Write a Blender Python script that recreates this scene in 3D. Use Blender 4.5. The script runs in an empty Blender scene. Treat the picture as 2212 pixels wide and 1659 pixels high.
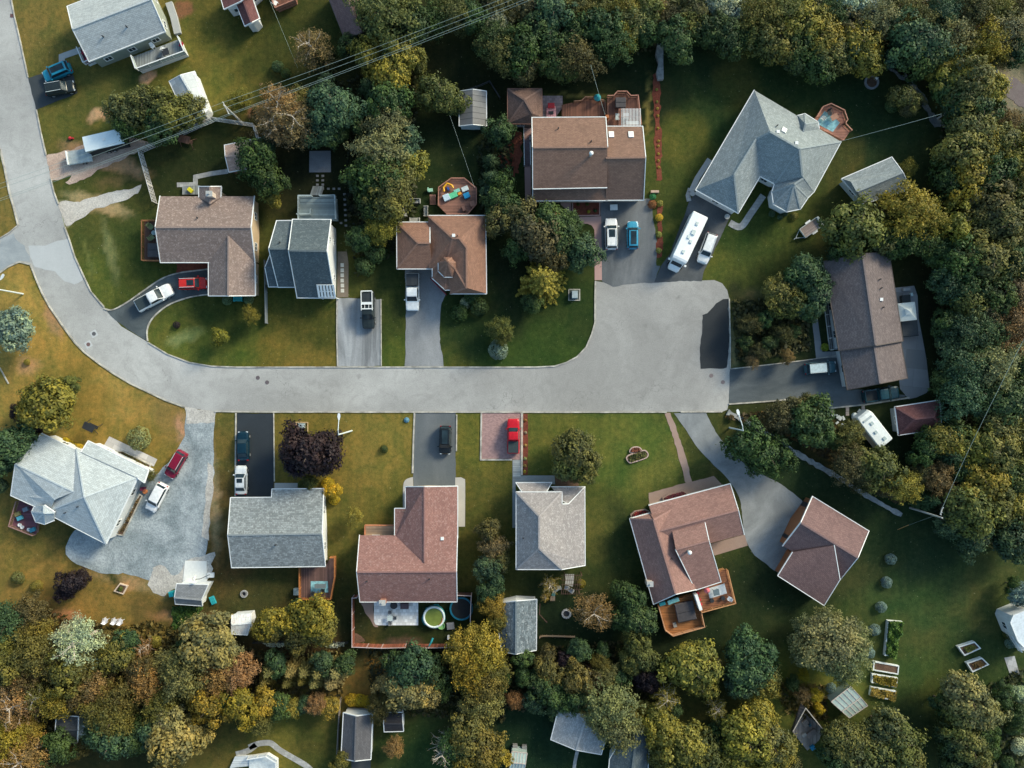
import bpy, bmesh, math, random
import numpy as np
from mathutils import Vector, Matrix
from mathutils.bvhtree import BVHTree

# ---------------------------------------------------------------- camera, sky, sun
S = 14.3      # plan units per metre
H = 120.0     # flying height
random.seed(7); RNG = np.random.default_rng(7)
sc = bpy.context.scene
COL = sc.collection
cam_d = bpy.data.cameras.new('camera'); cam = bpy.data.objects.new('camera', cam_d); COL.objects.link(cam)
cam.location = (0, 0, H); cam.rotation_euler = (0, 0, 0)
cam_d.sensor_width = 36; cam_d.lens = 36*H/(2212/S); cam_d.clip_start = 1; cam_d.clip_end = 3000
sc.camera = cam
SUN_EL, SUN_AZ = math.radians(29), math.radians(50)      # azimuth clockwise from +y
world = bpy.data.worlds.new('World'); sc.world = world; world.use_nodes = True
nt = world.node_tree; sky = nt.nodes.new('ShaderNodeTexSky'); sky.sky_type = 'NISHITA'; sky.sun_disc = False
sky.sun_elevation = SUN_EL; sky.sun_rotation = SUN_AZ; sky.air_density = 1.0; sky.dust_density = 2.0
bg = nt.nodes['Background']; bg.inputs[1].default_value = 0.165
tint = nt.nodes.new('ShaderNodeMix'); tint.data_type = 'RGBA'; tint.blend_type = 'MULTIPLY'; tint.inputs[0].default_value = 1; tint.inputs[7].default_value = (.86, 1, .96, 1)
nt.links.new(sky.outputs[0], tint.inputs[6]); nt.links.new(tint.outputs[2], bg.inputs[0])
sl = bpy.data.lights.new('sun', 'SUN'); sl.energy = 2.9; sl.angle = math.radians(16.0); sl.color = (1, .88, .66)
so = bpy.data.objects.new('sun', sl); COL.objects.link(so)
sd = Vector((math.sin(SUN_AZ)*math.cos(SUN_EL), math.cos(SUN_AZ)*math.cos(SUN_EL), math.sin(SUN_EL)))
so.rotation_euler = sd.to_track_quat('Z', 'Y').to_euler(); so.location = sd*200
sc.view_settings.view_transform = 'Standard'; sc.view_settings.look = 'None'
sc.view_settings.exposure = 0.58; sc.view_settings.gamma = 1
sc.view_settings.use_curve_mapping = False

# ---------------------------------------------------------------- plan helpers
def P(x, y, z=0.0):
    k = (1-z/H)/S
    return Vector(((x-1106)*k, -(y-829.5)*k, z))
def tp(ij, a):            # tile plan pairs -> plan pairs
    ox, oy = 553*int(ij[0]), 414.75*int(ij[1])
    return [(ox+a[i]/4, oy+a[i+1]/4) for i in range(0, len(a), 2)]
def tz(ij, a):            # tile plan triples (x, y, height) -> world points
    ox, oy = 553*int(ij[0]), 414.75*int(ij[1])
    return [P(ox+a[i]/4, oy+a[i+1]/4, a[i+2]) for i in range(0, len(a), 3)]
def vz(a): return [P(a[i], a[i+1], a[i+2]) for i in range(0, len(a), 3)]
def vp(a): return [(a[i], a[i+1]) for i in range(0, len(a), 2)]

# ---------------------------------------------------------------- materials
MATS = {}
def srgb(r, g, b):
    return tuple((c/255/12.92 if c/255 <= .04045 else ((c/255+.055)/1.055)**2.4) for c in (r, g, b))
class NT:
    def __init__(s, name):
        s.m = bpy.data.materials.new(name); s.m.use_nodes = True; s.t = s.m.node_tree
        s.b = s.t.nodes['Principled BSDF']; s.b.inputs['Specular IOR Level'].default_value = .3
    def n(s, typ, **k):
        o = s.t.nodes.new('ShaderNode'+typ)
        for a, v in k.items():
            if a.startswith('i_'): o.inputs[int(a[2:])].default_value = v
            else: setattr(o, a, v)
        return o
    def l(s, a, b): s.t.links.new(a, b)
    def noise(s, scale, detail=3, rough=.6, vec=None, dist=0):
        o = s.n('TexNoise'); o.inputs['Scale'].default_value = scale; o.inputs['Detail'].default_value = detail
        o.inputs['Roughness'].default_value = rough; o.inputs['Distortion'].default_value = dist
        if vec is None: vec = s.geo()
        s.l(vec, o.inputs['Vector']); return o.outputs['Fac']
    def geo(s):
        if not hasattr(s, '_g'): s._g = s.n('TexCoord').outputs['Object']
        return s._g
    def ramp(s, fac, a, b, ca=(0, 0, 0, 1), cb=(1, 1, 1, 1)):
        o = s.n('ValToRGB'); e = o.color_ramp.elements
        e[0].position = a; e[0].color = ca; e[1].position = b; e[1].color = cb
        s.l(fac, o.inputs[0]); return o.outputs[0]
    def mix(s, fac, a, b, mode='MIX'):
        o = s.n('Mix', data_type='RGBA', blend_type=mode)
        for i, v in ((0, fac), (6, a), (7, b)):
            if hasattr(v, 'links'): s.l(v, o.inputs[i])
            elif i == 0: o.inputs[0].default_value = v
            else: o.inputs[i].default_value = (*v[:3], 1)
        return o.outputs[2]
    def math(s, op, a, b=0):
        o = s.n('Math', operation=op)
        for i, v in ((0, a), (1, b)):
            if hasattr(v, 'links'): s.l(v, o.inputs[i])
            else: o.inputs[i].default_value = v
        return o.outputs[0]
    def bump(s, h, strength=.4, dist=.05):
        o = s.n('Bump'); o.inputs['Strength'].default_value = strength; o.inputs['Distance'].default_value = dist
        s.l(h, o.inputs['Height']); s.l(o.outputs[0], s.b.inputs['Normal'])
def dk(c, f): return tuple(x*f for x in c)
def plain(name, c, rough=.6, var=.18, scale=3, metal=0, spec=.3):
    if name in MATS: return MATS[name]
    t = NT(name); f = t.noise(scale, 4)
    t.l(t.mix(t.ramp(f, .3, .7), dk(c, 1-var), dk(c, 1+var*.6)), t.b.inputs['Base Color'])
    t.b.inputs['Roughness'].default_value = rough; t.b.inputs['Metallic'].default_value = metal
    t.b.inputs['Specular IOR Level'].default_value = spec
    MATS[name] = t.m; return t.m
ROOFC = {}
def shingle(name, c, speck=(.5, .5, .5), amt=.35, tab=.42, row=.2, streak=.3, con=.14):
    if name in MATS: return MATS[name]
    ROOFC[name] = c; t = NT(name); uv = t.n('UVMap').outputs[0]
    br = t.n('TexBrick'); br.offset = .5
    br.inputs['Scale'].default_value = 1; br.inputs['Brick Width'].default_value = tab; br.inputs['Row Height'].default_value = row
    br.inputs['Mortar Size'].default_value = .018; br.inputs['Mortar Smooth'].default_value = .3; br.inputs['Bias'].default_value = -.1
    br.inputs['Color1'].default_value = (*dk(c, 1-con), 1); br.inputs['Color2'].default_value = (*dk(c, 1+con), 1); br.inputs['Mortar'].default_value = (*dk(c, .55), 1)
    t.l(uv, br.inputs['Vector'])
    vo = t.n('TexVoronoi'); vo.inputs['Scale'].default_value = 5.5; t.l(uv, vo.inputs['Vector'])
    sp = t.ramp(vo.outputs['Color'], .68, .8); sp2 = t.math('MULTIPLY', sp, amt)
    a = t.mix(sp2, br.outputs['Color'], speck)
    mp = t.n('Mapping'); mp.inputs['Scale'].default_value = (1.6, .3, 1); t.l(uv, mp.inputs[0])
    st = t.noise(1.0, 4, .7, mp.outputs[0]); a = t.mix(t.math('MULTIPLY', t.ramp(st, .45, .7), streak*.7), a, dk(c, .6))
    big = t.noise(.35, 3); a = t.mix(t.ramp(big, .35, .7), t.mix(.0, a, a), t.mix(1, a, (1.14, 1.12, 1.1), 'MULTIPLY'))
    t.l(a, t.b.inputs['Base Color']); t.b.inputs['Roughness'].default_value = .9
    t.b.inputs['Specular IOR Level'].default_value = .15
    t.bump(br.outputs['Fac'], .25, -.02); MATS[name] = t.m; return t.m
def siding(name, c, pitch=.2):
    if name in MATS: return MATS[name]
    t = NT(name); sep = t.n('SeparateXYZ'); t.l(t.geo(), sep.inputs[0])
    f = t.math('FRACT', t.math('MULTIPLY', sep.outputs[2], 1/pitch))
    n = t.noise(1.3, 4); col = t.mix(t.ramp(n, .3, .75), dk(c, .86), c)
    col = t.mix(t.ramp(f, .0, .14, (1, 1, 1, 1), (0, 0, 0, 1)), col, dk(c, .55))
    t.l(col, t.b.inputs['Base Color']); t.b.inputs['Roughness'].default_value = .6
    t.bump(f, .5, .02); MATS[name] = t.m; return t.m
def planks(name, c, pitch=.16, axis=0, var=.3):
    if name in MATS: return MATS[name]
    t = NT(name); sep = t.n('SeparateXYZ'); t.l(t.geo(), sep.inputs[0])
    q = t.math('MULTIPLY', sep.outputs[axis], 1/pitch); f = t.math('FRACT', q)
    wn = t.n('TexWhiteNoise', noise_dimensions='1D'); t.l(t.math('FLOOR', q), wn.inputs['W'])
    col = t.mix(wn.outputs[0], dk(c, 1-var), dk(c, 1+var)); n = t.noise(2.0, 5, .7)
    col = t.mix(t.math('MULTIPLY', t.ramp(n, .4, .7), .35), col, dk(c, .5))
    col = t.mix(t.ramp(f, .04, .13, (1, 1, 1, 1), (0, 0, 0, 1)), col, dk(c, .25))
    t.l(col, t.b.inputs['Base Color']); t.b.inputs['Roughness'].default_value = .75
    MATS[name] = t.m; return t.m
def asphalt(name, c, worn=None, amt=.5, fine=.18, big=.12, stretch=(1, 1), crack=0.0):
    if name in MATS: return MATS[name]
    t = NT(name); mp = t.n('Mapping'); mp.inputs['Scale'].default_value = (stretch[0], stretch[1], 1); t.l(t.geo(), mp.inputs[0])
    worn = worn or dk(c, 1.35)
    a = t.mix(t.math('MULTIPLY', t.ramp(t.noise(big, 6, .62, mp.outputs[0], .6), .42, .68), amt), c, worn)
    a = t.mix(t.math('MULTIPLY', t.ramp(t.noise(.9, 5, .7), .45, .75), .22), a, dk(c, .72))
    a = t.mix(t.ramp(t.noise(6, 3, .8), .25, .75), t.mix(1, a, (1-fine,)*3, 'MULTIPLY'), t.mix(1, a, (1+fine*.8,)*3, 'MULTIPLY'))
    if crack:
        sx = t.n('SeparateXYZ'); t.l(t.geo(), sx.inputs[0]); vignette = t.n('MapRange'); vignette.inputs[1].default_value = -70; vignette.inputs[2].default_value = 30; vignette.inputs[3].default_value = .75; vignette.inputs[4].default_value = 0; t.l(sx.outputs[0], vignette.inputs[0])
        a = t.mix(vignette.outputs[0], a, t.mix(1, a, (1.27, 1.3, 1.32), 'MULTIPLY'))  # vignette painted into the asphalt: colour brighter and bluer toward the left
        vo = t.n('TexVoronoi', feature='DISTANCE_TO_EDGE'); vo.inputs['Scale'].default_value = .16
        nz = t.n('TexNoise'); nz.inputs['Scale'].default_value = .8; t.l(t.geo(), nz.inputs[0])
        dv = t.n('VectorMath', operation='SCALE'); dv.inputs[3].default_value = 3.2; t.l(nz.outputs['Color'], dv.inputs[0])
        av = t.n('VectorMath', operation='ADD'); t.l(t.geo(), av.inputs[0]); t.l(dv.outputs[0], av.inputs[1]); t.l(av.outputs[0], vo.inputs['Vector'])
        cm = t.math('MULTIPLY', t.ramp(vo.outputs[0], .001, .009, (1, 1, 1, 1), (0, 0, 0, 1)), t.ramp(t.noise(.07, 2), .5, .6))
        a = t.mix(t.math('MULTIPLY', cm, crack), a, dk(c, .45))
        v2 = t.n('TexVoronoi'); v2.inputs['Scale'].default_value = .23; t.l(av.outputs[0], v2.inputs['Vector'])
        a = t.mix(t.math('MULTIPLY', t.ramp(v2.outputs['Distance'], .03, .16, (1, 1, 1, 1), (0, 0, 0, 1)), t.math('MULTIPLY', t.ramp(t.noise(.4, 2), .5, .62), .4)), a, dk(c, .45))
        a = t.mix(t.math('MULTIPLY', t.ramp(t.noise(.33, 7, .7, None, 1.5), .5, .62), .22), a, dk(c, .66))
    t.l(a, t.b.inputs['Base Color']); t.b.inputs['Roughness'].default_value = .9; t.b.inputs['Specular IOR Level'].default_value = .2
    t.bump(t.noise(9, 2), .3, .02); MATS[name] = t.m; return t.m
def gravel(name, c, c2, sc_=5.0):
    if name in MATS: return MATS[name]
    t = NT(name); a = t.mix(t.ramp(t.noise(.22, 6, .65, None, .8), .38, .66), c, c2)
    vo = t.n('TexVoronoi'); vo.inputs['Scale'].default_value = sc_; t.l(t.geo(), vo.inputs['Vector'])
    sp = t.n('Separate' + 'XYZ'); t.l(vo.outputs['Color'], sp.inputs[0])
    a = t.mix(sp.outputs[0], t.mix(1, a, (.78, .78, .79), 'MULTIPLY'), t.mix(1, a, (1.14, 1.14, 1.13), 'MULTIPLY'))
    t.l(a, t.b.inputs['Base Color']); t.b.inputs['Roughness'].default_value = .95; t.bump(vo.outputs['Distance'], .6, .04)
    MATS[name] = t.m; return t.m
def pavers(name, c, w=.3, h=.15, rot=0):
    if name in MATS: return MATS[name]
    t = NT(name); mp = t.n('Mapping'); mp.inputs['Rotation'].default_value = (0, 0, rot); t.l(t.geo(), mp.inputs[0])
    br = t.n('TexBrick'); br.inputs['Scale'].default_value = 1; br.inputs['Brick Width'].default_value = w; br.inputs['Row Height'].default_value = h
    br.inputs['Mortar Size'].default_value = .015
    br.inputs['Color1'].default_value = (*dk(c, .78), 1); br.inputs['Color2'].default_value = (*dk(c, 1.2), 1); br.inputs['Mortar'].default_value = (*dk(c, .6), 1)
    t.l(mp.outputs[0], br.inputs['Vector'])
    a = t.mix(t.math('MULTIPLY', t.ramp(t.noise(.5, 5), .4, .7), .3), br.outputs['Color'], dk(c, .7))
    t.l(a, t.b.inputs['Base Color']); t.b.inputs['Roughness'].default_value = .85
    MATS[name] = t.m; return t.m
def glass(name='window_glass', c=(.03, .045, .055), rough=.08):
    if name in MATS: return MATS[name]
    t = NT(name); t.l(t.mix(t.ramp(t.noise(.8, 2), .3, .7), dk(c, .7), dk(c, 1.4)), t.b.inputs['Base Color'])
    t.b.inputs['Roughness'].default_value = rough; t.b.inputs['Specular IOR Level'].default_value = .22
    MATS[name] = t.m; return t.m
def paint(name, c, rough=.25):
    if name in MATS: return MATS[name]
    t = NT(name); t.l(t.mix(t.ramp(t.noise(2.5, 4), .35, .75), dk(c, .85), dk(c, 1.08)), t.b.inputs['Base Color'])
    t.b.inputs['Roughness'].default_value = rough; t.b.inputs['Coat Weight'].default_value = .3; t.b.inputs['Coat Roughness'].default_value = .1
    MATS[name] = t.m; return t.m
def leafmat(name='foliage', trans=.25):
    if name in MATS: return MATS[name]
    t = NT(name); oi = t.n('ObjectInfo'); at = t.n('Attribute', attribute_name='tint')
    col = oi.outputs['Color']
    v = at.outputs['Fac']
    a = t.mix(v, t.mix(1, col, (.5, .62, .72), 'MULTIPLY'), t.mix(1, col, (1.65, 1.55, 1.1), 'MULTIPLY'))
    a = t.mix(t.ramp(t.noise(1.1, 3), .35, .7), t.mix(1, a, (.8, .85, .85), 'MULTIPLY'), t.mix(1, a, (1.2, 1.12, 1), 'MULTIPLY'))
    t.l(a, t.b.inputs['Base Color']); t.b.inputs['Roughness'].default_value = .6; t.b.inputs['Specular IOR Level'].default_value = .25
    tr = t.n('BsdfTranslucent'); t.l(a, tr.inputs[0]); mx = t.n('MixShader'); mx.inputs[0].default_value = trans
    out = t.t.nodes['Material Output']; t.l(t.b.outputs[0], mx.inputs[1]); t.l(tr.outputs[0], mx.inputs[2]); t.l(mx.outputs[0], out.inputs[0])
    MATS[name] = t.m; return t.m

# ---------------------------------------------------------------- mesh builder
class MB:
    def __init__(s): s.v = []; s.f = []
    def add(s, vs, fs):
        o = len(s.v); s.v += [tuple(v) for v in vs]; s.f += [tuple(i+o for i in f) for f in fs]; return s
    def quad(s, a, b, c, d): return s.add([a, b, c, d], [(0, 1, 2, 3)])
    def box(s, c, sz, rot=0, M=None):
        x, y, z = (q/2 for q in sz); cs, sn = math.cos(rot), math.sin(rot)
        vs = []
        for dz in (-z, z):
            for dx, dy in ((-x, -y), (x, -y), (x, y), (-x, y)):
                vs.append((c[0]+dx*cs-dy*sn, c[1]+dx*sn+dy*cs, c[2]+dz))
        return s.add(vs, [(3, 2, 1, 0), (4, 5, 6, 7), (0, 1, 5, 4), (1, 2, 6, 5), (2, 3, 7, 6), (3, 0, 4, 7)])
    def beam(s, a, b, w, h):
        a, b = Vector(a), Vector(b); d = (b-a)
        if d.length < 1e-5: return s
        d.normalize(); up = Vector((0, 0, 1)) if abs(d.z) < .95 else Vector((1, 0, 0))
        sd = d.cross(up).normalized(); u = sd.cross(d).normalized(); vs = []
        for p in (a, b):
            for i, j in ((-1, -1), (1, -1), (1, 1), (-1, 1)): vs.append(p+sd*w/2*i+u*h/2*j)
        return s.add(vs, [(0, 1, 2, 3), (7, 6, 5, 4), (0, 4, 5, 1), (1, 5, 6, 2), (2, 6, 7, 3), (3, 7, 4, 0)])
    def tube(s, pts, r, n=6, r2=None, cap=True):
        pts = [Vector(p) for p in pts]; rings = []; m = len(pts)
        for i, p in enumerate(pts):
            d = (pts[min(i+1, m-1)]-pts[max(i-1, 0)]).normalized()
            up = Vector((0, 0, 1)) if abs(d.z) < .9 else Vector((1, 0, 0))
            a = d.cross(up).normalized(); b = a.cross(d).normalized()
            rr = r if r2 is None else r+(r2-r)*i/(m-1)
            rings.append([p+a*rr*math.cos(2*math.pi*k/n)+b*rr*math.sin(2*math.pi*k/n) for k in range(n)])
        vs = [v for R in rings for v in R]
        fs = [(i*n+k, i*n+(k+1) % n, (i+1)*n+(k+1) % n, (i+1)*n+k) for i in range(m-1) for k in range(n)]
        if cap: fs += [tuple(range(n)), tuple(range((m-1)*n, m*n))[::-1]]
        return s.add(vs, fs)
    def lathe(s, c, prof, n=16):
        vs = []; m = len(prof)
        for r, z in prof:
            for k in range(n): vs.append((c[0]+r*math.cos(2*math.pi*k/n), c[1]+r*math.sin(2*math.pi*k/n), c[2]+z))
        fs = [(i*n+k, i*n+(k+1) % n, (i+1)*n+(k+1) % n, (i+1)*n+k) for i in range(m-1) for k in range(n)]
        fs += [tuple(range(n))[::-1], tuple(range((m-1)*n, m*n))]
        return s.add(vs, fs)
    def prism(s, pts, z0, z1):
        pts = ccw([(p[0], p[1]) for p in pts]); n = len(pts)
        vs = [(x, y, z0) for x, y in pts]+[(x, y, z1) for x, y in pts]
        fs = [tuple(range(n))[::-1], tuple(range(n, 2*n))]+[(i, (i+1) % n, n+(i+1) % n, n+i) for i in range(n)]
        return s.add(vs, fs)
def area(p): return sum(p[i][0]*p[(i+1) % len(p)][1]-p[(i+1) % len(p)][0]*p[i][1] for i in range(len(p)))/2
def ccw(p): return p if area(p) > 0 else p[::-1]
def link(o): COL.objects.link(o); return o
def setp(o, label=None, cat=None, group=None, kind=None):
    if label: o['label'] = label
    if cat: o['category'] = cat
    if group: o['group'] = group
    if kind: o['kind'] = kind
    return o
def thing(name, label, cat, loc=(0, 0, 0), rz=0, group=None):
    o = bpy.data.objects.new(name, None); o.empty_display_size = .3; link(o); o.location = loc; o.rotation_euler = (0, 0, rz)
    return setp(o, label, cat, group)
def part(name, mb, m, parent=None, world=True, label=None, smooth=False):
    """world: vertices are given in world space; else in the parent's own space"""
    if world and parent is not None:
        off = Vector(parent.location)
        if parent.parent: off = off+Vector(parent.parent.location)
        vs = [(v[0]-off.x, v[1]-off.y, v[2]-off.z) for v in mb.v]
    else: vs = mb.v
    me = bpy.data.meshes.new(name); me.from_pydata(vs, [], mb.f); me.materials.append(m)
    if smooth: me.polygons.foreach_set('use_smooth', [True]*len(me.polygons))
    me.update(); o = link(bpy.data.objects.new(name, me)); o.parent = parent
    if label: o['label'] = label
    return o
def solo(name, mb, m, label=None, cat=None, group=None, kind=None, base=None, smooth=False):
    """one-mesh thing: origin moved to its base"""
    if base is None:
        a = np.array(mb.v); base = (float(a[:, 0].mean()), float(a[:, 1].mean()), float(a[:, 2].min()))
    mb2 = MB(); mb2.v = [(v[0]-base[0], v[1]-base[1], v[2]-base[2]) for v in mb.v]; mb2.f = mb.f
    o = part(name, mb2, m, None, False, smooth=smooth); o.location = base
    return setp(o, label, cat, group, kind)
def copy_tree(o, parent=None):
    c = o.copy(); COL.objects.link(c); c.parent = parent
    for ch in [x for x in o.children]: copy_tree(ch, c)
    return c
def densify(pts, step, closed=True):
    out = []; n = len(pts)
    for i in range(n if closed else n-1):
        a, b = Vector(pts[i][:2]), Vector(pts[(i+1) % n][:2]); k = max(1, int((b-a).length/step))
        out += [a.lerp(b, j/k) for j in range(k)]
    if not closed: out.append(Vector(pts[-1][:2]))
    return out
def smoothline(pts, closed=False, n=4):
    """Catmull-Rom through plan points"""
    p = [Vector(q[:2]) for q in pts]; out = []; m = len(p)
    for i in range(m-1 if not closed else m):
        a = p[(i-1) % m] if closed or i > 0 else p[0]; b = p[i]; c = p[(i+1) % m]
        d = p[(i+2) % m] if closed or i+2 < m else p[-1]
        for j in range(n):
            t = j/n; out.append(.5*((2*b)+(c-a)*t+(2*a-5*b+4*c-d)*t*t+(3*b-a-3*c+d)*t**3))
    if not closed: out.append(p[-1])
    return [(v.x, v.y) for v in out]
def sheet(name, plan, m, z, rough=0.0, step=.6, kind='structure', label=None, cat=None, thick=0):
    pts = [P(x, y) for x, y in plan]
    if name == 'driveway': rough = max(rough, .12)
    if rough:
        q = densify(pts, step); out = []
        rr = random.Random(len(q)); ph = [rr.uniform(0, 6) for _ in range(6)]
        for i, p in enumerate(q):
            a = i*step; d = (math.sin(a*.9+ph[0])+.8*math.sin(a*2.1+ph[1])+rr.uniform(-1, 1)*1.1)*.33*rough
            e = (math.sin(a*1.1+ph[2])+.8*math.sin(a*2.6+ph[3])+rr.uniform(-1, 1)*1.1)*.33*rough
            out.append((p.x+d, p.y+e))
        pts = out
    else: pts = [(p.x, p.y) for p in pts]
    pts = ccw([(p[0], p[1]) for p in pts])
    from mathutils.geometry import delaunay_2d_cdt
    vv, _, ff, _, _, _ = delaunay_2d_cdt([Vector(p) for p in pts], [], [list(range(len(pts)))], 1, 1e-4)
    ff = [tuple(f) if area([vv[i] for i in f]) > 0 else tuple(f[::-1]) for f in ff]
    me = bpy.data.meshes.new(name); me.from_pydata([(v.x, v.y, z) for v in vv], [], ff); me.update(); me.materials.append(m)
    o = link(bpy.data.objects.new(name, me)); return setp(o, label, cat, None, kind)
def strip(mb, plan, w, z0, z1, closed=False, world=False, jit=0):
    """a kerb-like bar following a plan line (mitred)"""
    p = [Vector(q[:2]) if world else P(*q[:2]).xy for q in plan]; n = len(p); L = []; R = []
    for i in range(n):
        a = p[i-1] if (i > 0 or closed) else p[i]; b = p[(i+1) % n] if (i < n-1 or closed) else p[i]
        d1 = (p[i]-a); d2 = (b-p[i])
        if d1.length < 1e-6: d1 = d2
        if d2.length < 1e-6: d2 = d1
        n1 = Vector((-d1.y, d1.x)).normalized(); n2 = Vector((-d2.y, d2.x)).normalized(); m = (n1+n2)
        m = m.normalized() if m.length > 1e-4 else n1; k = min(2.0, 1/max(.3, m.dot(n1)))
        ww = w/2*k*(1+jit*random.uniform(-1, 1))
        L.append(p[i]+m*ww); R.append(p[i]-m*ww)
    o = len(mb.v)
    for i in range(n):
        mb.v += [(L[i].x, L[i].y, z0), (R[i].x, R[i].y, z0), (R[i].x, R[i].y, z1), (L[i].x, L[i].y, z1)]
    for i in range(n if closed else n-1):
        a = o+4*i; b = o+4*((i+1) % n)
        mb.f += [(a+3, b+3, b+2, a+2), (a, b, b+3, a+3), (b+1, a+1, a+2, b+2), (a+1, b+1, b, a)]
    if not closed: mb.f += [(o, o+3, o+2, o+1), (o+4*n-4, o+4*n-3, o+4*n-2, o+4*n-1)]
    return mb
def inset(poly, d):
    n = len(poly); out = []; poly = [Vector(p[:2]) for p in poly]; s = 1 if area(poly) > 0 else -1
    for i in range(n):
        a, b, c = poly[i-1], poly[i], poly[(i+1) % n]; d1 = (b-a).normalized(); d2 = (c-b).normalized()
        n1 = Vector((-d1.y, d1.x))*s; n2 = Vector((-d2.y, d2.x))*s; m = n1+n2
        m = m.normalized() if m.length > 1e-4 else n1
        out.append(b+m*d*min(1.8, 1/max(.4, m.dot(n1))))
    return out

# ---------------------------------------------------------------- common materials
WHITE = plain('white_paint', (.74, .76, .76), .5, .1)
CONC = asphalt('concrete', (.36, .37, .37), (.48, .48, .47), .5, .1)
KERB = plain('kerb_concrete', (.44, .42, .37), .85, .55, .9)
DARKM = plain('dark_metal', (.03, .033, .037), .45, .2)
GALV = plain('galvanised_metal', (.45, .5, .5), .4, .15, metal=.3)
BLACK = plain('black_rubber', (.015, .015, .017), .8)
GLASS = glass()
WOODG = planks('grey_weathered_boards', (.24, .26, .26), .16)
WOODB = planks('red_brown_boards', (.17, .075, .05), .16)
WOODO = planks('orange_brown_boards', (.3, .13, .055), .16)
WOODD = planks('dark_brown_boards', (.11, .06, .045), .16)
BARK = plain('bark', (.12, .09, .065), .9, .4, 6)
PALEBARK = plain('pale_birch_bark', (.5, .44, .38), .8, .3, 5)
MULCH = gravel('red_bark_mulch', (.13, .035, .022), (.2, .06, .035), 7)
SOIL = gravel('bare_soil', (.1, .06, .04), (.15, .09, .06), 6)
LEAF = leafmat()
TEAL = plain('teal_plastic', (.03, .3, .36), .45)
REDP = plain('red_plastic', (.45, .03, .04), .45)
# ---------------------------------------------------------------- houses
def orient(verts, faces):
    out = []
    for f in faces:
        n = Vector((0, 0, 0))
        for i in range(len(f)):
            a, b = verts[f[i]], verts[f[(i+1) % len(f)]]
            n += Vector(((a.y-b.y)*(a.z+b.z), (a.z-b.z)*(a.x+b.x), (a.x-b.x)*(a.y+b.y)))
        out.append(tuple(f) if n.z > 0 else tuple(f[::-1]))
    return out
def boundary(faces):
    ed = {(f[i], f[(i+1) % len(f)]) for f in faces for i in range(len(f))}
    nx = {a: b for a, b in ed if (b, a) not in ed}
    s = next(iter(nx)); loop = [s]
    while nx[loop[-1]] != s and len(loop) < 60: loop.append(nx[loop[-1]])
    return loop
def roof_mesh(name, verts, faces, m, parent, thick=.16):
    """roof slab with slope-aligned UVs"""
    off = Vector(parent.location); n = len(verts); bl = boundary(faces)
    vs = [v-off for v in verts]+[v-off-Vector((0, 0, thick)) for v in verts]
    fs = list(faces)+[tuple(i+n for i in f[::-1]) for f in faces]
    k0 = len(fs)
    for i in range(len(bl)):
        a, b = bl[i], bl[(i+1) % len(bl)]; fs.append((b, a, a+n, b+n))
    me = bpy.data.meshes.new(name); me.from_pydata([tuple(v) for v in vs], [], fs); me.materials.append(m)
    uv = me.uv_layers.new(name='UVMap'); me.update()
    for p in me.polygons:
        nn = p.normal; u = Vector((-nn.y, nn.x, 0))
        u = u.normalized() if u.length > 1e-3 else Vector((1, 0, 0)); w = nn.cross(u)
        for li in p.loop_indices:
            co = me.vertices[me.loops[li].vertex_index].co; uv.data[li].uv = (co.dot(u), co.dot(w))
    o = link(bpy.data.objects.new(name, me)); o.parent = parent; return o
def make_window(parent, c, tdir, w, h, sill=True):
    """frame with a pane; c on the wall, tdir along the wall, outward normal = tdir rotated -90"""
    nrm = Vector((tdir.y, -tdir.x, 0)); up = Vector((0, 0, 1)); fr = MB(); off = .03
    a = c+nrm*off
    t = .09
    for s in (-1, 1):
        fr.beam(a+tdir*s*(w/2)-up*(h/2+t/2), a+tdir*s*(w/2)+up*(h/2+t/2), t, .08)
        fr.beam(a-tdir*(w/2-t/2)+up*s*h/2, a+tdir*(w/2-t/2)+up*s*h/2, .08, t)
    fr.beam(a-up*(h/2-t/2), a+up*(h/2-t/2), .04, .05)
    f = part('window', fr, WHITE, parent)
    pm = MB(); b = c+nrm*.012
    pm.quad(b-tdir*w/2-up*h/2, b+tdir*w/2-up*h/2, b+tdir*w/2+up*h/2, b-tdir*w/2+up*h/2)
    o = part('pane', MB_local(pm, parent), GLASS, f, False)
    return f
def MB_local(mb, parent):
    q = MB(); off = parent.location; q.v = [(v[0]-off.x, v[1]-off.y, v[2]-off.z) for v in mb.v]; q.f = mb.f; return q
def ray(px, py, bvhs):
    o = Vector((0, 0, H)); d = (P(px, py, 0)-o).normalized(); best = None
    for b in bvhs:
        h = b.ray_cast(o, d)
        if h[0] is not None and (best is None or h[3] < best[3]): best = h
    return best
def zat(b, x, y):
    h = b.ray_cast(Vector((x, y, 60)), Vector((0, 0, -1))); return h[0].z if h[0] is not None else -9
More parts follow.
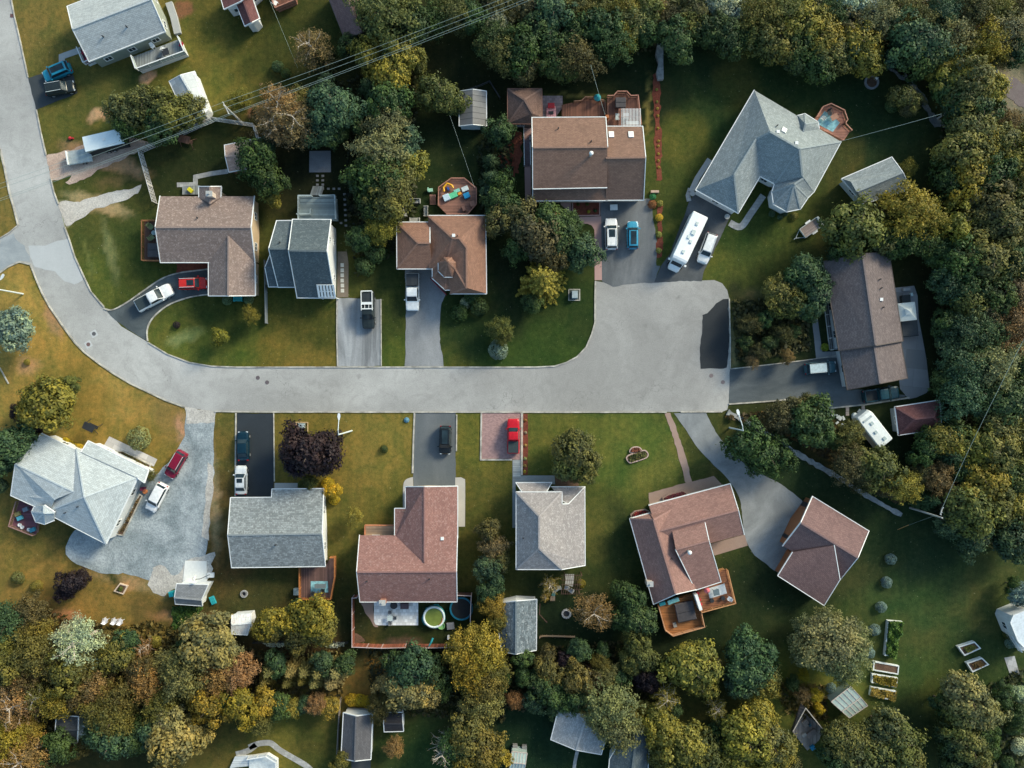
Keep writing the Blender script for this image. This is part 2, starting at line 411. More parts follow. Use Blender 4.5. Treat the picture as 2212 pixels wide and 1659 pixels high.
def house(name, label, cat, roofs, roofm, wallm, trim=WHITE, windows=True, over=.35, door=None, vents=(), sky=(),
          fascia=True, group=None, wsize=(1.1, 1.0), flat_wall=True, trimw=.11):
    allv = [v for r in roofs for v in r[0]]
    cx = sum(v.x for v in allv)/len(allv); cy = sum(v.y for v in allv)/len(allv)
    root = thing(name, label, cat, (cx, cy, 0), 0, group); bvhs = []
    prep = []
    for verts, faces in roofs:
        faces = orient(verts, faces); bvhs.append(BVHTree.FromPolygons([tuple(v) for v in verts], faces)); prep.append((verts, faces))
    for ri, (verts, faces) in enumerate(prep):
        roof_mesh('roof', verts, faces, roofm[ri] if isinstance(roofm, list) else roofm, root)
        rm_ = (roofm[ri] if isinstance(roofm, list) else roofm).name
        if rm_ in ROOFC:
            rc = MB(); seen = {}
            for fi, f in enumerate(faces):
                for k_ in range(len(f)): seen.setdefault(frozenset((f[k_], f[(k_+1) % len(f)])), []).append(fi)
            for ed, fl in seen.items():
                if len(fl) != 2: continue
                a_, b_ = [verts[i] for i in ed]; cc = [sum((verts[i] for i in faces[q]), Vector())/len(faces[q]) for q in fl]
                mid = (a_+b_)/2
                if (cc[0].z+cc[1].z)/2 < mid.z-.12: rc.beam(a_+Vector((0, 0, .02)), b_+Vector((0, 0, .02)), .26, .06)
            if rc.v: part('ridge_cap', rc, plain('ridge_'+rm_, dk(ROOFC[rm_], 1.12), .9, .25, 5), root)
        loop = boundary(faces); pl = [verts[i] for i in loop]
        if area(pl) < 0: pl = pl[::-1]
        if fascia:
            fb = MB()
            out = inset(pl, -.05); n = len(pl)
            for i in range(n):
                a, b = out[i], out[(i+1) % n]; za, zb = pl[i].z, pl[(i+1) % n].z
                
                mx, my, mz = (pl[i].x+pl[(i+1) % n].x)/2, (pl[i].y+pl[(i+1) % n].y)/2, (za+zb)/2
                if any(zat(q, mx, my) > mz-.45 for j, q in enumerate(bvhs) if j != ri): continue
                fb.beam((a.x, a.y, za-.1), (b.x, b.y, zb-.1), trimw, .24)
            if fb.v: part('fascia', fb, trim, root)
        ins = inset(pl, over); n = len(pl); w = MB(); tops = []
        for p in ins:
            h = bvhs[ri].ray_cast(Vector((p.x, p.y, 60)), Vector((0, 0, -1)))
            tops.append((h[0].z if h[0] is not None else min(v.z for v in pl))-.12)
        for i in range(n):
            a, b = ins[i], ins[(i+1) % n]
            w.quad((a.x, a.y, -.1), (b.x, b.y, -.1), (b.x, b.y, tops[(i+1) % n]), (a.x, a.y, tops[i]))
        part('wall', w, wallm, root)
        # concrete footing proud of the wall
        if windows:
            others = [inset([q[0][k] for k in boundary(q[1])] if area([q[0][k] for k in boundary(q[1])]) > 0 else [q[0][k] for k in boundary(q[1])][::-1], over) for j, q in enumerate(prep) if j != ri]
            for i in range(n):
                a, b = ins[i], ins[(i+1) % n]; d = b-a; L = d.length
                if L < 2.2: continue
                td = Vector((d.x, d.y, 0)).normalized(); k = max(1, int(L/3.4)); ztop = min(tops[i], tops[(i+1) % n])
                rows = [1.55]+([4.2] if ztop > 4.9 else [])
                for j in range(k):
                    c = a+d*(j+.5)/k; o2 = c+Vector((td.y, -td.x))*.4
                    if any(inside(o2, q) for q in others): continue
                    for z in rows:
                        isd = door is not None and (ri, i, j) == door and z < 2
                        if isd:
                            db = MB(); nn = Vector((td.y, -td.x, 0)); cc = Vector((c.x, c.y, 1.05))+nn*.03
                            db.beam(cc-td*.5, cc+td*.5, .08, 2.1); dd = part('door', db, plain('door_paint', (.3, .06, .05), .4), root)
                            hb = MB(); hb.box(cc+td*.38+nn*.06, (.06, .06, .06)); part('handle', MB_local(hb, root), GALV, dd, False)
                        else: make_window(root, Vector((c.x, c.y, z)), td, *wsize)
    for v in vents:       # (px, py, kind)
        h = ray(v[0], v[1], bvhs)
        if not h: continue
        p = h[0]; mb = MB()
        if v[2] == 'pipe': mb.tube([p-Vector((0, 0, .1)), p+Vector((0, 0, .5))], .09, 8); part('vent', mb, DARKM, root)
        elif v[2] == 'box': mb.box(p+Vector((0, 0, .08)), (.45, .45, .3)); part('vent', mb, WHITE, root)
        elif v[2] == 'flue':
            mb.tube([p-Vector((0, 0, .2)), p+Vector((0, 0, 1.1))], .17, 12); f = part('flue', mb, GALV, root)
            m2 = MB(); m2.lathe(p+Vector((0, 0, 1.15)), [(.3, 0), (.3, .1), (.12, .28)], 14); part('cap', MB_local(m2, root), WHITE, f, False)
        elif v[2] in ('brick', 'pale'):
            mb.box(p+Vector((0, 0, .3)), (.8, .65, 2.0)); f = part('chimney', mb, pavers('chimney_brick', (.42, .22, .17), .22, .08) if v[2] == 'brick' else plain('chimney_render', (.6, .5, .42)), root)
            m2 = MB(); m2.box(p+Vector((0, 0, 1.34)), (.95, .8, .1)); m2.tube([p+Vector((0, 0, 1.3)), p+Vector((0, 0, 1.65))], .14, 8); part('cap', MB_local(m2, root), CONC, f, False)
    for x, y, w, l in sky:
        h = ray(x, y, bvhs); p, nn = h[0], h[1]
        if nn.z < 0: nn = -nn
        u = Vector((-nn.y, nn.x, 0)).normalized(); q = nn.cross(u); c = p+nn*.07
        mb = MB(); vs = [c+u*sx*w/2+q*sy*l/2+nn*sz*.07 for sz in (-1, 1) for sx, sy in ((-1, -1), (1, -1), (1, 1), (-1, 1))]
        mb.add(vs, [(3, 2, 1, 0), (4, 5, 6, 7), (0, 1, 5, 4), (1, 2, 6, 5), (2, 3, 7, 6), (3, 0, 4, 7)])
        part('skylight', mb, plain('skylight_dome', (.78, .8, .78), .2, .06), root)
    root['_b'] = 1; del root['_b']
    return root, bvhs
def inside(p, poly):
    c = False; n = len(poly); j = n-1
    for i in range(n):
        if ((poly[i].y > p.y) != (poly[j].y > p.y)) and (p.x < (poly[j].x-poly[i].x)*(p.y-poly[i].y)/(poly[j].y-poly[i].y+1e-9)+poly[i].x): c = not c
        j = i
    return c
GAB = [(0, 1, 2, 3), (3, 2, 5, 4)]     # eave a-b, ridge 3-2, other eave 4-5

# ---------------------------------------------------------------- decks, fences, furniture
def deck(label, plan, z, floorm, railm, rails=(), name='deck', cat='deck', railh=.95, base=0.0, glassy=None, group=None, top=None, solid=False):
    pts = [P(x, y, z) for x, y in plan]; c = sum(pts, Vector())/len(pts)
    root = thing(name, label, cat, (c.x, c.y, base), 0, group)
    fl = MB(); fl.prism(pts, z-.14, z); part('floor', fl, floorm, root)
    if z-base > .4:
        sk = MB(); ip = inset(ccw([(p.x, p.y) for p in pts]), .12); n = len(ip)
        for i in range(n): sk.quad((*ip[i], base), (*ip[(i+1) % n], base), (*ip[(i+1) % n], z-.15), (*ip[i], z-.15))
        part('skirt', sk, railm, root)
    for r in rails:        # lists of point indices
        rp = [pts[i] if isinstance(i, int) else P(i[0], i[1], z) for i in r]
        tr = MB()
        for a, b in zip(rp, rp[1:]):
            tr.beam(a+Vector((0, 0, railh)), b+Vector((0, 0, railh)), .14, .06); tr.beam(a+Vector((0, 0, .12)), b+Vector((0, 0, .12)), .05, .06)
            L = (b-a).length; k = max(1, round(L/1.7))
            if solid:
                tr.beam(a+Vector((0, 0, railh/2)), b+Vector((0, 0, railh/2)), .03, railh-.1)
            elif glassy is None:
                kk = int(L/.16)
                for j in range(1, kk): q = a.lerp(b, j/kk); tr.beam(q+Vector((0, 0, .12)), q+Vector((0, 0, railh)), .035, .035)
        part('railing', tr, top or railm, root)
        if glassy is not None:
            g = MB()
            for a, b in zip(rp, rp[1:]): g.beam(a.lerp(b, .03)+Vector((0, 0, railh*.52)), a.lerp(b, .97)+Vector((0, 0, railh*.52)), .02, railh*.72)
            part('railing_panel', g, glassy, root)
        done = []
        for a, b in zip(rp, rp[1:]):
            L = (b-a).length; k = max(1, round(L/1.8))
            for j in range(k+1):
                q = a.lerp(b, j/k)
                if any((q-d).length < .3 for d in done): continue
                done.append(q); po = MB(); po.box(q+Vector((0, 0, railh/2+.03)), (.1, .1, railh+.06)); part('post', po, railm, root)
    return root
def fence(label, plan, h, m, style='board', pm=None, gap=2.4, group=None, name='fence', world=False, lean=0):
    pts = [Vector((q[0], q[1], 0)) if world else P(*q) for q in plan]; c = sum(pts, Vector())/len(pts)
    root = thing(name, label, 'fence', (c.x, c.y, 0), 0, group); pm = pm or m; done = []
    for a, b in zip(pts, pts[1:]):
        L = (b-a).length; k = max(1, round(L/gap)); d = (b-a).normalized()
        pb = MB()
        if style == 'board':
            pb.beam(a+Vector((0, 0, h/2)), b+Vector((0, 0, h/2)), .05, h-.05)
            nb = max(1, int(L/.3))
            for j in range(nb): q = a.lerp(b, (j+.5)/nb); pb.beam(q+d*.11+Vector((0, 0, h/2)), q-d*.11+Vector((0, 0, h/2)), .08, h-.1)
        elif style == 'lattice':
            for z in (.15, h*.38, h*.68, h-.08): pb.beam(a+Vector((0, 0, z)), b+Vector((0, 0, z)), .07, .1)
            nb = max(1, int(L/.45))
            for j in range(nb+1): q = a.lerp(b, j/nb); pb.beam(q+Vector((0, 0, .1)), q+Vector((0, 0, h)), .08, .06)
        elif style == 'rail':
            for z in (.5, h-.05): pb.beam(a+Vector((0, 0, z)), b+Vector((0, 0, z)), .06, .08)
        elif style == 'cap':
            pb.beam(a+Vector((0, 0, h/2)), b+Vector((0, 0, h/2)), .04, h-.06)
        part('panel', pb, m, root)
        cp = MB(); cp.beam(a+Vector((0, 0, h)), b+Vector((0, 0, h)), .1, .05); part('cap_rail', cp, pm, root)
        for j in range(k+1):
            q = a.lerp(b, j/k)
            if any((q-e).length < .3 for e in done): continue
            done.append(q); po = MB(); po.box(q+Vector((0, 0, h/2+.04)), (.12, .12, h+.08)); part('post', po, pm, root)
    return root
def chair(label, px, py, z=0, rz=0, m=WHITE, s=1.0, name='garden_chair', cat='chair', group=None):
    p = P(px, py, z+.4); r = thing(name, label, cat, (p.x, p.y, z), rz, group)
    a = MB(); a.box((0, 0, .42*s), (.55*s, .5*s, .05)); part('seat', a, m, r, False)
    b = MB()
    b.beam((-.26*s, 0, .45*s), (-.36*s, 0, .95*s), .5*s, .04)
    part('backrest', b, m, r, False)
    for sx in (-1, 1):
        c = MB(); c.beam((-.25*s, sx*.28*s, .62*s), (.25*s, sx*.28*s, .62*s), .07, .04); part('armrest', c, m, r, False)
        for sy in (-1, 1):
            l = MB(); l.box((sy*.24*s, sx*.22*s, .2*s), (.05, .05, .4*s)); part('leg', l, m, r, False)
    return r
def table(label, px, py, z, lx, ly, rz=0, m=WHITE, h=.74, name='patio_table', round_=False, group=None, legm=None):
    p = P(px, py, z+h); r = thing(name, label, 'table', (p.x, p.y, z), rz, group); a = MB()
    if round_: a.lathe((0, 0, h-.04), [(lx/2, 0), (lx/2, .05)], 20)
    else: a.box((0, 0, h), (lx, ly, .05))
    part('table_top', a, m, r, False)
    for sx in (-1, 1):
        for sy in (-1, 1):
            l = MB(); l.box((sx*lx*.36, sy*ly*.36, h/2-.02), (.05, .05, h-.05)); part('leg', l, legm or m, r, False)
    return r
def box_thing(name, label, cat, px, py, z, size, rz, m, lidm=None, lid='lid', group=None, kind=None):
    p = P(px, py, z+size[2]); r = thing(name, label, cat, (p.x, p.y, z), rz, group); a = MB()
    sx, sy, sz = size
    a.add([(sx/2*i*.96, sy/2*j*.96, 0) for i, j in ((-1, -1), (1, -1), (1, 1), (-1, 1))]+[(sx/2*i, sy/2*j, sz*.86) for i, j in ((-1, -1), (1, -1), (1, 1), (-1, 1))],
          [(3, 2, 1, 0), (4, 5, 6, 7), (0, 1, 5, 4), (1, 2, 6, 5), (2, 3, 7, 6), (3, 0, 4, 7)])
    part('body', a, m, r, False)
    b = MB(); b.add([(sx/2*i*1.04, sy/2*j*1.04, sz*.865) for i, j in ((-1, -1), (1, -1), (1, 1), (-1, 1))]+[(sx/2*i*.96, sy/2*j*.92, sz) for i, j in ((-1, -1), (1, -1), (1, 1), (-1, 1))],
                    [(3, 2, 1, 0), (4, 5, 6, 7), (0, 1, 5, 4), (1, 2, 6, 5), (2, 3, 7, 6), (3, 0, 4, 7)])
    part(lid, b, lidm or m, r, False); return r

# ---------------------------------------------------------------- vehicles (x forward)
def wheel_parts(root, xs, w, r=.34, tw=.22):
    for x in xs:
        for s in (-1, 1):
            t = MB(); n = 16
            y0, y1 = s*(w/2-tw), s*(w/2+.015)
            vs = [(x+r*math.cos(2*math.pi*k/n), y, r+r*math.sin(2*math.pi*k/n)) for y in (y0, y1) for k in range(n)]
            t.add(vs, [(k, (k+1) % n, n+(k+1) % n, n+k) for k in range(n)]+[tuple(range(n)), tuple(range(n, 2*n))])
            wo = part('wheel', t, BLACK, root, False)
            rm = MB(); q = r*.62; y2 = s*(w/2+.025)
            vs = [(x, y2, r)]+[(x+q*math.cos(2*math.pi*k/n), y2, r+q*math.sin(2*math.pi*k/n)) for k in range(n)]
            rm.add(vs, [(0, 1+k, 1+(k+1) % n) for k in range(n)]); part('rim', rm, plain('alloy', (.5, .52, .54), .3, .1, metal=.6), wo, False)
def loft(mb, secs, close=True):
    n = len(secs[0]); o = len(mb.v)
    for s in secs: mb.v += [tuple(v) for v in s]
    for i in range(len(secs)-1):
        for k in range(n if close else n-1): mb.f.append((o+i*n+k, o+i*n+(k+1) % n, o+(i+1)*n+(k+1) % n, o+(i+1)*n+k))
    if close: mb.f += [tuple(o+k for k in range(n))[::-1], tuple(o+(len(secs)-1)*n+k for k in range(n))]
def car(label, px, py, ang, L, Wd, kind, colr, cat=None, roofm=None, rails=None, sunroof=False, bed=None, name='parked_car', rack=False, cap=False):
    """kind: sedan / suv / pickup.  ang = heading in degrees, photo-up = 90"""
    zc = .8; p = P(px, py, zc); r = thing(name, label, cat or {'sedan': 'car', 'suv': 'car', 'pickup': 'pickup truck'}[kind], (p.x, p.y, 0.06), math.radians(ang), 'vehicles parked on the drives')
    m = paint('paint_%02d%02d%02d' % tuple(int(c*99) for c in colr), colr)
    hl, hw = L/2, Wd/2
    belt = .98 if kind == 'sedan' else 1.08 if kind == 'suv' else 1.12
    roof = {'sedan': 1.45, 'suv': 1.68, 'pickup': 1.85}[kind]
    # stations: (x/L, width factor, top z factor)
    st = [(-.5, .80, .62), (-.485, .90, .8), (-.44, .97, .93), (-.3, 1, 1.0), (-.05, 1, 1.0), (.15, 1, .99), (.3, .985, .95), (.40, .95, .9), (.455, .88, .84), (.485, .77, .72), (.5, .62, .58)]
    if kind == 'pickup': st = [(-.5, .93, .95), (-.49, .98, 1.0), (-.3, 1, 1.0), (-.05, 1, 1.0), (.2, 1, 1.0), (.36, .985, .97), (.44, .95, .93), (.48, .9, .88), (.5, .82, .7)]
    secs = []
    for x, w, z in st:
        y = hw*w; t = belt*z
        secs.append([(x*L, -y*.93, .24), (x*L, -y, .42), (x*L, -y, t-.22), (x*L, -y*.95, t-.05), (x*L, -y*.7, t+.02), (x*L, 0, t+.045), (x*L, y*.7, t+.02), (x*L, y*.95, t-.05), (x*L, y, t-.22), (x*L, y, .42), (x*L, y*.93, .24)])
    b = MB(); loft(b, secs)
    if kind == 'sedan': c0, c1, c2, c3 = -.38, -.25, .10, .235
    elif kind == 'suv': c0, c1, c2, c3 = -.48, -.42, .14, .265
    else: c0, c1, c2, c3 = (-.13, -.10, .14, .26)
    ty = hw*.93; ry = hw*.77; zb = belt+.0
    lo = {}; F = lambda x, y, z: (x*L, y, z)
    # cabin shell as lofted sections from rear base to front base
    cs = []
    def csec(x, zt, yt): return [(x*L, -ty, zb-.1), (x*L, -(ty*.9+yt*.1), zb+(zt-zb)*.15), (x*L, -yt, zt-.03), (x*L, -yt*.8, zt+.01), (x*L, 0, zt+.035), (x*L, yt*.8, zt+.01), (x*L, yt, zt-.03), (x*L, ty*.9+yt*.1, zb+(zt-zb)*.15), (x*L, ty, zb-.1)]
    zr = roof
    for x, z_, y_ in ((c0, zb+.02, ty*.92), (c1, zr-.07, ry*.97), (c1+.03, zr-.01, ry), ((c1+c2)/2, zr+.02, ry), (c2-.02, zr-.01, ry), (c2, zr-.06, ry*.98), (c3, zb-.0, ty*.92)):
        cs.append(csec(x, z_, y_))
    loft(b, cs, True)
    part('body', b, m, r, False, smooth=False)
    # glass
    g = glass('car_glass', (.02, .035, .045), .05)
    def q(name, pts): mb = MB(); mb.add(pts, [tuple(range(len(pts)))]); part(name, mb, g, r, False)
    up = .05
    q('windshield', [F(c2+.004, -ry*.9, zr-.04+up), F(c2+.004, ry*.9, zr-.04+up), F(c3-.01, ty*.84, zb+.05+up), F(c3-.01, -ty*.84, zb+.05+up)])
    q('rear_window', [F(c1-.004, -ry*.88, zr-.06+up), F(c1-.004, ry*.88, zr-.06+up), F(c0+.012, ty*.82, zb+.1+up), F(c0+.012, -ty*.82, zb+.1+up)][::-1])
    for s in (-1, 1):
        q('side_window', [F(c1+.015, s*(ry+.025), zr-.08), F(c2-.015, s*(ry+.025), zr-.08), F(c3-.05, s*(ty*.99), zb+.1), F(c0+.04, s*(ty*.99), zb+.1)])
        hlm = MB(); hlm.box((hl*.93, s*hw*.66, belt*.72), (L*.045, hw*.34, .13)); part('headlight', hlm, plain('headlight_lens', (.7, .75, .78), .15, .05), r, False)
        tlm = MB(); tlm.box((-hl*.975, s*hw*.76, belt*.8), (L*.03, hw*.24, .2)); part('tail_light', tlm, plain('tail_lens', (.35, .01, .015), .2), r, False)
        mi = MB(); mi.box(((c3-.045)*L, s*(hw+.11), zb+.06), (.16, .2, .14)); part('mirror', mi, m, r, False)
    if sunroof:
        mb = MB(); z = zr+.065; mb.add([F(c2-.03, -ry*.62, z), F(c2-.03, ry*.62, z), F((c1+c2)/2 if sunroof == 1 else c1+.06, ry*.62, z), F((c1+c2)/2 if sunroof == 1 else c1+.06, -ry*.62, z)], [(0, 1, 2, 3)]); part('sunroof', mb, g, r, False)
    if rails:
        for s in (-1, 1):
            mb = MB(); mb.beam(F(c1+.02, s*ry*.93, zr+.08), F(c2-.02, s*ry*.93, zr+.08), .05, .05); part('roof_rail', mb, plain('rail_silver', rails, .3), r, False)
    if roofm:
        mb = MB(); mb.add([F(c1+.02, -ry*.85, zr+.06), F(c2-.01, -ry*.85, zr+.06), F(c2-.01, ry*.85, zr+.06), F(c1+.02, ry*.85, zr+.06)], [(0, 1, 2, 3)]); part('roof_panel', mb, roofm, r, False)
    if kind == 'pickup':
        mb = MB(); x0, x1 = -.475, c0-.015
        if bed == 'cover':
            mb.box(((x0+x1)/2*L, 0, belt+.09), ((x1-x0)*L, Wd*.84, .06)); part('bed_cover', mb, plain('bed_vinyl', (.03, .045, .05), .6), r, False)
        elif bed == 'cap':
            s_ = []
            for x, z in ((x0, .55), (x0+.02, .72), (x1-.01, .72), (x1, .6)): s_.append([(x*L, -hw*.93, belt), (x*L, -hw*.84, belt+z-.06), (x*L, 0, belt+z), (x*L, hw*.84, belt+z-.06), (x*L, hw*.93, belt)])
            loft(mb, s_); part('canopy', mb, plain('canopy_dark', (.035, .04, .045), .35), r, False)
        else:
            z = belt+.07
            mb.box(((x0+x1)/2*L, 0, z), ((x1-x0)*L, Wd*.76, .02)); part('bed_floor', mb, plain('bed_liner', (.02, .025, .028), .8), r, False)
            fr = MB()
            for s in (-1, 1): fr.beam(F(x0, s*Wd*.42, z+.1), F(x1, s*Wd*.42, z+.1), .12, .2)
            fr.beam(F(x0, -Wd*.42, z+.1), F(x0, Wd*.42, z+.1), .1, .2); part('bed_side', fr, m, r, False)
        if rack:
            fr = MB(); z = belt+.85; xs = (-.49, -.2, -.07, -.03)
            for s in (-1, 1): fr.beam(F(-.5, s*hw*.85, z), F(.02, s*hw*.85, z), .1, .1)
            for x in (-.5, -.19, -.02): fr.beam(F(x, -hw*.85, z), F(x, hw*.85, z), .14, .1)
            fr.box(F(-.165, 0, z), (L*.06, Wd*.82, .06))
            for yy in (-.3, .3): fr.beam(F(-.14, yy, z), F(-.02, yy, z), .06, .06)
            for x in (-.48, -.04):
                for s in (-1, 1): fr.beam(F(x, s*hw*.85, belt), F(x, s*hw*.85, z), .08, .08)
            part('ladder_rack', fr, WHITE, r, False)
    wheel_parts(r, (-.31*L, .32*L), Wd, .34 if kind != 'pickup' else .38)
    return r

# ---------------------------------------------------------------- trees
def leaf_mesh(name, C, N, Sz, tint, seed=0, aspect=1.6, tri=False):
    """many leaf faces: C centres, N normals, Sz sizes"""
    rg = np.random.default_rng(seed); n = len(C); N = N/np.maximum(1e-6, np.linalg.norm(N, axis=1, keepdims=True))
    R = rg.normal(size=(n, 3)); U = np.cross(N, R); U /= np.maximum(1e-6, np.linalg.norm(U, axis=1, keepdims=True)); V = np.cross(N, U)
    U = U*Sz[:, None]*.5*aspect; V = V*Sz[:, None]*.5
    bend = N*Sz[:, None]*.22
    q = np.stack([C-U, C-V*.9-bend*.0+bend*.4, C+U, C+V*.9+bend*.4], 1).reshape(-1, 3)
    me = bpy.data.meshes.new(name); me.vertices.add(4*n); me.loops.add(4*n); me.polygons.add(n)
    me.vertices.foreach_set('co', q.astype('f4').ravel()); me.loops.foreach_set('vertex_index', np.arange(4*n, dtype='i4'))
    me.polygons.foreach_set('loop_start', np.arange(0, 4*n, 4, dtype='i4')); me.update(calc_edges=True)
    at = me.attributes.new('tint', 'FLOAT', 'FACE'); at.data.foreach_set('value', tint.astype('f4'))
    me.materials.append(LEAF); return me
def crown_round(seed, nc=62, per=80, lobes=5, leaf=.075, flat=.82, fill=.9, up=0):
    rg = np.random.default_rng(seed); Cs, Ns, Ss, Ts = [], [], [], []
    ld = rg.normal(size=(lobes, 3)); ld[:, 2] = np.abs(ld[:, 2])*.5; ld /= np.linalg.norm(ld, axis=1, keepdims=True)
    cz = 1.25; ph = rg.uniform(0, 6.3, 3)
    for i in range(nc):
        g = (i+.5)/nc; z = 1-1.55*g; th = i*2.39996+rg.uniform(-.4, .4); rr = math.sqrt(max(0, 1-z*z))
        d = np.array([rr*math.cos(th), rr*math.sin(th), z]); w = max(0, float((ld@d).max()))**4
        R = (.58+.34*w)*rg.uniform(.82, 1.14)*(1+(.15*math.sin(2*th+ph[0])+.13*math.sin(3*th+ph[1])+.08*math.sin(5*th+ph[2]))*rr); c = d*R*np.array([1, 1, flat]); cr = rg.uniform(.13, .27)
        if rg.random() > fill: continue
        m = int(per*1.25*(cr/.25)**2); dd = rg.normal(size=(m, 3)); dd /= np.linalg.norm(dd, axis=1, keepdims=True)
        keep = (dd@d) > -.45; dd = dd[keep]; m = len(dd)
        pos = c+dd*cr*np.where(rg.random((m, 1)) < .14, rg.uniform(1.1, 1.7, (m, 1)), rg.uniform(.7, 1.12, (m, 1)))*np.array([1, 1, .85])
        Cs.append(pos); Ns.append(dd*.9+d*.5+rg.normal(size=(m, 3))*.45+np.array([0, 0, .25])); Ss.append(rg.uniform(.7, 1.3, m)*leaf)
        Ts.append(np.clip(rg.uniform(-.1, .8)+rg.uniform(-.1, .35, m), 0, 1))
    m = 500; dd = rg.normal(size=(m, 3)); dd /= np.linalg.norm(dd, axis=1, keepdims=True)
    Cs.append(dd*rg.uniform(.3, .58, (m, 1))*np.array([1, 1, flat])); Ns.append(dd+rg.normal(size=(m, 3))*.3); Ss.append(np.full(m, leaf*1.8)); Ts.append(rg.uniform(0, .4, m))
    C = np.concatenate(Cs)+np.array([0, 0, cz]); return C, np.concatenate(Ns), np.concatenate(Ss), np.concatenate(Ts)
def crown_feather(seed, nb=60, per=75, leaf=.06):
    rg = np.random.default_rng(seed); Cs, Ns, Ss, Ts = [], [], [], []; ph = rg.uniform(0, 6.3, 3)
    for i in range(nb):
        g = (i+.5)/nb; z = 1-1.3*g; th = i*2.39996+rg.uniform(-.5, .5); rr = math.sqrt(max(0, 1-z*z))
        d = np.array([rr*math.cos(th), rr*math.sin(th), z]); R = rg.uniform(.6, .95)*(1+(.17*math.sin(2*th+ph[0])+.14*math.sin(3*th+ph[1]))*rr)
        L = rg.uniform(.28, .5); m = per; t = rg.uniform(-.5, .7, m); ax = d*np.array([1, 1, .35])+np.array([0, 0, -.2])+rg.normal(size=3)*.25; ax /= np.linalg.norm(ax)
        wd = .11*(1-.6*np.clip(t, 0, 1))
        pos = d*R*np.array([1, 1, .8])+ax*t[:, None]*L+rg.normal(size=(m, 3))*wd[:, None]
        Cs.append(pos); Ns.append(rg.normal(size=(m, 3))*.7+d*.7+np.array([0, 0, .4])); Ss.append(rg.uniform(.6, 1.3, m)*leaf); Ts.append(np.clip(rg.uniform(0, .55)+rg.uniform(0, .45, m), 0, 1))
    m = 450; dd = rg.normal(size=(m, 3)); dd /= np.linalg.norm(dd, axis=1, keepdims=True)
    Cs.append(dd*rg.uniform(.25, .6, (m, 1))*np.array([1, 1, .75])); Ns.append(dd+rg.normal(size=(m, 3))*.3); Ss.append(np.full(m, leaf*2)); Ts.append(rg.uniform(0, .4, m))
    return np.concatenate(Cs)+np.array([0, 0, 1.25]), np.concatenate(Ns), np.concatenate(Ss), np.concatenate(Ts)
def crown_conifer(seed, tiers=11, leaf=.07, base=.15, dens=1.0):
    rg = np.random.default_rng(seed); Cs, Ns, Ss, Ts = [], [], [], []; top = 2.3
    for t in range(tiers):
        f = t/(tiers-1); z = base+(top-base)*f; R = (1-f)**.8*.98+.05; nb = max(4, int(15*(1-f)+5)); ph = rg.uniform(0, 6)
        for b in range(nb):
            a = ph+2*math.pi*b/nb+rg.uniform(-.18, .18); RR = R*rg.uniform(.72, 1.08); m = int((14+50*RR)*dens)
            s = rg.uniform(.08, 1, m)**.8; d = np.array([math.cos(a), math.sin(a), 0]); pr = np.array([-d[1], d[0], 0])
            pos = d*(s*RR)[:, None]+pr*(rg.uniform(-1, 1, m)*.12*(1.15-s)*RR**.5)[:, None]+np.array([0, 0, z]); pos[:, 2] += -.16*s*RR+rg.normal(size=m)*.03+.10*s**3*RR
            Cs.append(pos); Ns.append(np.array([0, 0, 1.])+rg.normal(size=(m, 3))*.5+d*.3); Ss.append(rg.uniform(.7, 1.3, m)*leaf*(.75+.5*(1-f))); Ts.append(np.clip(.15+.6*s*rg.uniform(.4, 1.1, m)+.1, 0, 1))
    return np.concatenate(Cs), np.concatenate(Ns), np.concatenate(Ss), np.concatenate(Ts)
def limbs(seed, n=14, spread=.8, fine=True, z0=.55, top=1.9):
    """tapered trunk with limbs; used by every tree"""
    rg = random.Random(seed); mb = MB()
    path = [(0, 0, 0), (rg.uniform(-.03, .03), rg.uniform(-.03, .03), .5), (rg.uniform(-.06, .06), rg.uniform(-.06, .06), 1.1), (rg.uniform(-.08, .08), rg.uniform(-.08, .08), top)]
    mb.tube(path, .075, 7, .014)
    tips = []
    for i in range(n):
        a = i*2.4+rg.uniform(-.3, .3); z = z0+(top-z0)*i/n*.95; L = spread*rg.uniform(.7, 1.05)*(1-.5*i/n)
        p0 = Vector((0, 0, z)); d = Vector((math.cos(a), math.sin(a), rg.uniform(.15, .6)))
        p1 = p0+d*L*.5+Vector((0, 0, .05)); p2 = p0+d*L+Vector((rg.uniform(-.08, .08), rg.uniform(-.08, .08), .05))
        mb.tube([p0, p1, p2], .026, 5, .007); tips.append((p0, p1, p2))
        if fine:
            for k in range(5):
                t = rg.uniform(.3, .95); q = p0.lerp(p2, t); e = Vector((rg.uniform(-1, 1), rg.uniform(-1, 1), rg.uniform(-.1, .5))).normalized()+d*.7
                q2 = q+e*rg.uniform(.1, .25); mb.tube([q, q2], .009, 4, .003); tips.append((q, q.lerp(q2, .5), q2))
    return mb, tips
def crown_sparse(seed, tips, leaf=.05, per=26, frac=1.0):
    rg = np.random.default_rng(seed); Cs = []; Ts = []
    for p0, p1, p2 in tips:
        if rg.random() > frac: continue
        m = per; t = rg.uniform(.35, 1.1, m); a = np.array(p0); b = np.array(p2)
        Cs.append(a+(b-a)*t[:, None]+rg.normal(size=(m, 3))*.055); Ts.append(np.clip(rg.uniform(0, .6)+rg.uniform(0, .4, m), 0, 1))
    C = np.concatenate(Cs); n = len(C); return C, rg.normal(size=(n, 3))+np.array([0, 0, .8]), rg.uniform(.6, 1.3, n)*leaf, np.concatenate(Ts)
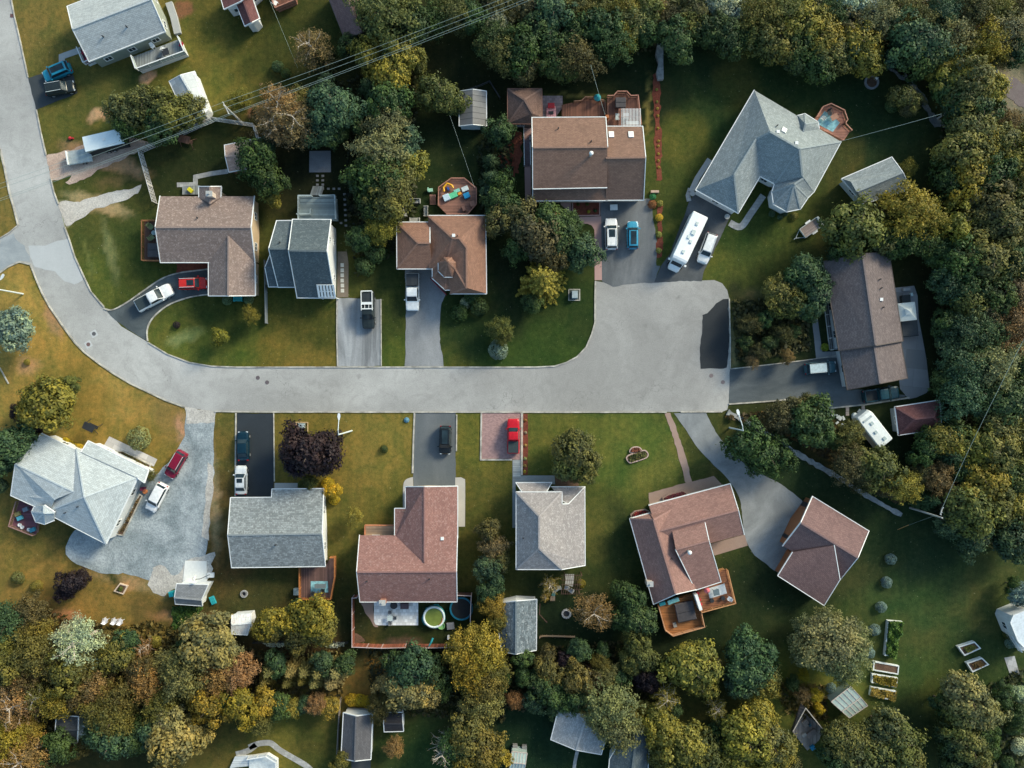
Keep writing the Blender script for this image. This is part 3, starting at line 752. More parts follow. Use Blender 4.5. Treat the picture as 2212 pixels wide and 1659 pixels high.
def bush_crown(seed, per=1100, leaf=.11, rug=.18):
    rg = np.random.default_rng(seed); dd = rg.normal(size=(per, 3)); dd[:, 2] = np.abs(dd[:, 2])-.15; dd /= np.linalg.norm(dd, axis=1, keepdims=True)
    k = rg.normal(size=(16, 3)); k /= np.linalg.norm(k, axis=1, keepdims=True); w = np.clip((dd@k.T).max(1), 0, 1)
    R = (.78+rug*w**6)*rg.uniform(.9, 1.08, per)
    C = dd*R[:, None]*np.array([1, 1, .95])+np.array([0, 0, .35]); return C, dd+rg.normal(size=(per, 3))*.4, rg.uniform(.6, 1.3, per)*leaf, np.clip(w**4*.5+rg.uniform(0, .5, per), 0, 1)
PRO = {}
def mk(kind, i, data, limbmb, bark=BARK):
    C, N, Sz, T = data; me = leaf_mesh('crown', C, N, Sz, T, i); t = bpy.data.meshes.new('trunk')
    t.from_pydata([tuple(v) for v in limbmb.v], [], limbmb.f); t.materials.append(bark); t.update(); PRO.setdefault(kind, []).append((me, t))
for i in range(7): mk('D', i, crown_round(i+1, nc=66+4*i, lobes=4+i % 4, leaf=.078, per=95), limbs(i, 9, .7, False)[0])
for i in range(5): mk('F', 20+i, crown_feather(30+i, nb=70, per=80), limbs(40+i, 9, .7, False)[0])
for i in range(3): mk('C', 50+i, crown_conifer(60+i), limbs(70+i, 8, .5, False, .4, 2.1)[0])
for i in range(3):
    lm, tips = limbs(80+i, 22, .95, True, .35, 2.0); mk('S', 90+i, crown_sparse(90+i, tips, per=20, leaf=.045), lm, PALEBARK)
for i in range(3):
    lm, tips = limbs(85+i, 16, 1.05, True, .5, 2.15); A_ = crown_feather(75+i, nb=52, per=60, leaf=.05); B_ = crown_sparse(95+i, tips, per=16, leaf=.045); mk('V', 95+i, tuple(np.concatenate([u_, v_]) for u_, v_ in zip(A_, B_)), lm, PALEBARK)
for i in range(2):
    lm, tips = limbs(100+i, 26, 1.0, True, .3, 2.1); mk('X', 110+i, crown_sparse(110+i, tips, per=5, frac=.3, leaf=.04), lm, PALEBARK)
for i in range(4): mk('B', 120+i, bush_crown(120+i), limbs(130+i, 5, .4, False, .1, .5)[0])
COLR = {'G': (.045, .078, .03), 'T': (.052, .092, .052), 'O': (.105, .11, .038), 'Y': (.19, .168, .036), 'P': (.026, .017, .026), 'B': (.15, .215, .215),
        'W': (.3, .34, .27), 'R': (.19, .13, .07), 'S': (.165, .17, .09), 'A': (.36, .26, .025), 'N': (.08, .075, .036)}
CNAME = {'G': 'dark green', 'T': 'blue-green', 'O': 'olive green', 'Y': 'golden green', 'P': 'purple-leaved', 'B': 'silver-blue', 'W': 'whitish', 'R': 'pale brown', 'S': 'sage green', 'A': 'bright yellow', 'N': 'brownish green'}
KNAME = {'D': 'broadleaf tree', 'F': 'feathery tree', 'C': 'conifer', 'S': 'thin half-bare tree', 'X': 'dead bare tree', 'V': 'open pale-limbed tree', 'B': 'round bush'}
ONAME = {'D': 'broadleaf_tree', 'F': 'feathery_tree', 'C': 'conifer', 'S': 'sparse_tree', 'X': 'dead_tree', 'V': 'pale_limbed_tree', 'B': 'bush'}
TREES = []
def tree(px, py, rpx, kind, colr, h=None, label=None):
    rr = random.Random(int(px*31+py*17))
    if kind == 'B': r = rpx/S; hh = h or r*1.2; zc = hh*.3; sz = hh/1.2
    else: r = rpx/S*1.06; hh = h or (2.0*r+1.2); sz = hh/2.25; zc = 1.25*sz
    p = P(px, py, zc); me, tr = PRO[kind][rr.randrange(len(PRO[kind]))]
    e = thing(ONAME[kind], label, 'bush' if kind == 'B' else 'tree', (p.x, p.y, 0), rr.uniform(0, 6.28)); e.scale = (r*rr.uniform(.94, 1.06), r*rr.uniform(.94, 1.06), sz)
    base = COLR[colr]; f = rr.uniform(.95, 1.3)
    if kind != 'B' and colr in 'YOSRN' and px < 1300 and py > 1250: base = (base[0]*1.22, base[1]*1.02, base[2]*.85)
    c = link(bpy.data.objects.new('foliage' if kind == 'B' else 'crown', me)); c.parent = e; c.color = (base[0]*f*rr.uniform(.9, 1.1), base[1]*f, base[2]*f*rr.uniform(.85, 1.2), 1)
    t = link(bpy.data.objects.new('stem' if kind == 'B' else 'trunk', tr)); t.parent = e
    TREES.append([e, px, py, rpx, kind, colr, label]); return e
# ---------------------------------------------------------------- ground
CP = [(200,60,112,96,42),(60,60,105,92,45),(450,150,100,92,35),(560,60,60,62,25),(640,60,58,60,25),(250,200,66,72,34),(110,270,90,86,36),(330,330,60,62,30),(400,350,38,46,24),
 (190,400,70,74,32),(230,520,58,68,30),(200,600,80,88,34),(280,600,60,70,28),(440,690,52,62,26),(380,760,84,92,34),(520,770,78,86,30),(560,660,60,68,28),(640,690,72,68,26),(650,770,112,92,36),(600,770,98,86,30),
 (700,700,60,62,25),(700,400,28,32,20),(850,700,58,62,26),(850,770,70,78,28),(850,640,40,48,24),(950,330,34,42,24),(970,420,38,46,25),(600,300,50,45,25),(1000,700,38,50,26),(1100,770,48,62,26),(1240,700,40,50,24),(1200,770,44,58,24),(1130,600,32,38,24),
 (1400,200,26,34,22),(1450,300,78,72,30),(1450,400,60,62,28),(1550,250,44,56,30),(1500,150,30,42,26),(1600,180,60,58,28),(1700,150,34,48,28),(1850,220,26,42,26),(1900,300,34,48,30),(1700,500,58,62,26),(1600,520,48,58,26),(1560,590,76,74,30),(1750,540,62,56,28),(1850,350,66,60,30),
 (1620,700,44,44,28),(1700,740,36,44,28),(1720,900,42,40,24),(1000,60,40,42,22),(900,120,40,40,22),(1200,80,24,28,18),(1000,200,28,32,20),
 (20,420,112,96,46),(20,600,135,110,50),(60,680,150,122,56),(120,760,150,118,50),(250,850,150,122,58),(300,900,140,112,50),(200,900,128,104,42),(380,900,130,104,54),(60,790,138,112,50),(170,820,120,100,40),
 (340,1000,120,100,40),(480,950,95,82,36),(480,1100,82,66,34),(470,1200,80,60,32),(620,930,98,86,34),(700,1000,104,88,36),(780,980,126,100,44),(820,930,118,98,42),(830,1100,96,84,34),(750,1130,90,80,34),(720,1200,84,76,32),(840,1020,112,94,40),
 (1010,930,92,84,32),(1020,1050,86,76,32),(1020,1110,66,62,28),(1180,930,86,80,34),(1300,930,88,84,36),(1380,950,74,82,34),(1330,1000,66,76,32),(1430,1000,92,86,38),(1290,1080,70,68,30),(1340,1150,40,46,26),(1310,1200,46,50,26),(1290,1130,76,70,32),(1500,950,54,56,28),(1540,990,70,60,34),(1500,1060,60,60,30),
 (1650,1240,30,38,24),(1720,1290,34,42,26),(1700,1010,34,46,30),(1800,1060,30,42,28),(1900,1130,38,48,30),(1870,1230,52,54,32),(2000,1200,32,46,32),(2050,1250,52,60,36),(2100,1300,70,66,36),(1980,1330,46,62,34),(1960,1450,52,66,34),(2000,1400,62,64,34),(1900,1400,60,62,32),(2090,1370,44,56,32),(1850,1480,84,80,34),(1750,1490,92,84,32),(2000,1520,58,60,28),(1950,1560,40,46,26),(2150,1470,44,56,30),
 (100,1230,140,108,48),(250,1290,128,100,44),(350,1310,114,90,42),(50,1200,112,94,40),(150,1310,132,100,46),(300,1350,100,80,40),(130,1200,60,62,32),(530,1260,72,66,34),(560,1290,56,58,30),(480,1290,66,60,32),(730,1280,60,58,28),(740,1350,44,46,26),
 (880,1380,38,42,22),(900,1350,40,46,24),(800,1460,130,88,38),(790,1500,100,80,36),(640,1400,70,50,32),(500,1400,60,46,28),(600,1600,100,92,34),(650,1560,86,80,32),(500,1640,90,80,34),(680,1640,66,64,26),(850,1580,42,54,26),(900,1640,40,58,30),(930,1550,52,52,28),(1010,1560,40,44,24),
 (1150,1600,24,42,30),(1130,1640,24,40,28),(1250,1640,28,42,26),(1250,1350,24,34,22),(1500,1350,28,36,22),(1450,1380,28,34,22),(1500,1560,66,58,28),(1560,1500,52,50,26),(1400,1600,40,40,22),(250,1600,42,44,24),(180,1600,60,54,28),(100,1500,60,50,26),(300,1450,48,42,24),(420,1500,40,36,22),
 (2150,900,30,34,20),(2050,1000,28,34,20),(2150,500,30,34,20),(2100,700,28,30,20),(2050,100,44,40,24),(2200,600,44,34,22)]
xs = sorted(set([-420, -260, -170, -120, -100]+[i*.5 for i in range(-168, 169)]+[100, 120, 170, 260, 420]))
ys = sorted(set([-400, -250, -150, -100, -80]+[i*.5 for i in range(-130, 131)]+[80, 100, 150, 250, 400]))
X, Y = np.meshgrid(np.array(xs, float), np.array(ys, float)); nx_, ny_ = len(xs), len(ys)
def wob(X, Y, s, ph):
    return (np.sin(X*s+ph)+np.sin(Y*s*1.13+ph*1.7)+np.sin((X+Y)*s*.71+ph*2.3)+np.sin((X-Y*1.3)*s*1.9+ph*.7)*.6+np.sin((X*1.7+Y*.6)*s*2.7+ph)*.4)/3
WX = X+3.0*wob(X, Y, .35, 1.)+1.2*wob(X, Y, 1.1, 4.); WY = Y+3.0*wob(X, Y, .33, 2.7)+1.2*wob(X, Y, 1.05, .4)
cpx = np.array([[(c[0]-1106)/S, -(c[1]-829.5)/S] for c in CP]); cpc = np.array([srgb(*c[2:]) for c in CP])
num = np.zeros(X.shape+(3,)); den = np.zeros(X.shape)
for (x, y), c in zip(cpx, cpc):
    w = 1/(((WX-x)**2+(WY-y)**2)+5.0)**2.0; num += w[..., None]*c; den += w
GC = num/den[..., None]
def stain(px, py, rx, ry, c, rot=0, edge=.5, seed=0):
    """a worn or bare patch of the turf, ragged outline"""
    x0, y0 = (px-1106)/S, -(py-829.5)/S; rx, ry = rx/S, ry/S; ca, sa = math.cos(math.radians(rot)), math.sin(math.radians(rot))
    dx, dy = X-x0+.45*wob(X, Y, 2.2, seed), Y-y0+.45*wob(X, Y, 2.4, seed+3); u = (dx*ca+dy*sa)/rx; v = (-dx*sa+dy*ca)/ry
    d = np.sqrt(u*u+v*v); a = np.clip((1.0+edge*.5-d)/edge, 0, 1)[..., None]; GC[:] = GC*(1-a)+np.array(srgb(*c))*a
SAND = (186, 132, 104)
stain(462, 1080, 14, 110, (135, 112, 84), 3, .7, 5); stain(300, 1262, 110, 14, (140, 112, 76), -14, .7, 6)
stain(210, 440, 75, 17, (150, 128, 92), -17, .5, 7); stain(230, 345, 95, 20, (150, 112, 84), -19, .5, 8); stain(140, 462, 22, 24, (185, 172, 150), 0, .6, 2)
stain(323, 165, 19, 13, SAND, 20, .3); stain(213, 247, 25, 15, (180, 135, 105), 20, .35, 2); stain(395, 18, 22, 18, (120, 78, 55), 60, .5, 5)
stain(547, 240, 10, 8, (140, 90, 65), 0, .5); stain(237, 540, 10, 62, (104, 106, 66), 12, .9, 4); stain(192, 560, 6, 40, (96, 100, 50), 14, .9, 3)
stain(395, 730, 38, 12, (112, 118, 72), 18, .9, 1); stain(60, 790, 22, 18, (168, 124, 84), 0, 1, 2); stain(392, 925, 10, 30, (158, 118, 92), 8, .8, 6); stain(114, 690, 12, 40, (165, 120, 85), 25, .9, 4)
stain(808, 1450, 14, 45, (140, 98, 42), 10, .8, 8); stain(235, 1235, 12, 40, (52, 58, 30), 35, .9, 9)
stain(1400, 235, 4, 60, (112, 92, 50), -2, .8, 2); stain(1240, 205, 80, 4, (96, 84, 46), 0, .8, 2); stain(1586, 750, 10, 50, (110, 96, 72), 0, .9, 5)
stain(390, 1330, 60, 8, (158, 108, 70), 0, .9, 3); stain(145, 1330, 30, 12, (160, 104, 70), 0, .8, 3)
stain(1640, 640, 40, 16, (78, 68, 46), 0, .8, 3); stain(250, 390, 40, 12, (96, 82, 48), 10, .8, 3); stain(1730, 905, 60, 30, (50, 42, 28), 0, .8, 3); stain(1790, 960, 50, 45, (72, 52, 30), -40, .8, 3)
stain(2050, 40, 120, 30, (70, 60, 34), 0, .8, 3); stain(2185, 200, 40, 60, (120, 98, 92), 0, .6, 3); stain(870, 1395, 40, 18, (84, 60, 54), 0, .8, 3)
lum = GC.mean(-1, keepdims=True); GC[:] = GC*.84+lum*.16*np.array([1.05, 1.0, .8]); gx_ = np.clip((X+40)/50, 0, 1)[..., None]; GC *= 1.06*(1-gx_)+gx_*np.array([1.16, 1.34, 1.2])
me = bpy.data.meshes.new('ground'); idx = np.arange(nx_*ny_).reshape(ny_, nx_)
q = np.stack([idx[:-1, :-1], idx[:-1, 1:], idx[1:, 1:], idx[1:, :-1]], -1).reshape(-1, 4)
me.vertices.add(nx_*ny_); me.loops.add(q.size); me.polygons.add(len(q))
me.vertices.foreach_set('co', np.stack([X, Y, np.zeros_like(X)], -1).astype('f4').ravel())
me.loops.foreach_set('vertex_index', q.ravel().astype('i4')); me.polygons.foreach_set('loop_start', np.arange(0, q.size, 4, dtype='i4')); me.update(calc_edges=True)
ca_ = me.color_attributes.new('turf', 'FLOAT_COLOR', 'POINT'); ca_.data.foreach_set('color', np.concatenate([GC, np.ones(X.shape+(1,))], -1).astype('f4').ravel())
def turf():
    t = NT('lawn_grass'); at = t.n('Attribute', attribute_name='turf'); a = at.outputs['Color']
    a = t.mix(t.ramp(t.noise(.28, 6, .65, None, .8), .32, .68), t.mix(1, a, (.68, .88, .84), 'MULTIPLY'), t.mix(1, a, (1.22, 1.12, 1.1), 'MULTIPLY'))
    a = t.mix(t.ramp(t.noise(1.4, 5, .75), .34, .66), t.mix(1, a, (.70, .79, .74), 'MULTIPLY'), t.mix(1, a, (1.3, 1.22, 1.15), 'MULTIPLY'))
    a = t.mix(t.ramp(t.noise(7, 3, .8), .25, .75), t.mix(1, a, (.72, .74, .72), 'MULTIPLY'), t.mix(1, a, (1.28, 1.26, 1.25), 'MULTIPLY'))
    a = t.mix(t.math('MULTIPLY', t.ramp(t.noise(2.7, 2, .6), .70, .76), .35), a, (.5, .48, .3))
    a = t.mix(t.math('MULTIPLY', t.ramp(t.noise(.55, 5, .8, None, 1.2), .52, .66), .4), a, t.mix(1, a, (.62, .78, .66), 'MULTIPLY'))
    mp = t.n('Mapping'); mp.inputs['Rotation'].default_value = (0, 0, .12); mp.inputs['Scale'].default_value = (.9, .05, 1); t.l(t.geo(), mp.inputs[0])
    a = t.mix(t.math('MULTIPLY', t.ramp(t.noise(1.3, 2, .5, mp.outputs[0]), .42, .6), .27), a, t.mix(1, a, (1.5, 1.38, 1.25), 'MULTIPLY'))
    t.l(a, t.b.inputs['Base Color']); t.b.inputs['Roughness'].default_value = .95; t.b.inputs['Specular IOR Level'].default_value = .1
    t.bump(t.noise(5, 5, .85), .75, .09); return t.m
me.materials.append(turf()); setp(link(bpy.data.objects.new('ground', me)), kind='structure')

# ---------------------------------------------------------------- road
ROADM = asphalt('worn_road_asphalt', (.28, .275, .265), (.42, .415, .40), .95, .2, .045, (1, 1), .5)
north = [(27,-60),(25,0),(32,37),(45,92),(61,167),(79,237),(89,287),(100,335),(110,385),(117,415),(127,442),(140,490),(150,517),(162,555),(179,592),(197,630),(225,663),(262,705),(321,740),(362,765),(410,783),(457,791),(510,793),(553,793),(1156,793),(1198,791),(1223,783),(1246,771),(1266,750),(1278,722),(1285,697),(1286,607),(1323,613),(1411,607),(1516,606),(1543,605),(1560,612),(1571,627),(1575,645),(1577,730),(1577,797),(1574,872),(1571,885)]
south = [(1560,889.5),(1106,890.5),(553,890),(465,889),(400,880),(360,866),(322,848),(282,829),(242,805),(212,784),(182,761),(162,740),(137,706),(107,662),(92,635),(77,600),(66,572),(42,566),(17,577),(0,590),(-60,625),(-60,540),(0,515),(20,503),(39,487),(30,450),(20,415),(10,365),(0,321),(-60,60),(-90,-60)]
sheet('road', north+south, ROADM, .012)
sheet('road_patch', tp('21', [1870,920,1820,925,1770,960,1720,1020,1690,1050,1645,1060,1640,1180,1632,1280,1625,1440,1632,1525,1858,1522,1873,1400,1876,1100]), asphalt('fresh_dark_asphalt', (.03, .034, .038), (.05, .055, .06), .5), .02, .18, .5)
sheet('road_patch', tp('01', [245,465,390,465,470,430,590,402,720,765,640,800,560,770,480,690,300,650,262,560]), asphalt('pale_asphalt', (.42, .44, .45), (.5, .52, .53), .6, .08, .1), .02, .12, .5)
sheet('road_patch', tp('01', [0,400,120,360,150,420,215,470,260,560,262,610,170,590,60,640,0,690]), asphalt('side_street_asphalt', (.27, .3, .32), (.42, .45, .46), .8, .1, .25), .024, .2, .5)
def kerb(label, plan, w=.18, h=.13, m=KERB, world=False):
    mb = MB(); strip(mb, plan, w, -.05, h, jit=.15); c = MB(); c.v, c.f = mb.v, mb.f
    return solo('kerb', c, m, kind='structure')
def sub(a, b): i, j = north.index(a), north.index(b); return north[i:j+1]
for seg in ([(27,-60),(25,0),(32,37),(45,92),(61,167)], [(79,237),(89,287),(100,335)], [(110,385),(117,415),(127,442)], sub((140,490), (225,663)), sub((321,740), (1285,697)), [(1285,697),(1285,640),(1286,607)],
            [(1575,645),(1577,730),(1577,797)], [(1560,889.5),(1495,890),(1470,890)], [(1440,890.5),(1106,890.5),(553,890),(465,889)], [(400,880),(360,866),(322,848),(282,829),(242,805),(212,784),(182,761),(162,740),(137,706),(107,662),(92,635),(77,600),(66,572),(42,566),(17,577),(0,590)],
            [(0,515),(20,503),(39,487)], [(39,487),(30,450),(20,415),(10,365),(0,321)], [(0,794),(19,829)]):
    kerb('', [(v.x, v.y) for v in densify(seg, 22, False)])
# drives and paths: name, outline, material, height, raggedness
DR = 'driveway'
BLK = asphalt('black_drive_asphalt', (.045, .055, .062), (.07, .08, .088), .6, .15, .15)
MID = asphalt('grey_drive_asphalt', (.10, .11, .12), (.2, .21, .22), .7, .15, .2, (1, .5))
LGT = asphalt('light_drive_asphalt', (.2, .21, .22), (.32, .33, .34), .8, .2, .2, (1, .35))
MOT = asphalt('mottled_drive_concrete', (.16, .17, .18), (.5, .52, .54), .75, .15, .3, (1.2, .22))
GRV = gravel('blue_grey_gravel', (.19, .23, .25), (.38, .425, .45)); GRL = gravel('pale_gravel', (.37, .35, .32), (.5, .48, .45)); EARTH = gravel('pinkish_earth', (.42, .30, .24), (.54, .41, .33), 9)
PINK = pavers('pink_pavers', (.36, .23, .22), .3, .15); PINKC = asphalt('pink_concrete', (.4, .25, .23), (.45, .3, .28), .5, .06, .3); TERR = asphalt('brown_terrace_concrete', (.30, .21, .17), (.36, .27, .22), .5, .1, .3)
sheet(DR, tp('00', [245,672,620,560,668,805,312,950]), BLK, .028, .08)
sheet(DR, tp('00', [398,1350,580,1300,780,1240,1000,1200,1150,1180,1330,1240,1160,1330,1000,1400,840,1480,700,1560,600,1592,565,1590,620,1510,445,1562]), EARTH, .03, .3, .5)
GRT = gravel('whitish_track_gravel', (.48, .44, .39), (.6, .57, .52), 8)
sheet(DR, tp('01', [502,88,700,80,800,45,900,30,1000,-10,1180,-45,1230,-60,1190,20,1100,55,1000,95,900,130,800,170,700,220,640,250,575,300,545,240]), GRT, .032, .3, .5)
d4l = smoothline(tp('01', [900,1008,975,1018,1090,960,1250,850,1400,750,1550,700,1800,668]), n=5); d4r = smoothline(tp('01', [1800,885,1640,910,1480,965,1370,1040,1300,1120,1272,1200,1277,1290]), n=5)
sheet(DR, d4l+d4r+tp('01', [1150,1220,1010,1115,900,1005]), asphalt('curved_drive_asphalt', (.065, .08, .088), (.16, .19, .2), .6, .15, .2), .03)
kerb('', d4l, .2); kerb('', d4r, .2)
sheet(DR, tp('11', [700,915,1080,925,1082,1504,705,1510]), MOT, .03); sheet(DR, tp('11', [1285,640,1525,640,1640,880,1600,960,1590,1050,1590,1300,1622,1510,1280,1512,1294,1400,1292,800]), LGT, .03, .12, .5)
kerb('', tp('11', [700,915,698,1200,705,1506]), .14); kerb('', tp('11', [1080,925,1083,1504]), .14)
sheet(DR, tp('21', [765,60,1195,60,1250,420,1248,640,1280,640,1235,780,1075,790,870,818,800,785,775,770]), asphalt('wide_drive_asphalt', (.10, .11, .12), (.24, .25, .26), .7, .14, .18, (1, .25)), .03, .1, .5)
sheet(DR, tp('21', [1600,-20,1900,170,1862,260,1790,420,1700,600,1650,700,1640,772,1450,768,1232,785,1285,640,1372,520,1530,80]), asphalt('dark_drive_asphalt', (.07, .078, .085), (.15, .16, .17), .6, .14, .25), .036, .1, .5)
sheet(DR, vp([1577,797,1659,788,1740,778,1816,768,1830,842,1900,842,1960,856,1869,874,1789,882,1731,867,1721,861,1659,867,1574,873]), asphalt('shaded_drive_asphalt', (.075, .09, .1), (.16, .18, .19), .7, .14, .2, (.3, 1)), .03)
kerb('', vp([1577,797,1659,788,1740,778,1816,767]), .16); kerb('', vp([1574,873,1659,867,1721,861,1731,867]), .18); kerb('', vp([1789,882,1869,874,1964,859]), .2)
SLAB = pavers('concrete_slabs', (.24, .25, .26), 2.8, 2.8, .1)
sheet('path', tp('31', [1080,830,1262,810,1292,900,1300,1090,1332,1250,1367,1440,1392,1659,1392,1700,1370,1735,1282,1775,1215,1790,1140,1700,1130,1600]), SLAB, .034)
sheet('path', tp('31', [368,1040,420,1035,440,1180,470,1380,615,1375,620,1430,415,1440,395,1240]), SLAB, .034)
sheet(DR, vp([401,883,465,889,464,930,462,980,460,1050,452,1100,451,1130,450,1157,448,1187,440,1215,425,1240,398,1250,352,1262,320,1252,268,1238,215,1238,180,1225,155,1212,143,1195,141,1180,148,1160,158,1148,240,1100,305,1045,330,1030,365,1000,385,970,397,938,401,912]), GRV, .028, .3, .9)
sheet(DR, vp([401,881,465,888,464,914,402,914]), GRL, .034, .2, .5); sheet(DR, vp([452,1000,462,1010,458,1080,453,1130,449,1170,436,1160,442,1100,446,1040]), GRL, .034, .25, .9)
sheet(DR, vp([330,1228,345,1224,375,1240,396,1236,400,1215,440,1200,459,1192,460,1228,452,1252,400,1262,360,1288,335,1284,318,1262]), GRL, .036, .6, .5)
sheet(DR, vp([511,893,590.5,893,592,1076,510,1076]), asphalt('new_black_asphalt', (.028, .036, .045), (.04, .05, .06), .5, .12), .03)
kerb('', vp([510,892,509,1000,508.5,1072]), .22); kerb('', vp([591.5,892,592.5,985,593,1040]), .16)
sheet(DR, tp('12', [1375,250,1730,248,1725,800,1720,900,1360,900,1362,500]), asphalt('slate_drive_asphalt', (.11, .125, .135), (.19, .2, .21), .5, .12, .2, (1, .4)), .03)
kerb('', tp('12', [1370,250,1360,500,1354,770]), .24); kerb('', tp('12', [1735,265,1732,580]), .18)
wl = smoothline(tp('12', [1270,1070,1270,940,1275,860,1300,822,1357,803]), n=4)
PAL = asphalt('pale_concrete_path', (.42, .4, .37), (.5, .48, .45), .5, .08, .4)
sheet('path', wl+tp('12', [1360,890,1300,890,1292,1075]), PAL, .04); sheet('path', tp('12', [1722,808])+smoothline(tp('12', [1770,806,1797,820,1808,860,1806,1232]), n=3)+tp('12', [1750,1232,1742,885,1722,885]), PAL, .04)
sheet(DR, vp([1040,892,1126,892,1126,992,1039,992]), PINK, .03); kerb('', vp([1040,892,1038.5,993,1106,993]), .22); kerb('', vp([1127.5,892,1127,1026]), .3)
sheet('path', vp([1107,993,1126,993,1126,1027,1198,1027,1199,1046,1114,1046,1114,1140,1107,1140]), asphalt('grey_path_concrete', (.24, .26, .27), (.31, .32, .33), .5, .1, .4), .036)
STEPM = planks('step_boards', (.3, .33, .34), .28, 1)
sheet('path', vp([1108,995,1124.5,995,1124.5,1038,1108,1038]), STEPM, .05)
GB = 'flower_bed'
sheet(GB, tp('22', [97,255,139,255,136,783,92,783]), MULCH, .04, .1, .5); sheet(GB, tp('22', [372,785,578,785,578,888,376,888]), SOIL, .05)
sheet('path', tp('22', [1315,250,1368,252,1440,430,1500,640,1567,868,1502,868,1460,700,1400,480]), asphalt('pink_gravel_path', (.33, .23, .19), (.4, .29, .25), .5, .1, .5), .03, .15, .5)
sheet('path', tp('22', [1180,942,1330,900,1500,855,1745,795,1815,868,1600,960,1190,1052]), TERR, .036, .1, .5); sheet('path', tp('22', [1700,1385,2010,1300,2036,1396,1750,1482]), TERR, .036)
dl = smoothline(vp([1456,892,1481,929,1508,969,1543,1004,1573,1037,1596,1074,1603,1104,1607,1152,1615,1177,1631,1199,1659,1222,1679,1236]), n=4)
dr_ = smoothline(vp([1737,1085,1704,1057,1669,1037,1626,1014,1588,984,1563,957,1541,924,1526,892]), n=4)
sheet(DR, dl+vp([1700,1235,1745,1140])+dr_, asphalt('curving_drive_asphalt', (.19, .205, .215), (.34, .36, .37), .8, .14, .16), .028, .08, .5)
sheet('path', tp('21', [420,90,510,92,515,205,540,218,770,210,777,762,714,762,712,330,690,290,650,274,560,276,500,220,470,150,420,110]), PINKC, .04)
sheet('path', tp('20', [105,1070,175,1070,163,1240,165,1659,180,1750,115,1750,108,1450]), PINKC, .044); sheet('path', tp('20', [262,828,437,828,437,930,380,1010,262,1010]), pavers('grey_pink_flagstones', (.3, .24, .25), .5, .4), .03)
sheet(GB, tp('20', [1215,650,1262,640,1278,700,1280,900,1286,1100,1290,1350,1295,1560,1245,1560,1240,1400,1236,1200,1225,1000,1218,800]), MULCH, .03, .35, .4)
sheet(GB, tp('21', [1258,125,1300,125,1298,560,1252,568]), MULCH, .034, .25, .4); sheet(GB, tp('21', [535,95,747,92,747,190,537,194]), MULCH, .05); sheet(GB, tp('01', [1530,612,1800,612,1800,668,1660,680,1525,700]), MULCH, .03, .2, .4)
sheet(GB, tp('20', [-10,1130,90,1130,60,1500,0,1500,-60,1300]), MULCH, .03, .5, .4); sheet(GB, tp('10', [2100,1290,2230,1300,2215,1560,2120,1500]), MULCH, .028, .5, .4)
FLAG = pavers('flagstone', (.36, .36, .35), .55, .45)
fp_ = smoothline(tp('21', [1880,265,1975,300,2060,190,2170,30]), n=5); mb = MB(); strip(mb, fp_, 1.0, .0, .07); solo('path', mb, FLAG, kind='structure')
fp_ = tp('21', [1540,-30,1520,30,1530,80]); mb = MB(); strip(mb, fp_, .7, .0, .07); solo('path', mb, FLAG, kind='structure')
mb = MB(); strip(mb, tp('20', [1705,1380,1600,1540,1545,1659]), .8, .0, .25); solo('retaining_wall', mb, CONC, 'low concrete kerb wall along the west side of the big grey roofed house', 'wall')
mb = MB(); strip(mb, [(367,8),(378,40),(386,75)], 1.0, 0, .5); solo('retaining_wall', mb, CONC, 'low grey stone wall beside the earth bank right of the pale roofed house', 'wall')
mb = MB(); strip(mb, tp('00', [535,545,535,490,560,480,700,430]), .9, 0, .05); solo('path', mb, CONC, kind='structure')
sheet('path', tp('12', [160,855,360,855,362,908,160,908]), CONC, .035); sheet('path', tp('10', [462,1305,645,1303,648,1488,460,1490]), asphalt('grey_concrete_pad', (.17, .18, .2), (.24, .25, .27), .6, .2, .5), .03)
sheet('path', tp('11', [705,515,785,515,800,620,798,910,700,910]), asphalt('path_gravel_brown', (.16, .13, .10), (.24, .2, .16), .6, .2, .6), .03)
sheet('path', tp('02', [900,530,945,452,1360,650,1330,712,1180,650,1010,580,985,590]), pavers('pale_path_slabs', (.5, .48, .47), 1.2, 1.2, .46), .034)
sheet('path', tp('13', [900,225,1020,225,1020,380,1060,440,1010,425,960,340,930,270]), TERR, .03, .2, .4)
sheet('path', tp('13', [1020,225,1402,222,1402,425,1060,425,1035,420,1020,395]), pavers('white_patio_slabs', (.78, .8, .8), .5, .5), .05)
sheet(GB, tp('13', [850,490,900,500,935,545,940,580,852,580]), SOIL, .03, .3, .4)
pth = smoothline(tp('13', [-60,1480,0,1455,60,1442,130,1445,200,1500,300,1560,420,1630,480,1680]), n=4); mb = MB(); strip(mb, pth, .85, 0, .05); solo('path', mb, FLAG, kind='structure')
pth = smoothline(tp('03', [2040,1540,2100,1525,2160,1500,2212,1458]), n=4); mb = MB(); strip(mb, pth, .85, 0, .05); solo('path', mb, FLAG, kind='structure')
pth = smoothline(tp('23', [565,1510,545,1600,535,1680]), n=3); mb = MB(); strip(mb, pth, .5, 0, .06); solo('path', mb, FLAG, kind='structure')
sheet('path', tp('13', [825,1590,990,1580,992,1700,825,1700]), asphalt('dark_shed_drive', (.06, .065, .07), (.09, .1, .1), .5), .03)
sheet('path', tp('33', [2040,705,2130,690,2175,855,2100,880]), pavers('patio_flags', (.36, .37, .38), .8, .8, .3), .03)
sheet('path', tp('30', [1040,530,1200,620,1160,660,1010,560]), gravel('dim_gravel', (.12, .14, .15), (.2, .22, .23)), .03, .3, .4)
sheet('path', vp([1915,128,1960,162,1995,205,2025,255,2050,275,2020,275,2000,240,1975,195,1940,165,1905,135]), gravel('dim_gravel', (.12, .14, .15), (.2, .22, .23)), .03, .4, .4)
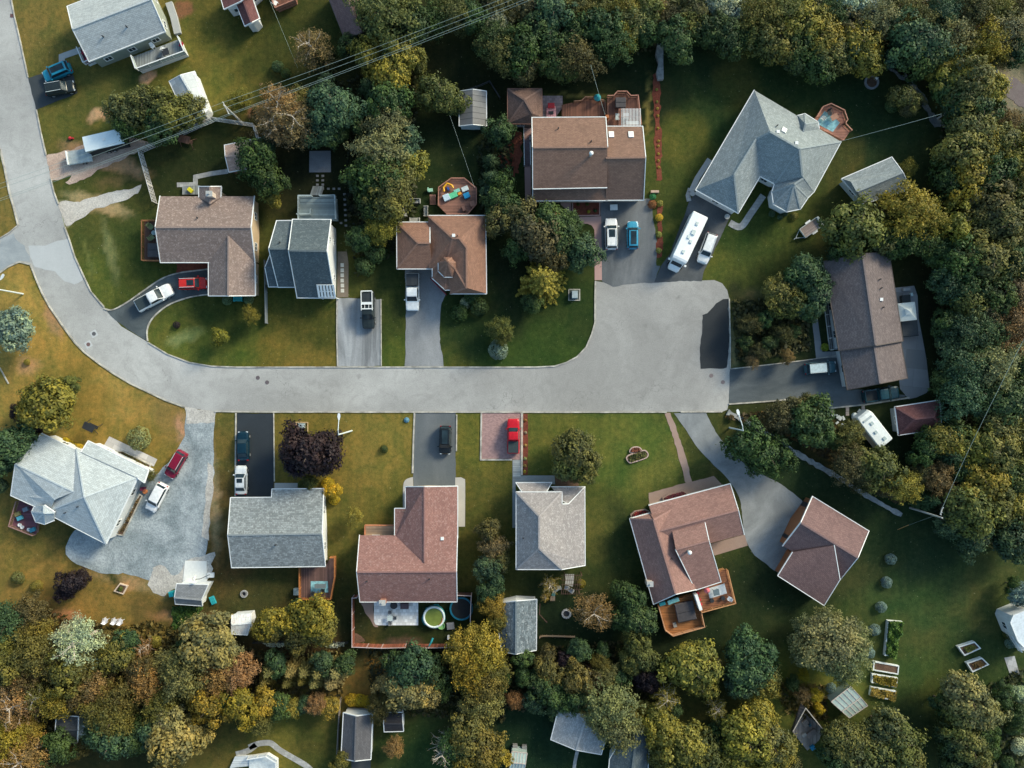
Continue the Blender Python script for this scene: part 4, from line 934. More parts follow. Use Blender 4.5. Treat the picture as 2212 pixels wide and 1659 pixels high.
sheet('path', vp([2015,118,2060,122,2110,140,2160,160,2212,180,2260,205,2260,260,2212,235,2130,180,2080,155,2030,135]), asphalt('path_dim', (.16, .13, .13), (.2, .18, .17), .6, .2, .5), .03, .3, .4)
mb = MB(); strip(mb, [(v.x, v.y) for v in densify(vp([1571,890,1600,905,1626,918,1684,954,1705,970,1751,997,1809,1030,1871,1070,1909,1092,1946,1112]), 8, False)], .75, 0, .3, jit=.35)
solo('stone_wall', mb, gravel('rubble_stone', (.2, .22, .22), (.34, .35, .35), 3), 'low grey rubble wall running diagonally below the camper van', 'wall')
mb = MB(); strip(mb, tp('20', [1275,395,1268,480,1280,560,1272,640,1278,700]), .9, 0, .7, jit=.3); solo('stone_wall', mb, gravel('rubble_stone', (.2, .22, .22), (.34, .35, .35), 3), 'short mossy stone wall at the top of the red mulch strip', 'wall')
mb = MB(); strip(mb, tp('30', [1640,520,1750,570,1880,620,1960,640]), .5, 0, .8); solo('retaining_wall', mb, CONC, 'pale retaining wall behind the trees in the top right corner', 'wall')

# ---------------------------------------------------------------- houses
R_ = dict
pale = shingle('pale_grey_shingles', (.37, .405, .42), (.55, .6, .62), .25, .5, .22, .15); palest = shingle('whitish_shingles', (.41, .455, .475), (.52, .56, .58), .25, .5, .22, .1)
tan = shingle('speckled_brown_shingles', (.23, .175, .155), (.42, .34, .31), .4, .4, .2, .12); slate = shingle('dark_slate_shingles', (.085, .11, .125), (.2, .23, .24), .3); brown = shingle('rust_brown_shingles', (.23, .13, .095), (.33, .17, .12), .3)
choc = shingle('chocolate_shingles', (.21, .13, .10), (.3, .18, .13), .3, .45, .2, .2); greyb = shingle('blue_grey_shingles', (.23, .265, .275), (.4, .43, .44), .3, .45, .2, .15); dusk = shingle('grey_brown_shingles', (.15, .125, .125), (.22, .19, .19), .35)
wine = shingle('wine_shingles', (.13, .06, .06), (.2, .1, .1), .3); mauve = shingle('mauve_shingles', (.18, .115, .112), (.24, .16, .15), .3); rose = shingle('rose_brown_shingles', (.26, .15, .13), (.32, .2, .17), .35, .45, .2, .12)
red = shingle('reddish_shingles', (.25, .135, .12), (.36, .24, .22), .45, .45, .2, .1); mix = shingle('two_tone_grey_shingles', (.28, .26, .26), (.5, .49, .48), .35, .45, .2, .5); grey = shingle('grey_shingles', (.21, .235, .245), (.45, .48, .49), .35, .5, .25, .1, .25)
W_GG = siding('grey_green_siding', (.3, .33, .28)); W_T = siding('tan_siding', (.55, .42, .28)); W_W = siding('white_siding', (.74, .76, .76)); W_G = siding('grey_siding', (.42, .45, .46)); W_B = siding('beige_siding', (.55, .47, .38)); W_BL = siding('blue_grey_siding', (.3, .36, .4)); W_D = siding('dark_siding', (.1, .1, .1)); W_R = siding('brown_siding', (.25, .14, .1))
DARKT = plain('dark_trim', (.1, .08, .07)); BRT = plain('brown_trim', (.2, .1, .07))
house('house', 'pale grey roofed house with grey-green walls, topmost at left beside the street', 'house', [(tz('00', [770,528,3.3, 1425,270,3.3, 1303,-8,5.8, 628,250,5.8, 582,55,3.3, 1245,-200,3.3]), GAB)], pale, W_GG, vents=[(275,59,'pipe'),(224,80,'pipe')], over=.3)
HB, hb6 = house('house', 'brown speckled roof house with attached side wing above the curved drive with the red car', 'house', [
 (tz('01', [1385,37,3, 2195,37,3, 2165,305,5.1, 1343,305,5.1, 1388,607,3, 2200,607,3]), GAB),
 (tz('01', [1803,600,2.98, 1803,895,2.98, 1972,895,4.65, 1975,380,4.65, 2203,893,2.98, 2200,595,2.98]), [(0,1,2,3),(3,2,4,5)]),
 (tz('01', [1720,-45,3.1, 1908,-45,3.1, 1815,-45,4.1, 1815,105,4.1, 1720,45,3.1, 1905,45,3.1]), [(0,2,3,4),(2,1,5,3)])], tan, W_T, vents=[(427.5,470.7,'pipe'),(459,423,'pale')])
house('house', 'dark slate steep roofed house with white gable wall above the driveway with the black pickup', 'house', [
 (tz('11', [318,238,5, 645,240,5, 610,512,7.9, 283,505,7.9, 358,912,2.5, 678,915,2.5]), GAB), (tz('11', [180,250,4.6, 335,248,4.6, 300,490,7.0, 112,490,7.0, 194,820,2.5, 350,820,2.5]), GAB),
 (tz('11', [122,545,2.8, 235,545,2.8, 260,652,4.1, 80,652,4.1, 112,817,2.3, 260,817,2.3]), GAB)], slate, W_W, vents=[(605,524,'pipe')], wsize=(.7, .9))
house('house', 'rust brown hip roofed house with a small round turret beside the octagonal play deck', 'house', [
 (tz('11', [1488,205,3.2, 1982,205,3.2, 1990,877,3.2, 1678,877,3.2, 1678,845,3.2, 1635,845,3.2, 1525,745,3.2, 1525,657,3.2, 1490,655,3.2, 1700,400,5.5, 1757,400,5.6, 1820,480,5.6, 1820,828,5.3, 1660,560,4.3]),
  [(0,1,10,9),(1,2,12,11,10),(0,9,13,8),(13,7,8),(13,6,7),(13,5,6),(13,4,5),(13,3,4),(9,10,13),(10,11,13),(11,12,13),(13,12,3),(12,2,3)]),
 (tz('11', [1218,262,2.9, 1500,262,2.9, 1500,440,4.6, 1400,440,4.6, 1220,662,2.9, 1525,662,2.9]), [(0,1,2,3),(3,2,5,4),(0,3,4)]),
 ([P(553+1662/4+23*math.cos(a), 414.75+648/4+23*math.sin(a), 4.3) for a in [math.pi/8+k*math.pi/4 for k in range(8)]]+[P(553+1655/4, 414.75+600/4, 6.1)], [(k, (k+1) % 8, 8) for k in range(8)])],
 brown, W_B, vents=[(980,509,'box'),(988,509.5,'pipe')])
m = MB(); a, b = P(932, 604, 0), P(965, 638, 0); m.beam(a+Vector((0,0,1)), b+Vector((0,0,1)), .12, 2.0); solo('porch_wall', m, plain('dark_red_paint', (.22, .02, .03), .5), 'dark red board wall on the angled porch beside the white pickup', 'wall')
house('house', 'large two-storey chocolate roof house with two skylights above the drive with a blue car', 'house', [
 (tz('20', [175,1017,5, 808,1013,5, 825,1270,7.2, 180,1275,7.2, 182,1630,4.6, 820,1618,4.6]), GAB), (tz('20', [812,1093,4.4, 1127,1093,4.4, 1153,1360,6.6, 812,1365,6.6, 812,1728,2.9, 1135,1726,2.9]), GAB),
 (tz('20', [182,1600,3.9, 825,1600,3.9, 825,1730,2.9, 182,1734,2.9]), [(0,1,2,3)])], choc, W_B, vents=[(1206,278,'pipe'),(1277,306,'pipe'),(1275.5,336,'flue')], sky=[(1320.5,291,.75,1.0),(1363,291,.75,1.0)])
house('garage', 'hip roofed dark brown annex against the northwest corner of the large chocolate roofed house', 'annex', [(vz([1097,192,2.8, 1170,192,2.8, 1171,253,2.8, 1150,267,2.8, 1097,267,2.8, 1133,216,4.2, 1150,245,3.9]), [(0,1,5),(1,2,6,5),(2,3,6),(3,4,5,6),(4,0,5)])], shingle('dull_brown_shingles', (.14, .09, .075), (.2, .13, .11), .3), W_D, BRT, over=.25)
house('house', 'big blue-grey hip roofed house with angled garage wing behind the motorhome', 'house', [
 (vz([1629.7,195,3.2, 1503.5,410,3.2, 1594.7,459.7,3.2, 1642,380,3.2, 1674,397,3.2, 1735,400,3.8, 1757.7,414.7,3.2, 1816.5,306,3.2, 1586,377.5,5.6, 1633.5,300,5.9, 1664,285,6.9, 1727,321,6.9, 1733,380,5.2]),
  [(0,10,9,8,1),(1,8,2),(8,9,3,2),(9,10,3),(3,10,11,4),(4,11,12,5),(12,11,7,6,5),(0,7,11,10)]),
 (vz([1667.7,415,3.2, 1671.5,441,3.2, 1700,457,3.2, 1729,451,3.2, 1745,427,3.2, 1757,415,3.2, 1735,385,4.9, 1674,397,3.2, 1716,398,4.9]), [(0,1,8),(1,2,8),(2,3,8),(3,4,8),(4,5,8),(5,6,8),(7,0,8),(7,8,6)]),
 (vz([1723.5,250,3.3, 1739,246,3.3, 1767.5,264,3.3, 1769,277.5,3.3, 1734,289,4.6, 1740,268,4.9]), [(0,1,5),(1,2,5),(2,3,5),(3,4,5),(4,0,5)])],
 greyb, W_W, vents=[(1678,272,'pipe'),(1680,285,'box'),(1720,309.5,'box')], sky=[(1693.5,281.5,.7,1.0)])
house('shed', 'long grey roofed shed between the blue-grey roofed house and the right-hand wood', 'shed', [
 (vz([1819,386,2.6, 1926,340,2.6, 1950,372.5,4.2, 1851.5,413.5,4.2, 1866,440,2.6, 1966,408,2.6, 1840,393,3.6]), [(0,1,2,3,6),(3,2,5,4),(6,3,4),(0,6,4)])], greyb, siding('pale_blue_siding', (.5, .58, .6)))
house('house', 'grey-brown roofed house at right beside the white gazebo', 'house', [
 (vz([1780,565,3, 1813,757,3, 1891.5,746,5.3, 1863,548.5,5.3, 1950,736,3, 1920,545,3]), [(0,1,2,3),(3,2,4,5)]), (vz([1815,753,2.7, 1831,841.5,2.7, 1901,828,4.7, 1888,742,4.7, 1960,816,2.7, 1944,732,2.7]), [(0,1,2,3),(3,2,4,5)])], dusk, W_W, DARKT, vents=[(1900,603.5,'pipe'),(1903,622.5,'pipe'),(1903,647,'box'),(1907,664,'pipe')])
house('shed', 'wine red roofed shed beside the small camper at right', 'shed', [(tz('32', [1100,200,2.5, 1480,142,2.5, 1430,285,4.0, 1268,302,4.0, 1130,440,2.5, 1500,385,2.5]), [(0,1,2,3),(3,2,5,4),(0,3,4),(1,5,2)])], wine, W_BL)
house('garage', 'mauve brown roofed detached garage at the end of the curving drive', 'garage', [
 (vz([1755.3,1073,2.9, 1876,1147,2.9, 1852.8,1204.5,5.2, 1730.3,1129.5,5.2, 1691.5,1179.5,2.9, 1814,1252,2.9]), GAB),
 (vz([1712.7,1193,3.3, 1681,1243.5,2.9, 1780,1307,2.9, 1814,1252,4.3, 1801.5,1178,5.2]), [(0,1,2,3,4)])], mauve, siding('brown_garage_siding', (.3, .13, .06)), vents=[], windows=False)
GA, GD, GN = Vector((44.3, -16.6, 1.2)), Vector((-.513, -.858, 0)), Vector((-.858, .513, 0))
for t0, t1 in ((1.1, 3.8), (4.6, 7.3)):
    m = MB(); m.beam(GA+GD*t0-GN*.24, GA+GD*t1-GN*.24, .1, 2.2); part('garage_door', m, plain('black_garage_door', (.02, .02, .022), .4), [o for o in COL.objects if o.get('label', '').startswith('mauve brown roofed detached')][0])
house('house', 'rose brown roofed house between the curving drive and the square hot tub deck', 'house', [
 (vz([1361,1121,3.2, 1412,1304.5,3.2, 1459.8,1283,5.2, 1412,1123,5.2, 1503,1273,3.6, 1453.5,1099.5,3.6, 1404,1109,3.2]), [(0,1,2,3),(3,2,4,5),(6,3,5),(0,3,6)]),
 (vz([1402,1092,3.1, 1577,1045.7,3.1, 1594.5,1102,5.0, 1420,1148,5.0, 1433,1200,3.1, 1607,1154.5,3.1]), GAB),
 (vz([1440,1085,3.2, 1506,1066,3.2, 1521,1123,4.6, 1531,1168,5.7, 1460,1187,5.7, 1503,1274,3.3, 1557,1256.5,3.3]), [(0,1,2,3,4),(4,3,6,5)])], rose, W_B, vents=[(1486,1190,'flue'),(1451,1206,'pipe'),(1401,1257,'pale')])
house('house', 'grey hip roofed house with stepped front between the red brick drive and the oval tree', 'house', [
 (tz('22', [38,935,4.6, 430,935,4.6, 430,1040,4.75, 490,1038,4.2, 628,892,2.9, 630,1565,2.9, 430,1600,4.6, 38,1600,4.6, 235,1145,6.8, 235,1420,6.8]), [(0,1,8),(1,2,3,4,5,6,9,8),(6,7,9),(7,0,8,9)]),
 (tz('22', [38,855,2.8, 340,853,2.8, 290,940,4.0, 95,940,4.0]), [(0,1,2,3)]), (tz('22', [340,890,2.8, 628,890,2.8, 490,1036,4.0, 425,1000,3.8]), [(0,1,2,3)])], mix, W_G, vents=[(1130,1162,'pipe')])
house('house', 'reddish roofed L-shaped house with fenced patio and round pool behind', 'house', [
 (tz('12', [897,1308,3, 1738,1310,3, 1730,1620,5.2, 872,1625,5.2, 900,1881,3, 1735,1880,3]), GAB),
 (tz('12', [1293,890,2.98, 1293,1078,2.98, 1200,1078,2.6, 1200,1330,2.98, 1457,1540,4.75, 1457,890,4.75, 1740,885,2.98, 1740,1330,2.98]), [(0,1,2,3,4,5),(5,4,7,6)])], red, W_B, vents=[(955.5,1163,'box'),(793,1255,'pipe'),(928,1250,'pipe'),(829,1297,'brick')])
house('house', 'grey shingled house with a white gable wall at the end of the new black drive', 'house', [
 (vz([498.7,1075.7,3, 587,1075,3, 588,1057,2.6, 698.7,1056,2.6, 695,1152.8,4.8, 492.5,1155.7,4.8, 501,1225.7,3, 702,1223,3]), [(0,1,2,3,4,5),(5,4,7,6)])], grey, W_W, vents=[(596,1177,'pipe')])
house('house', 'very pale large hip roofed house beside the blue-grey gravel yard', 'house', [
 (tz('02', [660,555,3.4, 1190,805,3.4, 915,1380,3.4, 390,1108,3.4, 728,975,5.7]), [(0,1,4),(1,2,4),(2,3,4),(3,0,4)]),
 (tz('02', [360,430,3.4, 660,572,3.4, 640,930,4.7, 550,890,4.9, 133,690,4.9, 95,962,3.4, 420,1110,3.4, 470,1000,4.6]), [(0,1,2,3,4),(4,3,7,6,5),(3,2,7)]),
 (tz('02', [762,495,3.0, 1280,745,3.0, 1245,850,3.5, 1190,812,3.6, 700,590,3.6]), [(0,1,2,3,4)]),
 (tz('02', [275,1105,3.3, 300,1053,3.3, 380,1050,4.4, 470,1110,4.2, 465,1178,3.3, 385,1210,3.3, 310,1190,3.3, 380,1115,4.6]), [(0,1,7),(1,2,7),(2,3,7),(3,4,7),(4,5,7),(5,6,7),(6,0,7)])],
 palest, W_W, vents=[(169,1094.5,'pipe'),(142,1107.5,'pipe')])
house('shed', 'pale grey gabled shed beside the spreading tree at top left', 'shed', [(vz([366,176,2.3, 390,162.5,3.2, 420,155,2.3, 450,235,2.3, 438,246,3.2, 400,250,2.3]), [(0,1,4,5),(1,2,3,4)])], shingle('weathered_pale_panels', (.5, .54, .56), (.65, .7, .7), .2, 1.2, 1.2, .3), W_W, windows=False, over=.12)
house('house', 'purple-brown roofed house corner cut off by the top edge near the left', 'house', [(vz([470,-30,3.4, 484,19,3.4, 520,2,4.2, 560,-40,4.8, 520,-60,4.2]), [(0,1,2,3,4)]), (vz([511,10,3, 529,55.5,3, 543,48,3.8, 523,-6,3.8, 560,40,3, 542,-12,3]), [(0,1,2,3),(3,2,4,5)])], wine, W_W)
house('house', 'long mauve gable roof cut off by the top edge beside the dark tree', 'house', [(vz([700,-30,3, 744.5,83,3, 779.5,70,5, 738,-40,5, 816,60,3, 778,-50,3]), [(0,1,2,3),(3,2,4,5)])], mauve, W_D, DARKT)
house('garden_shed', 'small pinkish roofed shed half hidden by the tree inside the lattice fence', 'shed', [(vz([485.5,314,2.3, 562,298,2.3, 567,330,3.1, 487,338,3.1, 495,371,2.2, 570,358,2.2]), GAB)], shingle('worn_pink_shingles', (.42, .3, .25), (.5, .4, .34), .3, .4, .2, .4), W_R, windows=False, over=.2)
house('garden_shed', 'grey ribbed roof greenhouse shed with a light blue gable left of the chocolate roofed house', 'shed', [(tz('10', [1758,790,2.2, 1758,1085,2.2, 1872,1072,3.1, 1872,773,3.1, 1990,1085,2.2, 1988,790,2.2]), [(0,1,2,3),(3,2,4,5)])], planks('ribbed_grey_roof', (.2, .2, .2), .85, 1, .12), siding('ice_blue_siding', (.5, .62, .66)), windows=False, over=.15)
house('garden_shed', 'small grey barn-roofed shed at the end of the white hoop pad', 'shed', [(tz('03', [1528,70,3.0, 1795,78,3.0, 1738,205,2.7, 1510,185,2.7, 1518,240,1.9, 1745,256,1.9]), [(0,1,2,3),(3,2,5,4)])], shingle('mid_grey_shingles', (.25, .26, .27), (.3, .3, .3), .2), W_W, windows=False, over=.15)
house('garden_shed', 'white metal shed with rusty roof ribs beside the golden trees', 'shed', [(tz('03', [2005,338,2.2, 2165,325,2.2, 2166,405,2.7, 2003,420,2.7, 2003,500,2.2, 2135,508,2.2]), GAB)], shingle('rusty_white_metal', (.72, .75, .76), (.4, .12, .08), .25, .5, 3, .5), W_W, windows=False, over=.1)
house('garden_shed', 'dark roofed garden cabin with white steps in the lower left wood', 'shed', [(tz('03', [490,1205,3.2, 675,1217,3.2, 672,1330,3.4, 480,1325,3.4, 475,1432,2.4, 663,1440,2.4]), GAB)], shingle('charcoal_shingles', (.05, .055, .06), (.08, .085, .09), .2), W_GG, over=.15, wsize=(.6, .6))
house('garden_shed', 'dark gabled shed with white front beside the bright yellow bush', 'shed', [(tz('13', [757,1185,2.3, 737,1575,2.3, 853,1597,3.3, 866,1213,3.3, 990,1582,2.3, 1005,1193,2.3]), [(0,1,2,3),(3,2,4,5)])], shingle('charcoal_brown_shingles', (.10, .10, .11), (.13, .13, .13), .2), W_W, windows=False, over=.12)
house('garden_shed', 'smaller black roofed shed with white trim right of the dark gabled shed', 'shed', [(tz('13', [1108,1182,2.3, 1262,1180,2.3, 1266,1275,2.8, 1106,1275,2.8, 1110,1344,2.2, 1272,1340,2.2]), GAB)], shingle('black_shingles', (.035, .035, .04), (.06, .06, .06), .2, .45, .2, .1), W_W, windows=False, over=.12)
house('garden_shed', 'blue-grey shingled shed with white front beside the fire pit chairs', 'shed', [(vz([1070,1304,2.4, 1084,1407,2.4, 1114.5,1412.5,3.8, 1115,1299,3.8, 1158,1404,2.4, 1159,1295.5,2.4]), [(0,1,2,3),(3,2,4,5)])], shingle('mottled_slate_shingles', (.13, .16, .18), (.34, .37, .39), .4, .4, .22, .05, .35), W_W, windows=False, over=.15)
house('house', 'long grey roof with dark ridge under the sage tree at bottom', 'house', [(tz('23', [400,1165,2.8, 338,1412,2.8, 555,1502,3.9, 645,1205,3.9, 770,1540,2.8, 850,1250,2.8]), [(0,1,2,3),(3,2,4,5)])], shingle('silver_shingles', (.32, .33, .34), (.5, .5, .5), .4), W_G, windows=False)
house('house', 'dark grey gable roof with white front cut off by the bottom edge', 'house', [(tz('23', [1000,1325,3, 845,1585,3, 820,1900,3, 1010,1900,4.6, 1080,1338,4.6, 1160,1900,3, 1190,1345,3]), [(0,1,2,3,4),(4,3,5,6)])], slate, W_W)
house('house', 'white sided house corner cut off by the right edge near the stone patio', 'house', [(vz([2190,1330,4.5, 2184,1345,4.5, 2200,1385,4.5, 2225,1410,4.5, 2300,1380,4.8, 2270,1300,4.8]), [(0,1,2,3,4,5)])], plain('white_roof_membrane', (.62, .68, .72)), W_W)
# ---------------------------------------------------------------- vehicles
car('teal blue car with black roof parked at top left on the black pad', *tp('00', [492, 622])[0], 203, 4.3, 1.85, 'suv', (.02, .26, .38), sunroof=2)
car('black car with silver roof rails parked at top left on the black pad', *tp('00', [520, 762])[0], 10, 4.4, 1.8, 'suv', (.02, .028, .03), rails=(.6, .65, .66))
car('bright red car nearest the garage on the curved black drive', *tp('01', [1668, 790])[0], 2, 4.25, 1.8, 'suv', (.55, .025, .02), rails=(.7, .7, .7), sunroof=1)
car('white pickup with dark bed cover on the curved black drive', *tp('01', [1332, 912])[0], 28, 5.8, 2.0, 'pickup', (.78, .8, .8), bed='cover')
car('black pickup carrying a white ladder rack on the mottled concrete drive', *tp('11', [970, 1022])[0], 271, 5.5, 1.9, 'pickup', (.015, .025, .03), bed='cap', rack=True)
car('white pickup with a dark canopy beside the turreted rust brown house', *tp('11', [1353, 865])[0], 270, 5.6, 2.0, 'pickup', (.78, .8, .8), bed='cap')
car('white car with a sunroof nose-in below the large chocolate roofed house', *tp('21', [858, 362])[0], 91, 4.7, 1.9, 'suv', (.75, .76, .76), rails=(.75, .75, .75), sunroof=1)
car('sky blue car parked nose-in below the large chocolate roofed house', *tp('21', [1043, 373])[0], 90, 4.2, 1.75, 'suv', (.04, .27, .42), sunroof=2)
car('white estate car with roof bars beside the motorhome', *tp('21', [1685, 487])[0], 250, 4.7, 1.8, 'suv', (.76, .78, .78), rails=(.7, .72, .72))
car('teal car with pale roof on the shaded drive at right', *tp('31', [452, 1520])[0], 5, 4.7, 1.85, 'suv', (.05, .12, .15), rails=(.6, .7, .7), roofm=plain('pale_roof_panel', (.45, .55, .58), .3))
car('dark teal pickup half under the eaves of the grey-brown roofed house', *tp('32', [975, 88])[0], 8, 5.4, 1.95, 'pickup', (.012, .05, .065), bed='open')
car('maroon car nearest the lawn on the blue-grey gravel', *tp('02', [1520, 695])[0], 240, 4.4, 1.8, 'suv', (.2, .008, .03), rails=(.7, .65, .66))
car('white car beside the very pale roofed house on the blue-grey gravel', *tp('02', [1355, 980])[0], 242, 4.5, 1.85, 'suv', (.78, .79, .8))
car('dark green saloon car nearest the street on the new black drive', *tp('02', [2101, 535])[0], 91, 4.4, 1.75, 'sedan', (.004, .024, .042))
car('white saloon car on the new black drive closest to the grey shingled house', *tp('02', [2083, 830])[0], 90, 4.3, 1.75, 'sedan', (.72, .74, .74), sunroof=1)
car('black car alone on the slate grey drive of the reddish roofed house', *tp('12', [1635, 485])[0], 269, 4.3, 1.8, 'suv', (.01, .013, .015), sunroof=2)
car('red pickup with dark bed cover on the pink brick drive', 1109, 942, 90, 5.2, 1.85, 'pickup', (.5, .01, .02), bed='cover')

# motorhome
p = P(1484, 521, 1.6); mh = thing('motorhome', 'long white motorhome parked beside the white estate car', 'motorhome', (p.x, p.y, .03), math.radians(245))
WM = plain('white_gelcoat', (.8, .82, .82), .3, .05)
b = MB(); loft(b, [[(x, -y, .5), (x, -y, z-.12), (x, -y*.93, z), (x, 0, z+.05), (x, y*.93, z), (x, y, z-.12), (x, y, .5)] for x, y, z in ((-4.1, 1.15, 2.95), (-4.0, 1.2, 3.0), (3.0, 1.2, 3.0), (3.35, 1.12, 2.9), (3.5, 1.0, 2.45))]); part('coach_body', b, WM, mh, False)
b = MB(); loft(b, [[(x, -y, .4), (x, -y, z-.2), (x, -y*.85, z), (x, y*.85, z), (x, y, z-.2), (x, y, .4)] for x, y, z in ((3.2, .95, 2.1), (3.55, .93, 2.0), (3.95, .92, 1.3), (4.5, .85, 1.1), (4.7, .7, .8))]); part('cab', b, WM, mh, False)
b = MB(); b.add([(3.58, -.8, 1.98), (3.58, .8, 1.98), (3.98, .82, 1.36), (3.98, -.82, 1.36)], [(0, 1, 2, 3)]); part('windshield', b, glass('car_glass'), mh, False)
for x, y in ((-2.6, .1), (-.3, -.2), (.2, .35), (2.0, 0)): b = MB(); b.box((x, y, 3.11), (.5, .4, .14)); part('roof_vent', b, plain('vent_cream', (.6, .66, .64), .4), mh, False)
b = MB(); b.box((-1.2, .15, 3.14), (.7, .55, .22)); part('air_conditioner', b, plain('vent_cream', (.6, .66, .64), .4), mh, False)
for s in (-1, 1): b = MB(); b.box((3.5, s*1.3, 1.6), (.25, .3, .4)); part('mirror', b, WM, mh, False); b = MB(); b.add([(-2.5, s*1.21, 1.5), (-.8, s*1.21, 1.5), (-.8, s*1.21, 2.2), (-2.5, s*1.21, 2.2)], [(0, 1, 2, 3)]); part('side_window', b, GLASS, mh, False)
wheel_parts(mh, (-2.4, 3.7), 2.2, .38)
# camper van
p = P(1882.5, 926, 1.4); cv = thing('camper_van', 'off-white camper parked between the stone circle and the wine red shed', 'camper van', (p.x, p.y, .03), math.radians(128))
b = MB(); loft(b, [[(x, -y, .35), (x, -y, z-.2), (x, -y*.88, z), (x, 0, z+.05), (x, y*.88, z), (x, y, z-.2), (x, y, .35)] for x, y, z in ((-2.75, 1.2, 2.5), (-2.65, 1.25, 2.6), (2.1, 1.25, 2.65), (2.6, 1.12, 2.55), (2.85, 1.0, 2.2))]); part('body', b, plain('cream_gelcoat', (.74, .78, .76), .35, .1), cv, False)
for x, y, s, z in ((1.0, -.1, .5, 2.74), (-.4, .25, .45, 2.74), (-1.9, -.2, .5, 2.72)): b = MB(); b.box((x, y, z), (s, s*.9, .12)); part('roof_vent', b, plain('vent_grey', (.42, .5, .5), .4), cv, False)
b = MB(); b.box((1.9, 0, 2.73), (.3, 1.5, .08)); part('roof_rack', b, GALV, cv, False)
for s in (-1, 1): b = MB(); b.add([(-1.8, s*1.21, 1.4), (1.2, s*1.21, 1.4), (1.2, s*1.21, 1.95), (-1.8, s*1.21, 1.95)], [(0, 1, 2, 3)]); part('side_window', b, GLASS, cv, False)
wheel_parts(cv, (-1.7, 1.6), 2.2, .34)
# covered box trailer and flat trailer
p = P(231, 307, 1.5); bt = thing('box_trailer', 'black box trailer with white roof beneath the wires at left', 'trailer', (p.x, p.y, .04), math.radians(13))
b = MB(); b.add([(-2.9, -1.1, .45), (2.9, -1.1, .45), (2.9, 1.1, .45), (-2.9, 1.1, .45), (-2.9, -1.1, 2.45), (2.9, -1.1, 2.45), (2.9, 1.1, 2.45), (-2.9, 1.1, 2.45)], [(3, 2, 1, 0), (4, 5, 6, 7), (0, 1, 5, 4), (1, 2, 6, 5), (2, 3, 7, 6), (3, 0, 4, 7)]); part('box', b, plain('black_panel', (.02, .025, .028), .5), bt, False)
b = MB(); loft(b, [[(x, -1.15, 2.46), (x, -1.12, 2.53), (x, 0, 2.6), (x, 1.12, 2.53), (x, 1.15, 2.46)] for x in (-2.95, -2.0, 2.0, 2.95)]); part('roof', b, plain('white_trailer_roof', (.7, .78, .8), .4, .06), bt, False)
b = MB(); b.box((.1, 0, 2.66), (.35, .35, .12)); part('roof_vent', b, WHITE, bt, False)
b = MB(); b.beam((2.9, -.5, .5), (4.0, 0, .5), .08, .1); b.beam((2.9, .5, .5), (4.0, 0, .5), .08, .1); part('drawbar', b, DARKM, bt, False); wheel_parts(bt, (-.5, .4), 2.3, .33)
p = P(173, 337.5, .9); ft = thing('flat_trailer', 'low flat trailer with grey sheeting nearest the street at left', 'trailer', (p.x, p.y, .04), math.radians(10))
b = MB(); b.box((0, 0, .62), (3.3, 1.9, .3)); part('chassis', b, DARKM, ft, False)
b = MB(); loft(b, [[(x, -1.05, .76), (x, -.98, .92+h), (x, 0, .98+h), (x, .98, .92+h), (x, 1.05, .76)] for x, h in ((-1.75, 0), (-.9, .06), (-.1, 0), (.8, .05), (1.75, 0))]); part('cover', b, plain('grey_tarpaulin', (.38, .42, .42), .6, .25, 1.5), ft, False)
b = MB(); b.box((-1.85, 0, 1.0), (.14, 2.05, .5)); part('ramp', b, WHITE, ft, False)
b = MB(); b.beam((-1.9, 0, .5), (-2.5, .1, .5), .1, .1); part('drawbar', b, DARKM, ft, False); wheel_parts(ft, (.3,), 2.1, .3)
# utility trailer
p = P(1751, 492, .6); ut = thing('utility_trailer', 'small open silver utility trailer on the lawn beside the big dark tree', 'trailer', (p.x, p.y, .02), math.radians(215))
b = MB(); b.box((0, 0, .5), (3.0, 1.5, .08)); part('floor', b, planks('trailer_boards', (.32, .26, .24), .2, 1, .2), ut, False)
for n_, c, s in (('side_panel', (0, .78, .66), (3.1, .08, .36)), ('side_panel', (0, -.78, .66), (3.1, .08, .36)), ('front_panel', (1.55, 0, .66), (.08, 1.6, .36)), ('tailgate', (-1.62, 0, .74), (.3, 1.6, .5))): b = MB(); b.box(c, s); part(n_, b, GALV, ut, False)
for s in (-1, 1): b = MB(); b.box((-.1, s*.95, .7), (.9, .26, .05)); part('mudguard', b, WHITE, ut, False)
b = MB(); b.beam((1.5, -.7, .45), (2.7, 0, .45), .07, .09); b.beam((1.5, .7, .45), (2.7, 0, .45), .07, .09); b.beam((2.5, 0, .45), (3.0, 0, .45), .09, .09); part('drawbar', b, GALV, ut, False); wheel_parts(ut, (-.1,), 2.0, .3)

# ---------------------------------------------------------------- decks
deck('grey deck with white glass-panelled railing behind the topmost left house', tp('00', [1150,490,1555,335,1612,462,1195,615]), 1.3, WOODG, WHITE, [[1, 2, 3], [3, (1 and 553*0+1155/4, 500/4)]], glassy=plain('frosted_panel', (.35, .42, .4), .3))
deck('small white railed porch at the west end of the topmost left house', tp('00', [690,430,770,400,835,520,745,560]), 1.0, plain('porch_floor', (.12, .04, .06)), WHITE, [[0, 3, 2]], name='porch', cat='porch')
deck('red-brown balcony deck with hot tub west of the brown speckled roof house', tp('01', [1248,255,1400,255,1400,600,1248,598]), 1.2, WOODD, WOODO, [[1, 0, 3, 2]])
deck('weathered grey deck behind the dark slate roofed house', tp('11', [378,42,490,42,560,42,690,38,700,240,378,240]), 1.6, planks('deck_grey_blue', (.2, .25, .26), .2, 1), planks('rail_grey_blue', (.35, .42, .43), .3, 1), [[5, 0, 1], [2, 3, 4], [(553+365/4, 414.75+200/4), (553+480/4, 414.75+200/4), (553+485/4, 414.75+155/4)]])
b = MB()
